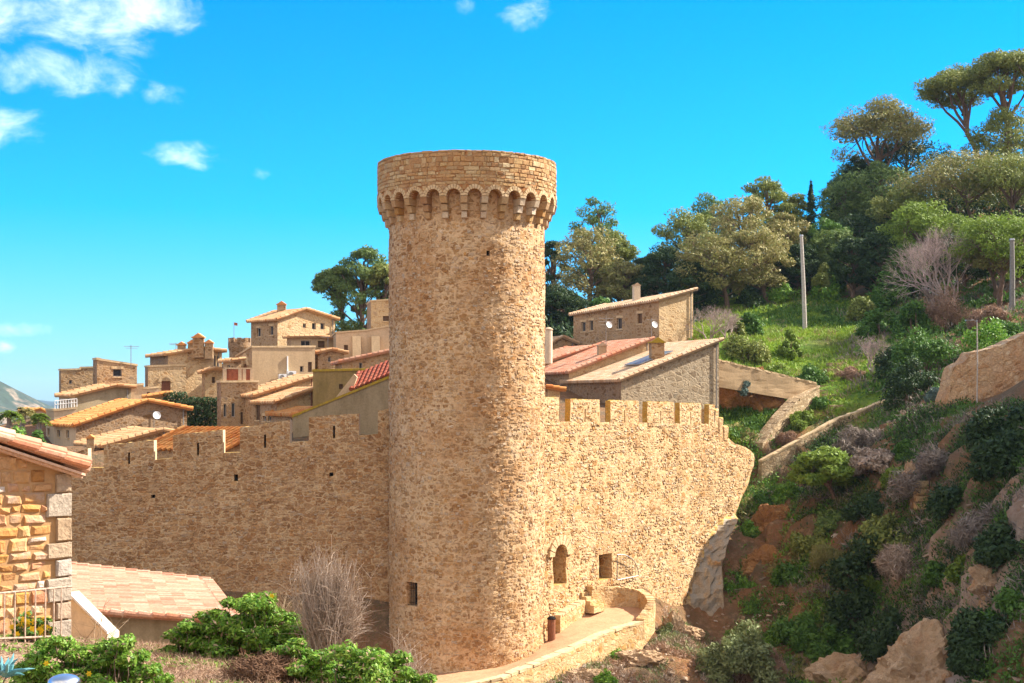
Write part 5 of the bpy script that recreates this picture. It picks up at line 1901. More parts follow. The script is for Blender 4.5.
# ---- behind the tower
T('pine_tree', 'tall pine with a bluish open top right behind the tower', 598, 203, 62, 168, 'pine', 'leaf_pine', per=110)
T('pine_tree', 'tan brown pine behind the left end of the farmhouse', 590, 232, 76, 160, 'pine', 'leaf_tan', per=150)
T('pine_tree', 'olive pine leaning towards the dip in the wood', 618, 236, 50, 164, 'pine', 'leaf_olive')
T('pine_tree', 'greenish brown pine above the middle of the farmhouse roof', 625, 262, 56, 156, 'pine', 'leaf_brown')
T('pine_tree', 'dark pine showing just beside the tower shaft', 552, 240, 34, 170, 'pine', 'leaf_dark')
T('pine_tree', 'deep green evergreen at the foot of the tower pines', 562, 290, 54, 146, 'pine', 'leaf_dark')
T('mimosa_tree', 'yellow flowering mimosa bush beside the tower', 574, 280, 26, 150, 'bush', 'leaf_yellow')
T('shrub', 'dark bluish shrub against the farmhouse corner', 560, 312, 30, 132, 'bush', 'leaf_dark', 'shrub')
T('shrub', 'mid green shrub behind the farmhouse left corner', 598, 284, 34, 146, 'bush', 'leaf_mid', 'shrub')
T('pine_tree', 'dark evergreen filling the dip of the wood', 645, 258, 42, 160, 'pine', 'leaf_dark')
# ---- village pines
T('pine_tree', 'dense dark spreading pine rising behind the village, left of the tower', 364, 248, 66, 150, 'pine', 'leaf_pine', base=362, per=240, z=2.0)
T('umbrella_pine', 'lower side crown of the village pine clump with slim dark trunks', 336, 266, 44, 151, 'umbrella', 'leaf_pine', base=350, per=240, z=3.5)
T('umbrella_pine', 'village pine half hidden by the tower edge', 384, 262, 40, 149, 'umbrella', 'leaf_olive', base=378, per=200, z=3.5)
T('shrub', 'bright little shrub on the terrace under the village pine', 362, 325, 9, 124, 'bush', 'leaf_bright', 'shrub', z=4.8)
# ---- grass bank shrubs
T('shrub', 'clipped round bright green shrub on the grass bank', 830, 273, 36, 147, 'bush', 'leaf_bright', 'shrub', per=420)
T('shrub', 'low bright hedge like shrub left of the clipped round one', 782, 281, 46, 148, 'bush', 'leaf_bright', 'shrub', per=330)
T('shrub', 'dark green shrub at the left end of the bank', 748, 288, 34, 146, 'bush', 'leaf_dark', 'shrub', per=260)
T('shrub', 'big leafy green shrub with a pale sunlit top below the lime pine', 892, 272, 52, 138, 'bush', 'leaf_mid', 'shrub', per=300)
T('shrub', 'big round olive-green bush above the plastered garden wall', 745, 323, 48, 117, 'bush', 'leaf_olive', 'shrub', per=420)
T('shrub', 'small olive shrub beside the vine stems at the farmhouse end', 735, 312, 22, 124, 'bush', 'leaf_olive', 'shrub')
T('shrub', 'small leafy shrub right of the vine stems', 750, 306, 26, 128, 'bush', 'leaf_mid', 'shrub')
T('bare_shrub', 'pale bare vine stems in front of the farmhouse gable', 708, 304, 40, 119, 'bare', None, 'shrub', bark='twig_pink')
T('bare_shrub', 'second clump of pale bare vine stems nearer the olive bush', 726, 306, 30, 121, 'bare', None, 'shrub', bark='twig_pink')
T('bare_tree', 'leafless pinkish tree spreading in front of the lime pine', 936, 228, 60, 128, 'bare', None, bark='twig_pink', base=938)
T('bare_tree', 'leafless greyish tree with a forked pale trunk', 968, 222, 60, 124, 'bare', None, bark='twig_pink', base=958)
T('shrub', 'brown dry scrub heap at the foot of the bare trees', 945, 286, 60, 121, 'bush', 'leaf_pinkbrown', 'shrub', per=230)
T('shrub', 'dry reddish scrub under the grey pole', 990, 300, 44, 113, 'bush', 'leaf_pinkbrown', 'shrub')
T('shrub', 'bright green bush spreading above the ruined wall', 925, 318, 70, 107, 'bush', 'leaf_mid', 'shrub', per=380)
T('shrub', 'dark green bush left of the ruined wall', 912, 348, 62, 101, 'bush', 'leaf_dark', 'shrub', per=380)
T('shrub', 'fresh green creeper mound on top of the ruined wall', 990, 318, 60, 104, 'bush', 'leaf_bright', 'shrub', per=260)
T('shrub', 'bushy evergreen shading the top of the stairs', 893, 336, 44, 110, 'bush', 'leaf_dark', 'shrub', per=280)
T('bare_shrub', 'purplish leafless shrub beside the stairs', 872, 334, 36, 112, 'bare', None, 'shrub', bark='twig_pink')
T('shrub', 'brown twiggy scrub at the bend of the stairs', 852, 372, 32, 113, 'bush', 'leaf_pinkbrown', 'shrub')
T('shrub', 'blue-grey bush hanging on the earth below the plastered wall', 744, 378, 22, 106, 'bush', 'leaf_blue', 'shrub', z=0.4)
T('shrub', 'leafy green shrub right of the grass bank, above the dark evergreen at the stairs', 880, 300, 44, 124, 'bush', 'leaf_mid', 'shrub', per=300)
T('shrub', 'olive shrub at the upper right corner of the grass bank', 862, 292, 34, 134, 'bush', 'leaf_olive', 'shrub', per=300)
T('shrub', 'dark green shrub beside the brown dry scrub heap', 915, 292, 46, 120, 'bush', 'leaf_mid', 'shrub', per=320)
T('shrub', 'rounded green shrub on the slope below the grey pole', 1010, 318, 50, 108, 'bush', 'leaf_mid', 'shrub', per=320)
T('shrub', 'pale olive shrub in the middle of the grass bank edge', 790, 322, 26, 120, 'bush', 'leaf_lime', 'shrub', per=220)
T('shrub', 'low bright weeds over the coping of the garden wall', 775, 356, 40, 112, 'bush', 'leaf_lime', 'shrub', per=240)
T('shrub', 'low green weeds near the bend of the garden wall', 812, 364, 34, 113, 'bush', 'leaf_mid', 'shrub', per=240)
T('pine_tree', 'fresh green pine top rising above the slim cypress', 852, 165, 54, 190, 'pine', 'leaf_pine')
T('pine_tree', 'olive green pine crown between the tan pine and the cypress', 792, 196, 46, 170, 'pine', 'leaf_olive')
T('pine_tree', 'green pine filling the wood above the clipped round shrub', 838, 232, 60, 152, 'pine', 'leaf_pine')
T('pine_tree', 'olive pine filling the wood below the wide flat pines', 905, 190, 80, 158, 'pine', 'leaf_olive')
# ---- between the two ramp walls
T('shrub', 'yellowish green plant growing between the two ramp walls', 803, 408, 32, 105, 'bush', 'leaf_lime', 'shrub')
T('shrub', 'leafy green plant at the upper end between the ramp walls', 822, 400, 24, 107.5, 'bush', 'leaf_mid', 'shrub')
T('shrub', 'dry brown plant low between the ramp walls', 787, 424, 22, 103.5, 'bush', 'leaf_pinkbrown', 'shrub')
# ---- the shaded cliff
T('pine_tree', 'small bright lime green pine clinging to the cliff below the ramp wall', 825, 446, 66, None, 'umbrella', 'leaf_lime', hpx=58, base=838, per=190, size=.2)
T('pine_tree', 'small pine with pale dry tips right of the lime green one', 874, 446, 46, None, 'umbrella', 'twig_grey', hpx=46, base=866, size=.2)
T('shrub', 'large dark evergreen thicket in the middle of the cliff', 872, 520, 96, None, 'bush', 'leaf_dark', 'shrub', per=420, size=.15)
T('shrub', 'olive green thicket on top of the dark evergreen one', 890, 505, 72, None, 'bush', 'leaf_olive', 'shrub', per=320, size=.15)
T('shrub', 'pinkish dry bush lying across the dark thicket', 905, 536, 62, None, 'bush', 'twig_grey', 'shrub', per=260, size=.15)
T('shrub', 'dark green bush low on the cliff under the thicket', 856, 585, 70, None, 'bush', 'leaf_dark', 'shrub', per=340, size=.15)
T('shrub', 'dark rounded bush at the bottom corner of the cliff', 990, 600, 76, None, 'bush', 'leaf_dark', 'shrub', per=480, size=.14)
T('shrub', 'broad dark evergreen mound below the ruined wall', 1002, 392, 76, None, 'bush', 'leaf_dark', 'shrub', per=420, size=.15)
T('shrub', 'second evergreen mound below the ruined wall, lower down', 1006, 430, 70, None, 'bush', 'leaf_dark', 'shrub', per=380, size=.15)
T('shrub', 'fresh green bush at the foot of the undercut wall end', 790, 560, 40, None, 'bush', 'leaf_mid', 'shrub', per=260, size=.14)
T('shrub', 'green bushes sliding down the gully beside the grass mound', 800, 606, 56, None, 'bush', 'leaf_mid', 'shrub', per=360, size=.14)
T('shrub', 'small bright shrub hugging the wall end', 762, 494, 22, None, 'bush', 'leaf_mid', 'shrub', size=.14)
T('shrub', 'bright green shrub tuft half way down the gully', 748, 520, 24, None, 'bush', 'leaf_bright', 'shrub', size=.14)
T('shrub', 'purple-grey leafless brush above the dry tips', 862, 416, 60, None, 'bush', 'brush_grey', 'shrub', per=260, size=.16)
T('shrub', 'purple-grey brush on the upper cliff below the ruin', 930, 440, 80, None, 'bush', 'brush_grey', 'shrub', per=260, size=.16)
T('shrub', 'grey brush on the right side of the cliff', 985, 500, 70, None, 'bush', 'brush_grey', 'shrub', per=260, size=.15)
T('shrub', 'little green bush beside the broken stone pillar', 905, 440, 26, None, 'bush', 'leaf_mid', 'shrub', size=.14)
T('shrub', 'small silver green bush below the corner of the ruin', 936, 385, 20, None, 'bush', 'leaf_blue', 'shrub', size=.14)
T('shrub', 'brown dead bush between the gully and the dark thicket', 828, 540, 50, None, 'bush', 'leaf_brown', 'shrub', per=260, size=.14)

T('shrub', 'dark evergreen crowding the right edge half way down the cliff', 1008, 520, 70, None, 'bush', 'leaf_dark', 'shrub', per=420, size=.13)
T('shrub', 'mid green bush at the right edge under the light brown crag', 1012, 585, 60, None, 'bush', 'leaf_mid', 'shrub', per=420, size=.12)
T('shrub', 'dark evergreen right of the bare tan cliff face', 975, 632, 60, None, 'bush', 'leaf_dark', 'shrub', per=460, size=.12)
T('shrub', 'dark evergreen clump between the two purple-grey brushes', 955, 478, 56, None, 'bush', 'leaf_dark', 'shrub', per=420, size=.13)
T('shrub', 'dark bush below the small pine with dry tips', 868, 488, 50, None, 'bush', 'leaf_dark', 'shrub', per=420, size=.12)
T('shrub', 'dull green bush on the dark thicket left flank', 832, 505, 40, None, 'bush', 'leaf_pine', 'shrub', per=360, size=.12)
T('shrub', 'dark bush in the lower middle of the ravine', 890, 610, 64, None, 'bush', 'leaf_dark', 'shrub', per=420, size=.12)
T('shrub', 'mid green bush near the foot of the gully', 830, 622, 56, None, 'bush', 'leaf_mid', 'shrub', per=420, size=.12)
T('shrub', 'small green bush right of the second purple brush', 940, 560, 40, None, 'bush', 'leaf_mid', 'shrub', per=360, size=.12)

T('shrub', 'yellow-green bush beside the light brown crag', 968, 548, 40, None, 'bush', 'leaf_lime', 'shrub', per=360, size=.12)
T('shrub', 'yellow-green bush in the upper middle of the ravine', 900, 462, 36, None, 'bush', 'leaf_lime', 'shrub', per=360, size=.12)
T('shrub', 'olive bush left of the dark bush in the gully', 812, 520, 44, None, 'bush', 'leaf_olive', 'shrub', per=360, size=.12)
T('shrub', 'bright green bush at the upper end of the gully', 790, 478, 34, None, 'bush', 'leaf_bright', 'shrub', per=360, size=.12)
T('shrub', 'yellow-green bush low in the dark thicket', 872, 572, 40, None, 'bush', 'leaf_lime', 'shrub', per=360, size=.12)

# clipped hedge in the village
hd = thing('clipped_hedge', 'dark clipped hedge wall below the chimney house', 'hedge', tuple(P(195, 432, 103)))
cl = []
for i in range(15):
    for j in range(5):
        tpz = zat(392 if i < 5 else 397.5, 103)
        q = P(167 + 53 * i / 14, 430, 103)
        q.z = q.z + (tpz - .3 - q.z) * j / 4
        cl.append((q + Vector((0, random.uniform(0, .5), 0)), .33, .45, .36))
quads_obj('foliage', *clump_leaves(cl, 110, .1, .5, .2, .7, .1), M['leaf_dark'], hd)
mb = MB()
for i in range(5):
    q = P(172 + 11 * i, 432, 103.3); mb.tube([q - Vector((0, 0, 1)), q + Vector((0, 0, 1.2))], .06, 5)
mb.build('stem', M['bark'], hd)

# palms on the far left
for (px, top, Y, wp, lab) in ((9, 407, 96, 26, 'left palm of the row behind the foreground roof'), (24, 404, 99, 24, 'middle palm with brown dry fronds behind the foreground roof'), (40, 409, 94, 18, 'right palm with a leaning pale trunk behind the foreground roof')):
    x = xat(px, Y); zt = zat(top, Y); z0 = gz(x, Y) - .5
    o = thing('palm_tree', lab, 'palm tree', (x, Y, z0))
    mb = MB(); limb(mb, (x - .3, Y, z0), (x, Y, zt - .5), .2, .15, .04, 7); mb.build('trunk', M['bark_grey'], o)
    cen, nr_, up_ = [], [], []
    W = wp / F * Y / 2
    for k in range(30):
        a = k * 2.399; el = random.uniform(-.5, 1.2)
        for s in np.linspace(.1, 1, 16):
            dx = math.cos(a) * math.cos(el) * s * W * 1.2; dy = math.sin(a) * math.cos(el) * s * W * 1.2
            dz = math.sin(el) * s * W - .75 * W * s * s
            for sg in (-1, 1):
                tg = np.array([math.cos(a), math.sin(a), 0]); sd = np.array([-math.sin(a), math.cos(a), 0]) * sg
                cen.append(np.array([x + dx, Y + dy, zt - .5 + dz]) + sd * .12 * (1.2 - s)); up_.append(sd + tg * .6 + np.array([0, 0, -.3])); nr_.append(np.array([0, 0, 1.]) + rdir(1)[0] * .4)
    quads_obj('fronds', np.array(cen), np.array(nr_), np.array(up_), .045, .22, M['leaf_tan' if px == 24 else 'leaf_lime'], o)
for (px, top, wp, Y, lf, lab) in ((12, 424, 34, 88, 'leaf_bright', 'low leafy shrub under the left palm'), (36, 428, 26, 88, 'leaf_mid', 'low leafy shrub under the right palm')):
    T('shrub', lab, px, top, wp, Y, 'bush', lf, 'shrub', size=.12)
fh = H('village_house', 'small far house with an orange red roof behind the palms', 'house', 33, 132, 46, 30, 28, [(0, 411), (.5, 409), (1, 413)], 425, None, 'plaster_white', 'plaster_white', 'tile_orange', llen=5)

# ---- scrub, one mass that nobody could count
def scatter(name, n, area, mat, leaves, size, aspect, spread, hgt, dens=None, upb=.6, ysort=None):
    """area: (px0, px1, Y0, Y1) with a test on the ground point"""
    C_, N_, U_, S_ = [], [], [], []
    px = RNG.uniform(area[0], area[1], n * 6); Yv = RNG.uniform(area[2], area[3], n * 6)
    xx = (px - 512) / F * Yv
    zz = hbase(xx, Yv)
    py = HOR - F * zz / Yv
    ok = dens(px, py, xx, Yv, zz)
    ids = np.nonzero(ok)[0][:n]
    for i in ids:
        s = RNG.uniform(.5, 1.3)
        d = rdir(leaves); d[:, 2] = np.abs(d[:, 2])
        p = np.array([xx[i], Yv[i], zz[i] - .1]) + d * np.array([spread, spread, hgt]) * s * (RNG.random((leaves, 1)) ** .5)
        C_.append(p); U_.append(d + rdir(leaves) * .5 + np.array([0, 0, upb])); N_.append(rdir(leaves) + d * .5); S_.append(size * RNG.uniform(.6, 1.3, leaves))
    S_ = np.concatenate(S_)
    return quads_obj(name, np.concatenate(C_), np.concatenate(N_), np.concatenate(U_), S_ * aspect, S_, mat, kind='stuff')


nn2 = lambda x, y, f, o: np.array([noise.noise(Vector((a * f + o, b_ * f, o))) for a, b_ in zip(x, y)])
cliffok = lambda px, py, x, Y, z: (py > 408 - np.clip(px - 880, 0, 200) * .02) & (x > 13) & (Y < 105)
bare = lambda px, py: ((px > 800) & (px < 972) & (py > 640)) | ((px > 750) & (px < 800) & (py > 500) & (py < 590))
scatter('green_scrub', 3900, (735, 1420, 46, 106), M['leaf_mid'], 44, .09, .45, .75, .7, lambda px, py, x, Y, z: cliffok(px, py, x, Y, z) & ~bare(px, py) & (nn2(x, Y, .22, 3) > -.25))
scatter('dark_scrub', 2800, (735, 1420, 46, 106), M['leaf_dark'], 44, .10, .4, .85, .8, lambda px, py, x, Y, z: cliffok(px, py, x, Y, z) & ~bare(px, py) & (nn2(x, Y, .2, 9) > -.05) & (px > 790))
scatter('dry_scrub', 1000, (735, 1150, 46, 106), M['brush_grey'], 40, .2, .12, .8, .7, lambda px, py, x, Y, z: cliffok(px, py, x, Y, z) & ~bare(px, py) & (nn2(x, Y, .25, 21) > -.1) & (px > 780))
scatter('brown_scrub', 520, (735, 880, 76, 106), M['leaf_brown'], 34, .16, .25, .6, .5, lambda px, py, x, Y, z: cliffok(px, py, x, Y, z) & (nn2(x, Y, .3, 33) > .05))
scatter('sparse_scrub', 800, (722, 840, 74, 106), M['leaf_bright'], 34, .12, .45, .5, .5, lambda px, py, x, Y, z: cliffok(px, py, x, Y, z) & (nn2(x, Y, .35, 5) > -.02))
# grass of the bank and the green hollow
scatter('bank_grass', 5200, (690, 930, 103, 152), M['grass'], 12, .22, .18, .32, .4, lambda px, py, x, Y, z: (py < 442) & (py > 299) & (nn2(x, Y, .14, 7) > -.25) & (px < 700 + (Y - 100) * 6 + 150) & (x > 14.5))
scatter('hollow_grass', 900, (716, 800, 103.4, 110), M['leaf_mid'], 14, .2, .22, .4, .45, lambda px, py, x, Y, z: (py > 398) & (px < 716 + (Y - 102) * 14))
scatter('bank_shade_weeds', 900, (755, 900, 118, 152), M['leaf_mid'], 16, .22, .3, .5, .5, lambda px, py, x, Y, z: (py > 299) & (py < 328) & (nn2(x, Y, .25, 17) > -.3))  # darker weeds stand in for tree shade on the upper bank
scatter('bank_tall_grass', 700, (715, 880, 104, 140), M['leaf_lime'], 12, .3, .1, .3, .45, lambda px, py, x, Y, z: (py > 318) & (py < 380) & (nn2(x, Y, .3, 57) > .0))
scatter('bank_dry_weeds', 420, (715, 900, 104, 148), M['straw'], 14, .28, .08, .35, .45, lambda px, py, x, Y, z: (py > 305) & (nn2(x, Y, .3, 71) > .15))
# the wood's undergrowth
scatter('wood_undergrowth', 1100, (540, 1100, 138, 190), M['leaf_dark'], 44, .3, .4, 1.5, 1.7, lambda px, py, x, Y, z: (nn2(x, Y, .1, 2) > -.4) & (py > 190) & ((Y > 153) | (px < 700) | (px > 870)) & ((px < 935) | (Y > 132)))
scatter('hill_scrub', 700, (860, 1150, 98, 140), M['leaf_mid'], 36, .18, .4, .8, .8, lambda px, py, x, Y, z: (nn2(x, Y, .15, 14) > -.1) & (py < 400))
scatter('hill_brush', 420, (840, 1150, 98, 140), M['brush_grey'], 40, .25, .12, .8, .8, lambda px, py, x, Y, z: (nn2(x, Y, .15, 44) > -.1) & (py < 410))

# loose stones that have come down the slopes
def loose(name, n, area, mat, r0, r1, dens):
    mb = MB()
    px = RNG.uniform(area[0], area[1], n * 6); Yv = RNG.uniform(area[2], area[3], n * 6)
    xx = (px - 512) / F * Yv; zz = hbase(xx, Yv); py = HOR - F * zz / Yv
    for i in np.nonzero(dens(px, py, xx, Yv, zz))[0][:n]:
        r = random.uniform(r0, r1) * random.uniform(.5, 1)
        v = rdir(7) * r * RNG.uniform(.75, 1.15, (7, 1)) * np.array([1.25, 1, .7])
        vs = [Vector(q) for q in v]
        import bmesh
        c = Vector((xx[i], Yv[i], zz[i] + r * .15))
        bm = bmesh.new()
        for q in vs:
            bm.verts.new(c + q)
        h = bmesh.ops.convex_hull(bm, input=bm.verts)
        bm.verts.index_update()
        mb.add([q.co.copy() for q in bm.verts], [tuple(w.index for w in f.verts) for f in bm.faces])
        bm.free()
    return tag(mb.build(name, mat), kind='stuff')


loose('loose_stones', 900, (735, 1120, 50, 104), M['scree'], .12, .5, lambda px, py, x, Y, z: cliffok(px, py, x, Y, z))
loose('gravel', 700, (470, 790, 62, 90), M['scree'], .06, .26, lambda px, py, x, Y, z: (py > 606) & (x > .5) & ((Y < 66.2 + (px - 480) * .066) | (px > 660)))
loose('pebbles', 1200, (-60, 450, 8, 20), M['scree'], .012, .045, lambda px, py, x, Y, z: px > -100)

# ---- slope under the tower path
slope_ok = lambda px, py, x, Y, z: (py > 612) & (x > .5) & ((Y < 66.2 + (px - 480) * .066) | (px > 660))
scatter('slope_dry_scrub', 1100, (470, 790, 58, 86), M['leaf_pinkbrown'], 34, .12, .14, .4, .38, lambda px, py, x, Y, z: slope_ok(px, py, x, Y, z) & (nn2(x, Y, .4, 8) > -.15))
scatter('slope_grey_brush', 800, (500, 790, 58, 86), M['twig_grey'], 36, .15, .1, .45, .42, lambda px, py, x, Y, z: slope_ok(px, py, x, Y, z) & (nn2(x, Y, .4, 18) > 0))
scatter('slope_green_tufts', 900, (500, 790, 58, 86), M['leaf_greygreen'], 30, .12, .25, .4, .35, lambda px, py, x, Y, z: slope_ok(px, py, x, Y, z) & (nn2(x, Y, .4, 28) > .05))
for (px, top, wp, Y, lf, lab) in ((617, 648, 22, 74.5, 'leaf_bright', 'bright green cushion plant just under the terrace wall'), (606, 668, 30, 70, 'leaf_bright', 'second bright green cushion plant lower down the slope'),
                                  (668, 632, 24, 80, 'leaf_greygreen', 'grey green tuft beside the ochre rocks'), (560, 676, 26, 67.5, 'leaf_mid', 'small green plant at the edge of the path wall')):
    T('shrub', lab, px, top, wp, Y, 'bush', lf, 'shrub', size=.1, per=200)
gmn = T('grass_mound', 'big rounded grey-green grass mound under the end of the sunlit wall', 738, 611, 84, None, 'bush', 'leaf_greygreen', 'shrub', per=1100, size=.11, hpx=74)
gmn2 = T('grass_mound', 'pinkish dry grass mound on the near side of the grey-green one', 766, 640, 46, None, 'bush', 'leaf_pinkbrown', 'shrub', per=700, size=.1, hpx=50)


def on_hit(px, py, dz=0):
    Y = hit(px, py); x = xat(px, Y); return Vector((x, Y, gz(x, Y) + dz))


def rock(name, label, c, r, seed, mat='boulder', amp=.35, flat=(1, 1, 1), group=None):
    import bmesh
    bm = bmesh.new()
    bmesh.ops.create_icosphere(bm, subdivisions=5, radius=1)
    for v in bm.verts:
        d = v.co.normalized()
        k = noise.ridged_multi_fractal(d * 1.3 + Vector((seed, 0, 0)), 1, 2.1, 4, 1, 2) * amp - amp + noise.noise(d * 1.1 + Vector((0, seed, 0))) * .3
        # split along joints into angular ledges
        dd, _ = noise.voronoi(d * 2.6 + Vector((seed, seed, 0)))
        k += (math.floor(dd[0] * 5) / 5 - .3) * .3 + min(.12, dd[1] - dd[0]) * .9 - .1
        k += noise.noise(d * 9) * .03
        q = d * (1 + k)
        v.co = Vector((q.x * flat[0], q.y * flat[1], q.z * flat[2])) * r
    me_ = bpy.data.meshes.new(name); bm.to_mesh(me_); bm.free()
    me_.materials.append(M[mat])
    ob = bpy.data.objects.new(name, me_); COL.objects.link(ob); ob.location = c
    return tag(ob, label, 'rock', group)


def on_ground(px, Y, dz=0):
    x = xat(px, Y); return Vector((x, Y, gz(x, Y) + dz))


rock('rock', 'ochre boulder poking out beside the terrace wall', on_ground(672, 81, .1), .9, 3, flat=(.7, .8, 1.2))
rock('rock', 'second ochre boulder under the undercut wall end', on_ground(684, 84, 0), .8, 8, flat=(1.2, .8, .8))
rock('rock', 'pale rock half buried in the scrub below the path', on_ground(588, 70.5, -.1), .8, 12, flat=(1.4, .8, .6))
rock('rock', 'pale flat rock lower down the scrub slope', on_ground(640, 74, -.1), .9, 15, flat=(1.4, .9, .6))
rock('rock', 'bare tan cliff face at the bottom of the ravine', on_hit(930, 668, -1.3), 2.6, 21, amp=.25, flat=(1.0, .7, 1.1))
rock('rock', 'rusty bare cliff face left of the tan one', on_hit(852, 672, -1.2), 2.3, 25, amp=.3, flat=(1.25, .7, .8))
rock('rock', 'light brown crag on the right of the cliff', on_hit(1000, 582, -.4), 1.1, 31, amp=.35, flat=(1.0, .7, 1.1))
rock('rock', 'pale jagged rock leaning on the broken pillar', on_hit(912, 486, .1), .8, 35, amp=.35, flat=(.7, .6, 1.3))
rock('rock', 'rusty rock ledge in the gully', on_hit(768, 560, -.7), 1.5, 41, 'earth_rock', amp=.3, flat=(1.2, .6, .9))
rock('rock', 'orange earth bluff high in the gully', on_hit(776, 520, -.7), 1.6, 45, 'earth_rock', amp=.3, flat=(1.1, .6, 1.0))
rock('rock', 'orange earth face under the plastered garden wall', P(748, 400, 107.0) + Vector((0, .6, -.3)), 1.7, 51, 'earth_rock', amp=.35, flat=(1.5, .5, 1.35))
bpil = thing('stone_pillar', 'broken square stone pillar on the middle of the cliff', 'pillar', tuple(on_hit(923, 500)))
mb = MB(); q = on_hit(923, 503, -.5)
for k in range(4):
    mb.stone(q + Vector((-.5 + random.uniform(-.05, .05), -.4, k * .42)), (1.0, 0, 0), (0, .8, 0), (0, 0, .4), jit=.05, bev=.06)
mb.build('masonry', M['house_stone_pale'], bpil)

# ================================================================== HILLSIDE WALLS, STAIRS, POLES
gp0, gp1 = P(716, 359.5, 104.5), P(815, 383, 108.5)
cr_ = [gp0.lerp(gp1, k / 12) for k in range(13)]
low_wall('garden_wall', 'smooth plastered garden wall running down from the grey rubble house', cr_, .35, [2.0 - .4 * k / 12 for k in range(13)], M['plaster_beige'], M['coping'], 1)
rp0 = [P(814, 386, 108.6), P(793, 400, 106.6), P(775, 420, 104.8), P(757, 443, 103.2)]
low_wall('ramp_wall', 'pale dry stone wall dropping steeply from the garden wall to the battlements', resample(rp0, 16), .95, 2.2, M['field_wall'], M['field_wall'], -1)
rp1 = [P(885, 399.5, 106), P(854, 413, 104.6), P(839, 417, 104), P(798, 440, 102.3), P(760, 461, 101)]
low_wall('ramp_wall', 'lower stone parapet with a rounded pale coping along the cliff edge', resample(rp1, 24), .4, 1.7, M['field_wall'], M['coping'], -1)
sts = thing('hill_stairs', 'worn stone stairs climbing between the ramp walls and the bushes', 'stairs', tuple(on_ground(840, 108)))
for k in range(9):
    f = k / 8
    Yk = 106.8 + f * 9
    px = 846 - 14 * math.sin(f * 3)
    q = on_ground(px, Yk, .02)
    mb = MB(); mb.box(q - Vector((1.2, 0, .35)), (2.3, .3, 0), (-.1, .7, 0), (0, 0, .5), jit=.05); mb.build('step', M['field_wall'], sts)
# ruined wall
rw = thing('ruined_wall', 'jagged ruined rubble wall on the hill with a broken top', 'wall', tuple(P(985, 400, 93)))
outl = [(944, 400), (950, 388), (951, 368), (962, 362), (975, 352), (990, 349), (1003, 345), (1012, 340), (1026, 334), (1050, 322), (1090, 312)]
rX = [P(a, b_, 93 - (a - 950) * .035) for a, b_ in outl]
us = cuts(0, 1, .012)
acc = [0]
for a, b_ in zip(rX[:-1], rX[1:]):
    acc.append(acc[-1] + math.hypot(b_.x - a.x, b_.y - a.y))
acc = [a / acc[-1] for a in acc]


def rpos(u, v, d):
    p = Vector([np.interp(u, acc, [q[k] for q in rX]) for k in range(3)])
    zb = gz(p.x, p.y) - 1.5
    z = zb + (p.z - zb) * v + (.12 * fbm((p.x, 0, 7), 1.5, 3) if v > .99 else 0)
    q = Vector((p.x, p.y, z))
    n = Vector((.35, -.93, 0))
    return q + n * (.3 * fbm(q, .5, 4) + .15 * fbm(q, 1.6, 3) - d)


mb = grid_surface(us, list(np.linspace(0, 1, 18)), rpos)
for i in range(len(us) - 1):
    a, b_ = rpos(us[i], 1, 0), rpos(us[i + 1], 1, 0)
    off = Vector((-.3, 1.0, 0))
    mb.quad(a, b_, b_ + off, a + off)
    mb.quad(a + off, b_ + off, b_ + off - Vector((0, 0, 4)), a + off - Vector((0, 0, 4)))
for r in range(17):
    v0, v1 = r / 17, (r + 1) / 17
    a, b_ = rpos(0, v0, 0), rpos(0, v1, 0); off = Vector((-.3, 1.0, 0))
    mb.quad(b_, a, a + off, b_ + off)
mb.build('masonry', M['ruin'], rw)

def post(name, label, px, y0, y1, Y, r0, r1, mat, cat='pole', capm=None):
    q, tpp = P(px, y1, Y), P(px, y0, Y)
    q.z = min(q.z, gz(q.x, q.y)) - .3
    o = thing(name, label, cat, tuple(q))
    mb = MB(); mb.tube([q, q.lerp(tpp, .5) + Vector((.03, 0, 0)), tpp], [r0, (r0 + r1) / 2, r1], 8); mb.build('shaft', M[mat], o)
    mb = MB(); mb.tube([tpp - Vector((0, 0, .02)), tpp + Vector((0, 0, .12))], [r1 * 1.25, r1 * 1.1], 8); mb.build('cap', M['grey_metal'], o)
    return o


p1_ = post('utility_pole', 'pale slanting utility pole standing on the grass bank', 805, 236, 327, 134, .22, .15, 'pole')
for ch in p1_.children:
    ch.rotation_euler = (0, R(-2.2), 0)
post('utility_pole', 'grey utility pole beside the reddish pine trunk', 1012, 240, 315, 118, .24, .18, 'pole_dark')
lp = post('lamp_post', 'slim lamp post in front of the ruined wall', 977, 322, 402, 91, .05, .035, 'pole')
mb = MB(); q = P(977, 322, 91); mb.tube([q, q + Vector((-.25, -.1, .12)), q + Vector((-.5, -.2, .1))], .03, 5); mb.box(q + Vector((-.78, -.3, .05)), (.34, .1, 0), (-.04, .14, 0), (0, 0, .08)); mb.build('lamp_head', M['grey_metal'], lp)
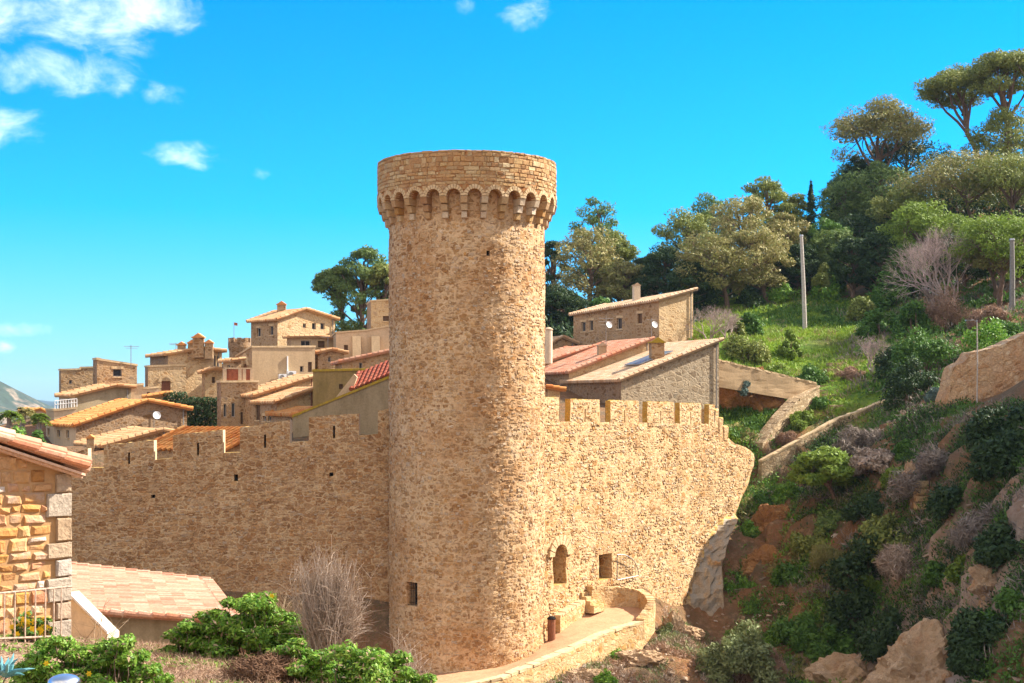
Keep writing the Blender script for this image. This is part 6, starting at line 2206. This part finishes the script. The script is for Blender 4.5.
# ================================================================== FAR LEFT HILLS
def ridge(name, pts, Y, depth, base, mat, amp):
    n = 90
    xs_ = np.linspace(pts[0][0], pts[-1][0], n)
    ys_ = np.interp(xs_, [a for a, _ in pts], [b_ for _, b_ in pts])
    mb = MB()
    NR = 16
    for i, (px, py) in enumerate(zip(xs_, ys_)):
        for r in range(NR + 1):
            f = r / NR
            Yr = Y - depth * (1 - f)
            x = (px - 512) / F * Y
            zt = (HOR - py) / F * Y
            z = base + (zt - base) * f ** .8
            k = amp * math.sin(math.pi * min(1, f + .12))
            z += k * (noise.ridged_multi_fractal(Vector((x, Yr, 0)) * (3.2 / depth), 1, 2.1, 5, 1, 2) - 1)
            mb.v.append((x, Yr, z))
    for i in range(n - 1):
        for r in range(NR):
            a = i * (NR + 1) + r
            mb.f.append((a, a + NR + 1, a + NR + 2, a + 1)); mb.m.append(0); mb.uv.append(None)
    for i in range(n - 1):
        a = Vector(mb.v[i * (NR + 1) + NR]); b2 = Vector(mb.v[(i + 1) * (NR + 1) + NR])
        mb.quad(a, b2, Vector((b2.x, b2.y + depth, base)), Vector((a.x, a.y + depth, base)))
    o = mb.build(name, mat, smooth=True)
    return tag(o, kind='structure')


t = NT('hill_rock_and_scrub')
v = t.obj()
n1 = t.noise(v, .03, 6, .65); n2 = t.noise(v, .12, 5, .65)
c = t.mix(t.ramp(n1.outputs['Fac'], [(.5, 0), (.62, 1)]), (.03, .05, .035), (.24, .17, .12))
c = t.mix(1, c, t.ramp(n2.outputs['Fac'], [(.3, .6), (.7, 1.3)]), 'MULTIPLY')
t.l(c, t.b.inputs['Base Color']); t.b.inputs['Roughness'].default_value = .95
M['hill'] = t.mat
M['far_hill'] = flat_mat('far_wooded_hill', (.022, .045, .05), .95, nz=.4, sc=.01)
ridge('mountain', [(-260, 395), (-160, 372), (-90, 360), (-40, 366), (0, 381), (14, 390), (22, 398), (34, 403), (48, 409), (70, 416)], 900, 240, -30, M['hill'], 9)
ridge('hills', [(-500, 396), (-300, 388), (-100, 392), (0, 394), (20, 397), (45, 401), (80, 403), (200, 404), (420, 405)], 3800, 700, -40, M['far_hill'], 25)
# ================================================================== FOREGROUND
# ---- stone house at the left edge
HC = P(68.5, 450, 18.0); HC.z = 0
HD = Vector((-math.cos(R(47)), -math.sin(R(47)), 0))       # along the gable, away from the corner
HN = Vector((-HD.y, HD.x, 0))
if HN.dot(Vector((0, -1, 0))) < 0:
    HN = -HN
zc0 = zat(472, 18.0)
rise = .33
hb = -4.4
nh = thing('stone_house', 'near ochre rubble cottage with pale corner stones and salmon verge tiles', 'house', (HC.x, HC.y, hb))
LG = 5.2
RK = LG * .5
mb = MB()
top_at = lambda u: zc0 + .02 + (u if u < RK else LG - u) * rise
# mortar bed
mb.prism([HC + Vector((0, 0, hb)), HC + HD * LG + Vector((0, 0, hb)), HC + HD * LG + Vector((0, 0, zc0)), HC + HD * RK + Vector((0, 0, top_at(RK) - .02)), HC + Vector((0, 0, zc0))], -HN * .3)
sd_ = -HN
mb.prism([HC - HN * .3 + Vector((0, 0, hb)), HC - HN * 5 + Vector((0, 0, hb)), HC - HN * 5 + Vector((0, 0, zc0)), HC - HN * .3 + Vector((0, 0, zc0))], HD * .3)
mb.prism([HC + HD * LG - HN * .3 + Vector((0, 0, hb)), HC + HD * LG - HN * 5 + Vector((0, 0, hb)), HC + HD * LG - HN * 5 + Vector((0, 0, zc0)), HC + HD * LG - HN * .3 + Vector((0, 0, zc0))], -HD * .3)
mb.build('wall', M['near_mortar'], nh)
rnd = random.Random(5)
st_, qs = MB(), MB()
z = hb
row = 0
while z < top_at(RK):
    h = rnd.uniform(.10, .20)
    u = .31 if row % 2 else .23
    while u < LG - .1:
        w = rnd.uniform(.13, .33)
        if z + h < top_at(u + w * .5) + .05 and u + w < LG:
            k = rnd.choice([0, 0, 0, 1])
            if k and h > .17:
                hs = h * rnd.uniform(.4, .6)
                st_.stone(HC + HD * (u + .008) + HN * rnd.uniform(.012, .035) + Vector((0, 0, z + .01)), HD * (w - .016), -HN * .08, Vector((0, 0, hs - .02)), jit=.016, bev=.022)
                st_.stone(HC + HD * (u + .008) + HN * rnd.uniform(.012, .035) + Vector((0, 0, z + hs + .01)), HD * (w - .016), -HN * .08, Vector((0, 0, h - hs - .02)), jit=.016, bev=.022)
            else:
                st_.stone(HC + HD * (u + .008) + HN * rnd.uniform(.012, .035) + Vector((0, 0, z + .006 + rnd.uniform(-.012, .012))), HD * (w - .016), -HN * .08, Vector((0, 0, h - .012)), jit=.016, bev=.03)
        u += w
    z += h
    row += 1
st_.build('rubble_facing', M['near_stone'], nh)
z = hb; k = 0
while z < zc0 - .1:
    h = min(rnd.uniform(.2, .34), zc0 - z)
    w = .33 if k % 2 else .2
    qs.stone(HC - HD * .02 + HN * .05 + Vector((0, 0, z + .008)), HD * w, -HN * .33, Vector((0, 0, h - .018)), jit=.008, bev=.015)
    z += h; k += 1
qs.build('quoin', M['near_quoin'], nh)
# roof with verge tiles
EV = .13
for sgn in (0, 1):
    e0 = HC + HN * .22 - HD * EV + Vector((0, 0, zc0 - EV * rise + .10)) if sgn == 0 else HC + HN * .22 + HD * (LG + EV) + Vector((0, 0, zc0 - EV * rise + .10))
    e1 = HC + HN * .22 + HD * RK + Vector((0, 0, top_at(RK) + .10))
    bk = -HN * 5.4
    mb = MB()
    if sgn == 0:
        roof_sheet(mb, e0 + bk, e0, e1 + bk, pitch=.2, course=.36, thick=.035)
    else:
        roof_sheet(mb, e0, e0 + bk, e1, pitch=.2, course=.36, thick=.035)
    mb.build('roof', M['tile_pink'], nh)
    vt = MB()
    d = e1 - e0
    n_ = int(d.length / .34)
    for k in range(n_):
        a = e0 + d * (k / n_) + HN * .03 + Vector((0, 0, .05)); b_ = e0 + d * ((k + 1.12) / n_) + HN * .03 + Vector((0, 0, .025))
        vt.tube([a, b_], [.062, .05], 9)
        a2 = a - HN * .17; b2 = b_ - HN * .17
        vt.tube([a2, b2], [.06, .05], 9)
    vt.build('verge_tile', M['tile_near'], nh)
    fb = MB()
    fb.box(e0 - Vector((0, 0, .075)) - HN * .03, d, -HN * .2, Vector((0, 0, -.03)))
    fb.box(e0 - Vector((0, 0, .108)) - HN * .1, d * .98, -HN * .14, Vector((0, 0, -.03)))
    fb.build('verge_course', M['tile_near'], nh)

# ---- low shed with the salmon roof
rB, rC = P(240, 622, 36.2), P(210, 582, 44.3)
rA, rD = P(-40, 604, 36.6), P(-20, 556, 44.8)
shed = thing('tiled_shed', 'low shed with a broad salmon tiled roof below the shaded wall', 'shed', (rB.x, rB.y, -9))
mb = MB(); roof_sheet(mb, rC, rB, rD, pitch=.21, course=.38, thick=.08, C=rA); mb.build('roof', M['tile_pink'], shed)
# the cut corner of the eave
mb = MB(); roof_sheet(mb, rC + Vector((.75, -3.9, -.2)), rB + Vector((.0, .02, -.01)), rC + Vector((.0, -.05, -.01)), pitch=.21, course=.38, thick=.08, C=rB.lerp(rC, .3) + Vector((-.05, 0, -.01))); mb.build('roof', M['tile_pink'], shed)
mb = MB()
d = rA - rB
n_ = int(d.length / .36)
for k in range(n_):
    a, b_ = rB + d * (k / n_), rB + d * ((k + 1.1) / n_)
    mb.tube([a + Vector((0, -.06, .03)), b_ + Vector((0, -.06, .06))], [.075, .09], 8)
mb.build('verge_tile', M['tile_near'], shed)
mb = MB()
wa, wb, wc_, wd = [p + Vector(o_) for p, o_ in ((rA, (0, .3, -.12)), (rB, (-.3, .3, -.12)), (rC, (-.3, -.3, -.12)), (rD, (0, -.3, -.12)))]
dn_ = Vector((0, 0, -4))
for a, b_ in ((wa, wb), (wb, wc_), (wc_, wd)):
    mb.quad(a, b_, b_ + dn_, a + dn_)
mb.build('wall', M['plaster_grey'], shed)

# ---- whitewashed wedge wall with a rail beside the cottage
wg = thing('stair_wall', 'whitish wedge shaped stair wall with a sloping handrail at the cottage corner', 'wall', tuple(P(68, 650, 19.5)))
a, b_, c_ = P(66, 593, 19.5), P(107, 634, 19.5), P(66, 660, 19.5)
d_ = P(107, 660, 19.5)
mb = MB(); mb.prism([a, b_, d_, c_], (.1, .25, 0)); mb.build('wall', M['plaster_white'], wg)
mb = MB(); mb.box(a + Vector((0, -.05, .03)), (b_ - a) * 1.03, (.02, .08, 0), (.0, 0, .035)); mb.build('handrail', M['white_metal'], wg)

# ---- thin railing
rg = thing('railing', 'thin rusty white railing in front of the cottage wall', 'railing', tuple(P(2, 640, 14.2)))
mb, mp_ = MB(), MB()
for px in (-16, -6, 4, 14.5, 25, 35, 45, 53.5, 61):
    Y = 14.2 + px * .006
    yt = 593.5 - px * .09
    mb.tube([P(px, 642, Y), P(px + .5, yt, Y)], .008, 6)
mb.build('baluster', M['rail'], rg)
mp_.tube([P(-30, 596, 14.0), P(72, 586.5, 14.7)], .012, 6)
mp_.build('top_rail', M['rail'], rg)
mp_ = MB(); mp_.tube([P(-30, 640, 14.0), P(64, 636, 14.6)], .012, 6); mp_.build('bottom_rail', M['rail'], rg)

# ---- steel bollard
bl = P(64, 675, 8.4)
bo = thing('bollard', 'shiny steel bollard with a domed top at the bottom of the photo', 'bollard', (bl.x, bl.y, -2.4))
mb = MB(); mb.lathe(Vector((bl.x, bl.y, -2.4)), [(.085, 0), (.085, bl.z + 2.32)], 28); mb.build('post', M['steel'], bo, smooth=False)
mb = MB(); mb.lathe(Vector((bl.x, bl.y, bl.z - .075)), [(.093, 0), (.095, .03), (.09, .05), (.07, .066), (.035, .077), (.003, .08)], 32); mb.build('cap', M['steel'], bo, smooth=True)

# ---- leafy plants
def leafy(name, label, spots, Y, per, size, mat, cat='shrub', flowers=0, hz=.8):
    c0 = P(spots[0][0], spots[0][1], Y)
    zg = gz(c0.x, Y)
    o = thing(name, label, cat, (c0.x, Y, zg))
    cl, mb = [], MB()
    for (px, py, rp) in spots:
        r = rp / F * Y
        for k in range(9):
            yy = Y + random.uniform(-1, 1) * r * 1.3
            c = P(px, py - 9, Y); c.y = yy
            c += Vector((random.uniform(-.9, .9) * r, 0, 0))
            g0 = gz(c.x, yy)
            c.z = g0 + (max(c.z, g0 + .08) - g0) * random.uniform(.12, .98)
            rr = r * random.uniform(.34, .62)
            cl.append((c, rr * 1.2, rr * 1.2, rr * .8 * hz))
            limb(mb, (c.x + random.uniform(-.1, .1), yy, g0 - .05), c, .006, .003, .15, 4, 3)
    lv = clump_leaves(cl, int(per * .62), size, .42, .3, .2, .6)
    quads_obj('foliage', *lv, M[mat], o, bend=.35)
    quads_obj('young_leaves', *clump_leaves(cl, int(per * .16), size * .8, .4, .8, .75, .5), M['leaf_lime'], o, bend=.35)
    quads_obj('withered_leaves', *clump_leaves(cl, int(per * .07), size * .9, .35, .3, .5, .5), M['straw'], o, bend=.5)
    mb.build('stem', M['bark'], o)
    if flowers:
        for k in range(flowers):
            C_, N_, U_ = [], [], []
            c, r, _, rz = random.choice(cl)
            q = np.array(c) + np.array([random.uniform(-.8, .8) * r, -.7 * r, random.uniform(.2, 1) * rz])
            for p in range(6):
                a = p * math.pi / 3
                C_.append(q + np.array([math.cos(a), 0, math.sin(a)]) * size * .55); U_.append([math.cos(a), -.2, math.sin(a)]); N_.append([0, -1, .3])
            quads_obj('flower', np.array(C_), np.array(N_, float), np.array(U_, float), size * .3, size * .55, M['flower'], o)
    return o


leafy('leafy_plant', 'low bright green leafy plant with few yellow flowers beside the steel bollard', [(60, 655, 20), (85, 660, 24), (108, 655, 24), (130, 662, 20), (95, 676, 24), (50, 672, 16), (70, 645, 15), (140, 676, 16), (20, 668, 14), (160, 668, 12), (120, 645, 14)], 10.6, 400, .024, 'leaf_bright', flowers=5)
leafy('leafy_plant', 'glossy green bush growing beside the salmon shed roof', [(250, 606, 22), (268, 596, 16), (232, 622, 20), (275, 618, 22), (205, 624, 20), (290, 632, 16), (190, 632, 12), (250, 630, 22), (220, 610, 15), (300, 640, 14), (180, 640, 12), (215, 648, 14)], 15.2, 460, .032, 'leaf_bright', flowers=2)
leafy('leafy_plant', 'bright green bush at the foot of the dry twiggy shrub', [(330, 660, 26), (365, 652, 24), (385, 668, 22), (310, 672, 22), (350, 676, 30), (300, 648, 14), (395, 678, 14), (280, 655, 16), (265, 676, 14), (420, 684, 12)], 12.8, 460, .028, 'leaf_bright')
leafy('flowering_plant', 'clump of orange-yellow flowers behind the railing', [(20, 630, 10), (34, 622, 10), (44, 628, 8), (28, 636, 9)], 15.4, 60, .035, 'leaf_mid', 'plant', flowers=60)


def strands(name, label, base, targets, n, r0, mats, cat='shrub', curl=.15, part='twigs', spread=.25):
    o = thing(name, label, cat, tuple(base))
    mb = MB()
    for k in range(n):
        tg = Vector(random.choice(targets)) + Vector((random.gauss(0, spread * .5), random.gauss(0, spread), random.gauss(0, spread * .4)))
        b_ = Vector(base) + Vector((random.gauss(0, .09), random.gauss(0, .09), 0))
        d = tg - b_
        d *= random.uniform(.5, 1.05)
        side = Vector((random.gauss(0, 1), random.gauss(0, 1), 0)) * d.length * curl
        pts = [b_ + d * f + side * math.sin(f * math.pi) * f + Vector((random.gauss(0, .008), random.gauss(0, .008), random.gauss(0, .008))) for f in np.linspace(0, 1, 6)]
        mb.tube(pts, [r0, r0 * .9, r0 * .8, r0 * .65, r0 * .5, r0 * .25], 3, cap=False)
        for p in random.sample(pts[2:5], 2):
            q = p + Vector((random.gauss(0, .12), random.gauss(0, .12), random.uniform(.02, .2)))
            mb.tube([p, p.lerp(q, .5) + Vector((0, 0, .02)), q], [r0 * .5, r0 * .4, r0 * .2], 3, cap=False)
    mb.build(part, M[mats], o)
    return o


Yd = 15.0
bs = P(328, 660, Yd)
strands('dry_shrub', 'tall dry fan of grey leafless twigs standing against the shaded wall', bs, [P(300, 560, Yd), P(318, 548, Yd), P(335, 552, Yd), P(352, 560, Yd), P(356, 590, Yd), P(345, 575, Yd), P(312, 590, Yd), P(360, 610, Yd), P(325, 575, Yd)], 1250, .0042, 'twig_grey', curl=.13, spread=.10)
strands('dry_shrub', 'low pale dead twigs to the left of the tall grey fan', P(300, 650, 15.6), [P(268, 600, 15.6), P(285, 590, 15.6), P(296, 604, 15.6)], 170, .0035, 'straw', spread=.12)
strands('dry_shrub', 'thin dead twigs hanging beside the tower foot', P(408, 690, 15.0), [P(405, 640, 15), P(418, 650, 15), P(425, 660, 15), P(396, 632, 15)], 90, .0035, 'twig_grey', spread=.1)
strands('dry_stalks', 'few leaning dry flower stalks in front of the salmon roof', P(96, 648, 15.5), [P(92, 590, 15.5), P(110, 597, 15.5), P(70, 625, 15.5), P(128, 612, 15.5)], 16, .004, 'straw', 'plant', .06, 'stalk', .12)
# dead brown mound
Ym = 13.2
mo = P(258, 662, 12.6)
o = thing('dead_plant', 'dark brown matted mound of dead plant between the green bushes', 'plant', tuple(mo + Vector((0, 0, -.25))))
cl = [(mo + Vector((random.uniform(-.22, .22), random.uniform(-.2, .2), random.uniform(-.12, .02))), .16, .16, .11) for k in range(14)]
cl.append((mo - Vector((0, 0, .06)), .26, .26, .14))
C_, N_, U_, W_, H_ = clump_leaves(cl, 420, .045, .1, .3, .7)
quads_obj('matted_stems', C_, N_, U_, W_, H_, M['dead_brown'], o)

# agave like teal leaves at the corner
ag = P(6, 676, 9.2)
o = thing('succulent_plant', 'teal spiky succulent in the bottom corner of the photo', 'plant', tuple(ag))
mb = MB()
for k in range(16):
    a = k * 2.399; el = random.uniform(.35, 1.2); L_ = random.uniform(.14, .23)
    d = Vector((math.cos(a) * math.cos(el), math.sin(a) * math.cos(el), math.sin(el)))
    pts = [ag + d * L_ * f + Vector((0, 0, -.05 * f * f)) + Vector((random.gauss(0, .006), 0, 0)) for f in np.linspace(0, 1, 5)]
    mb.tube(pts, [.014, .016, .013, .009, .002], 5)
mb.build('leaves', M['leaf_teal'], o)

# dry grass and litter of the bank
def litter(name, n, mat, h, wd, upb, area, ok=None):
    C_, N_, U_, H_ = [], [], [], []
    px = RNG.uniform(area[0], area[1], n); Y = RNG.uniform(area[2], area[3], n)
    x = (px - 512) / F * Y
    z = hbase(x, Y)
    m_ = np.ones(n, bool) if ok is None else ok(px, Y, x)
    x, Y, z = x[m_], Y[m_], z[m_]
    n = len(x)
    c = np.stack([x, Y, z + RNG.uniform(0, h * .8, n)], 1)
    u = rdir(n) + np.array([0, 0, upb])
    s = h * RNG.uniform(.5, 1.4, n)
    return quads_obj(name, c, rdir(n), u, s * wd, s, mat, kind='stuff')


litter('dry_grass', 15000, M['straw'], .05, .05, .2, (-60, 470, 8, 20))
litter('dead_litter', 9000, M['dead_brown'], .035, .12, .1, (-60, 470, 8, 19))
litter('reddish_dry_stems', 9000, M['leaf_pinkbrown'], .06, .05, .7, (130, 330, 11, 18), lambda px, Y, x: nn2(x, Y, .9, 4) > -.15)
litter('low_green_weeds', 14000, M['leaf_bright'], .035, .35, .4, (-40, 440, 9, 19), lambda px, Y, x: nn2(x, Y, .8, 12) > .05)
litter('valley_scrub', 7000, M['leaf_mid'], .22, .35, .4, (60, 520, 22, 70), lambda px, Y, x: nn2(x, Y, .2, 12) > .0)
# ================================================================== CAMERA, SKY, SUN
cam = bpy.data.cameras.new('camera')
cam.sensor_width = 36
cam.lens = F * 36 / 1024
cam.shift_y = (HOR - 341.5) / 1024
cam.clip_start = .1
cam.clip_end = 20000
co = bpy.data.objects.new('camera', cam); COL.objects.link(co)
co.location = (0, 0, 0); co.rotation_euler = (R(90), 0, 0)
scene.camera = co

sun = bpy.data.lights.new('sun', 'SUN'); sun.energy = SUN_E; sun.angle = R(.55); sun.color = (1, .93, .82)
so = bpy.data.objects.new('sun', sun); COL.objects.link(so)
so.rotation_euler = S.to_track_quat('Z', 'Y').to_euler(); so.location = (60, 40, 80)

w = bpy.data.worlds.new('World'); scene.world = w; w.use_nodes = True
nt = w.node_tree; bg = nt.nodes['Background']
N = lambda typ: nt.nodes.new(typ)
L = nt.links.new
sky = N('ShaderNodeTexSky'); sky.sky_type = 'NISHITA'; sky.sun_disc = False
sky.sun_elevation = R(SUN_EL); sky.sun_rotation = R(90 - SUN_AZ); sky.altitude = 50; sky.air_density = 1.0; sky.dust_density = .4; sky.ozone_density = 2.0
def wm(op, a, b=None, clamp=False):
    m = N('ShaderNodeMath'); m.operation = op; m.use_clamp = clamp
    for i, x in ((0, a), (1, b)):
        if x is None: continue
        if hasattr(x, 'links'): L(x, m.inputs[i])
        else: m.inputs[i].default_value = x
    return m.outputs[0]
tcn = N('ShaderNodeTexCoord'); sx = N('ShaderNodeSeparateXYZ'); L(tcn.outputs['Generated'], sx.inputs[0])
azi = wm('ARCTAN2', sx.outputs[0], sx.outputs[1])
ele = wm('ARCSINE', sx.outputs[2])
# the deep clear blue of a polarised spring sky
rp = N('ShaderNodeValToRGB'); L(wm('DIVIDE', ele, R(30), True), rp.inputs[0])
cr = rp.color_ramp
SK = SKY_TINT
while len(cr.elements) < len(SK): cr.elements.new(.5)
for e, (p, c) in zip(cr.elements, SK):
    e.position = p; e.color = (*c, 1)
mul = N('ShaderNodeMix'); mul.data_type = 'RGBA'; mul.blend_type = 'MULTIPLY'; mul.inputs[0].default_value = 1
L(sky.outputs[0], mul.inputs[6]); L(rp.outputs[0], mul.inputs[7])
# clouds: patches of vapour at fixed bearings and heights
comb = N('ShaderNodeCombineXYZ'); L(azi, comb.inputs[0]); L(wm('MULTIPLY', ele, 1.5), comb.inputs[1])
nz1 = N('ShaderNodeTexNoise'); nz1.inputs['Scale'].default_value = 24; nz1.inputs['Detail'].default_value = 8; nz1.inputs['Roughness'].default_value = .6; nz1.inputs['Distortion'].default_value = .35
L(comb.outputs[0], nz1.inputs['Vector'])
tot = None
for (px, py, rx, ry, st) in CLOUDS:
    a0 = math.atan2((px - 512) / F, 1); e0 = math.atan((HOR - py) / F * math.cos(a0))
    dx = wm('DIVIDE', wm('SUBTRACT', azi, a0), rx / F * math.cos(a0)); dy = wm('DIVIDE', wm('SUBTRACT', ele, e0), ry / F)
    d2 = wm('ADD', wm('MULTIPLY', dx, dx), wm('MULTIPLY', dy, dy))
    g = wm('MULTIPLY', wm('SUBTRACT', 1.0, d2), st)
    tot = g if tot is None else wm('MAXIMUM', tot, g)
mk = wm('ADD', tot, wm('MULTIPLY', wm('SUBTRACT', nz1.outputs['Fac'],  .5), 4.6))
mr = N('ShaderNodeMapRange'); L(mk, mr.inputs[0]); mr.inputs[1].default_value = .15; mr.inputs[2].default_value = 3.0; mr.interpolation_type = 'SMOOTHSTEP'
front = wm('GREATER_THAN', sx.outputs[1], 0)
mx = N('ShaderNodeMix'); mx.data_type = 'RGBA'; L(wm('MULTIPLY', wm('MULTIPLY', mr.outputs[0], front), .88), mx.inputs[0]); L(mul.outputs[2], mx.inputs[6]); mx.inputs[7].default_value = CLOUD_COL
# warm fill added over the unseen half of the sky, broken up like cloud
nz2 = N('ShaderNodeTexNoise'); nz2.inputs['Scale'].default_value = 2.6; nz2.inputs['Detail'].default_value = 6
L(tcn.outputs['Generated'], nz2.inputs['Vector'])
m2 = N('ShaderNodeMapRange'); L(nz2.outputs['Fac'], m2.inputs[0]); m2.inputs[1].default_value = .36; m2.inputs[2].default_value = .56
bk = N('ShaderNodeMapRange'); L(sx.outputs[1], bk.inputs[0]); bk.inputs[1].default_value = .05; bk.inputs[2].default_value = -.35
mx2 = N('ShaderNodeMix'); mx2.data_type = 'RGBA'; L(wm('MULTIPLY', wm('MULTIPLY', m2.outputs[0], bk.outputs[0]), .9), mx2.inputs[0]); L(mx.outputs[2], mx2.inputs[6]); mx2.inputs[7].default_value = BACK_FILL
L(mx2.outputs[2], bg.inputs[0]); bg.inputs[1].default_value = SKY_S

# ---- air between the village and the far hills
if HAZE:
    hb_ = MB(); x0, x1, y0, y1, z0h, z1h = -1900, 600, -60, 4700, -60, 70
    hb_.box((x0, y0, z0h), (x1 - x0, 0, 0), (0, y1 - y0, 0), (0, 0, z1h - z0h))
    hm = bpy.data.materials.new('air'); hm.use_nodes = True
    ht = hm.node_tree; ht.nodes.remove(ht.nodes['Principled BSDF'])
    pv = ht.nodes.new('ShaderNodeVolumePrincipled'); pv.inputs['Color'].default_value = (.55, .76, .98, 1); pv.inputs['Density'].default_value = HAZE
    ht.links.new(pv.outputs[0], ht.nodes['Material Output'].inputs['Volume'])
    ho_ = hb_.build('haze', hm); tag(ho_, kind='stuff')
    scene.cycles.volume_bounces = 0

scene.render.engine = 'CYCLES'
scene.cycles.use_denoising = True
scene.cycles.max_bounces = 6
scene.cycles.diffuse_bounces = 4
scene.cycles.glossy_bounces = 2
scene.cycles.transmission_bounces = 3
scene.view_settings.view_transform = 'Standard'
scene.view_settings.look = 'None'
scene.view_settings.exposure = EXPO
scene.view_settings.gamma = 1
scene.view_settings.use_curve_mapping = False
for o in list(bpy.data.objects):
    for k in ('_o', '_c', '_cl'):
        if k in o:
            del o[k]
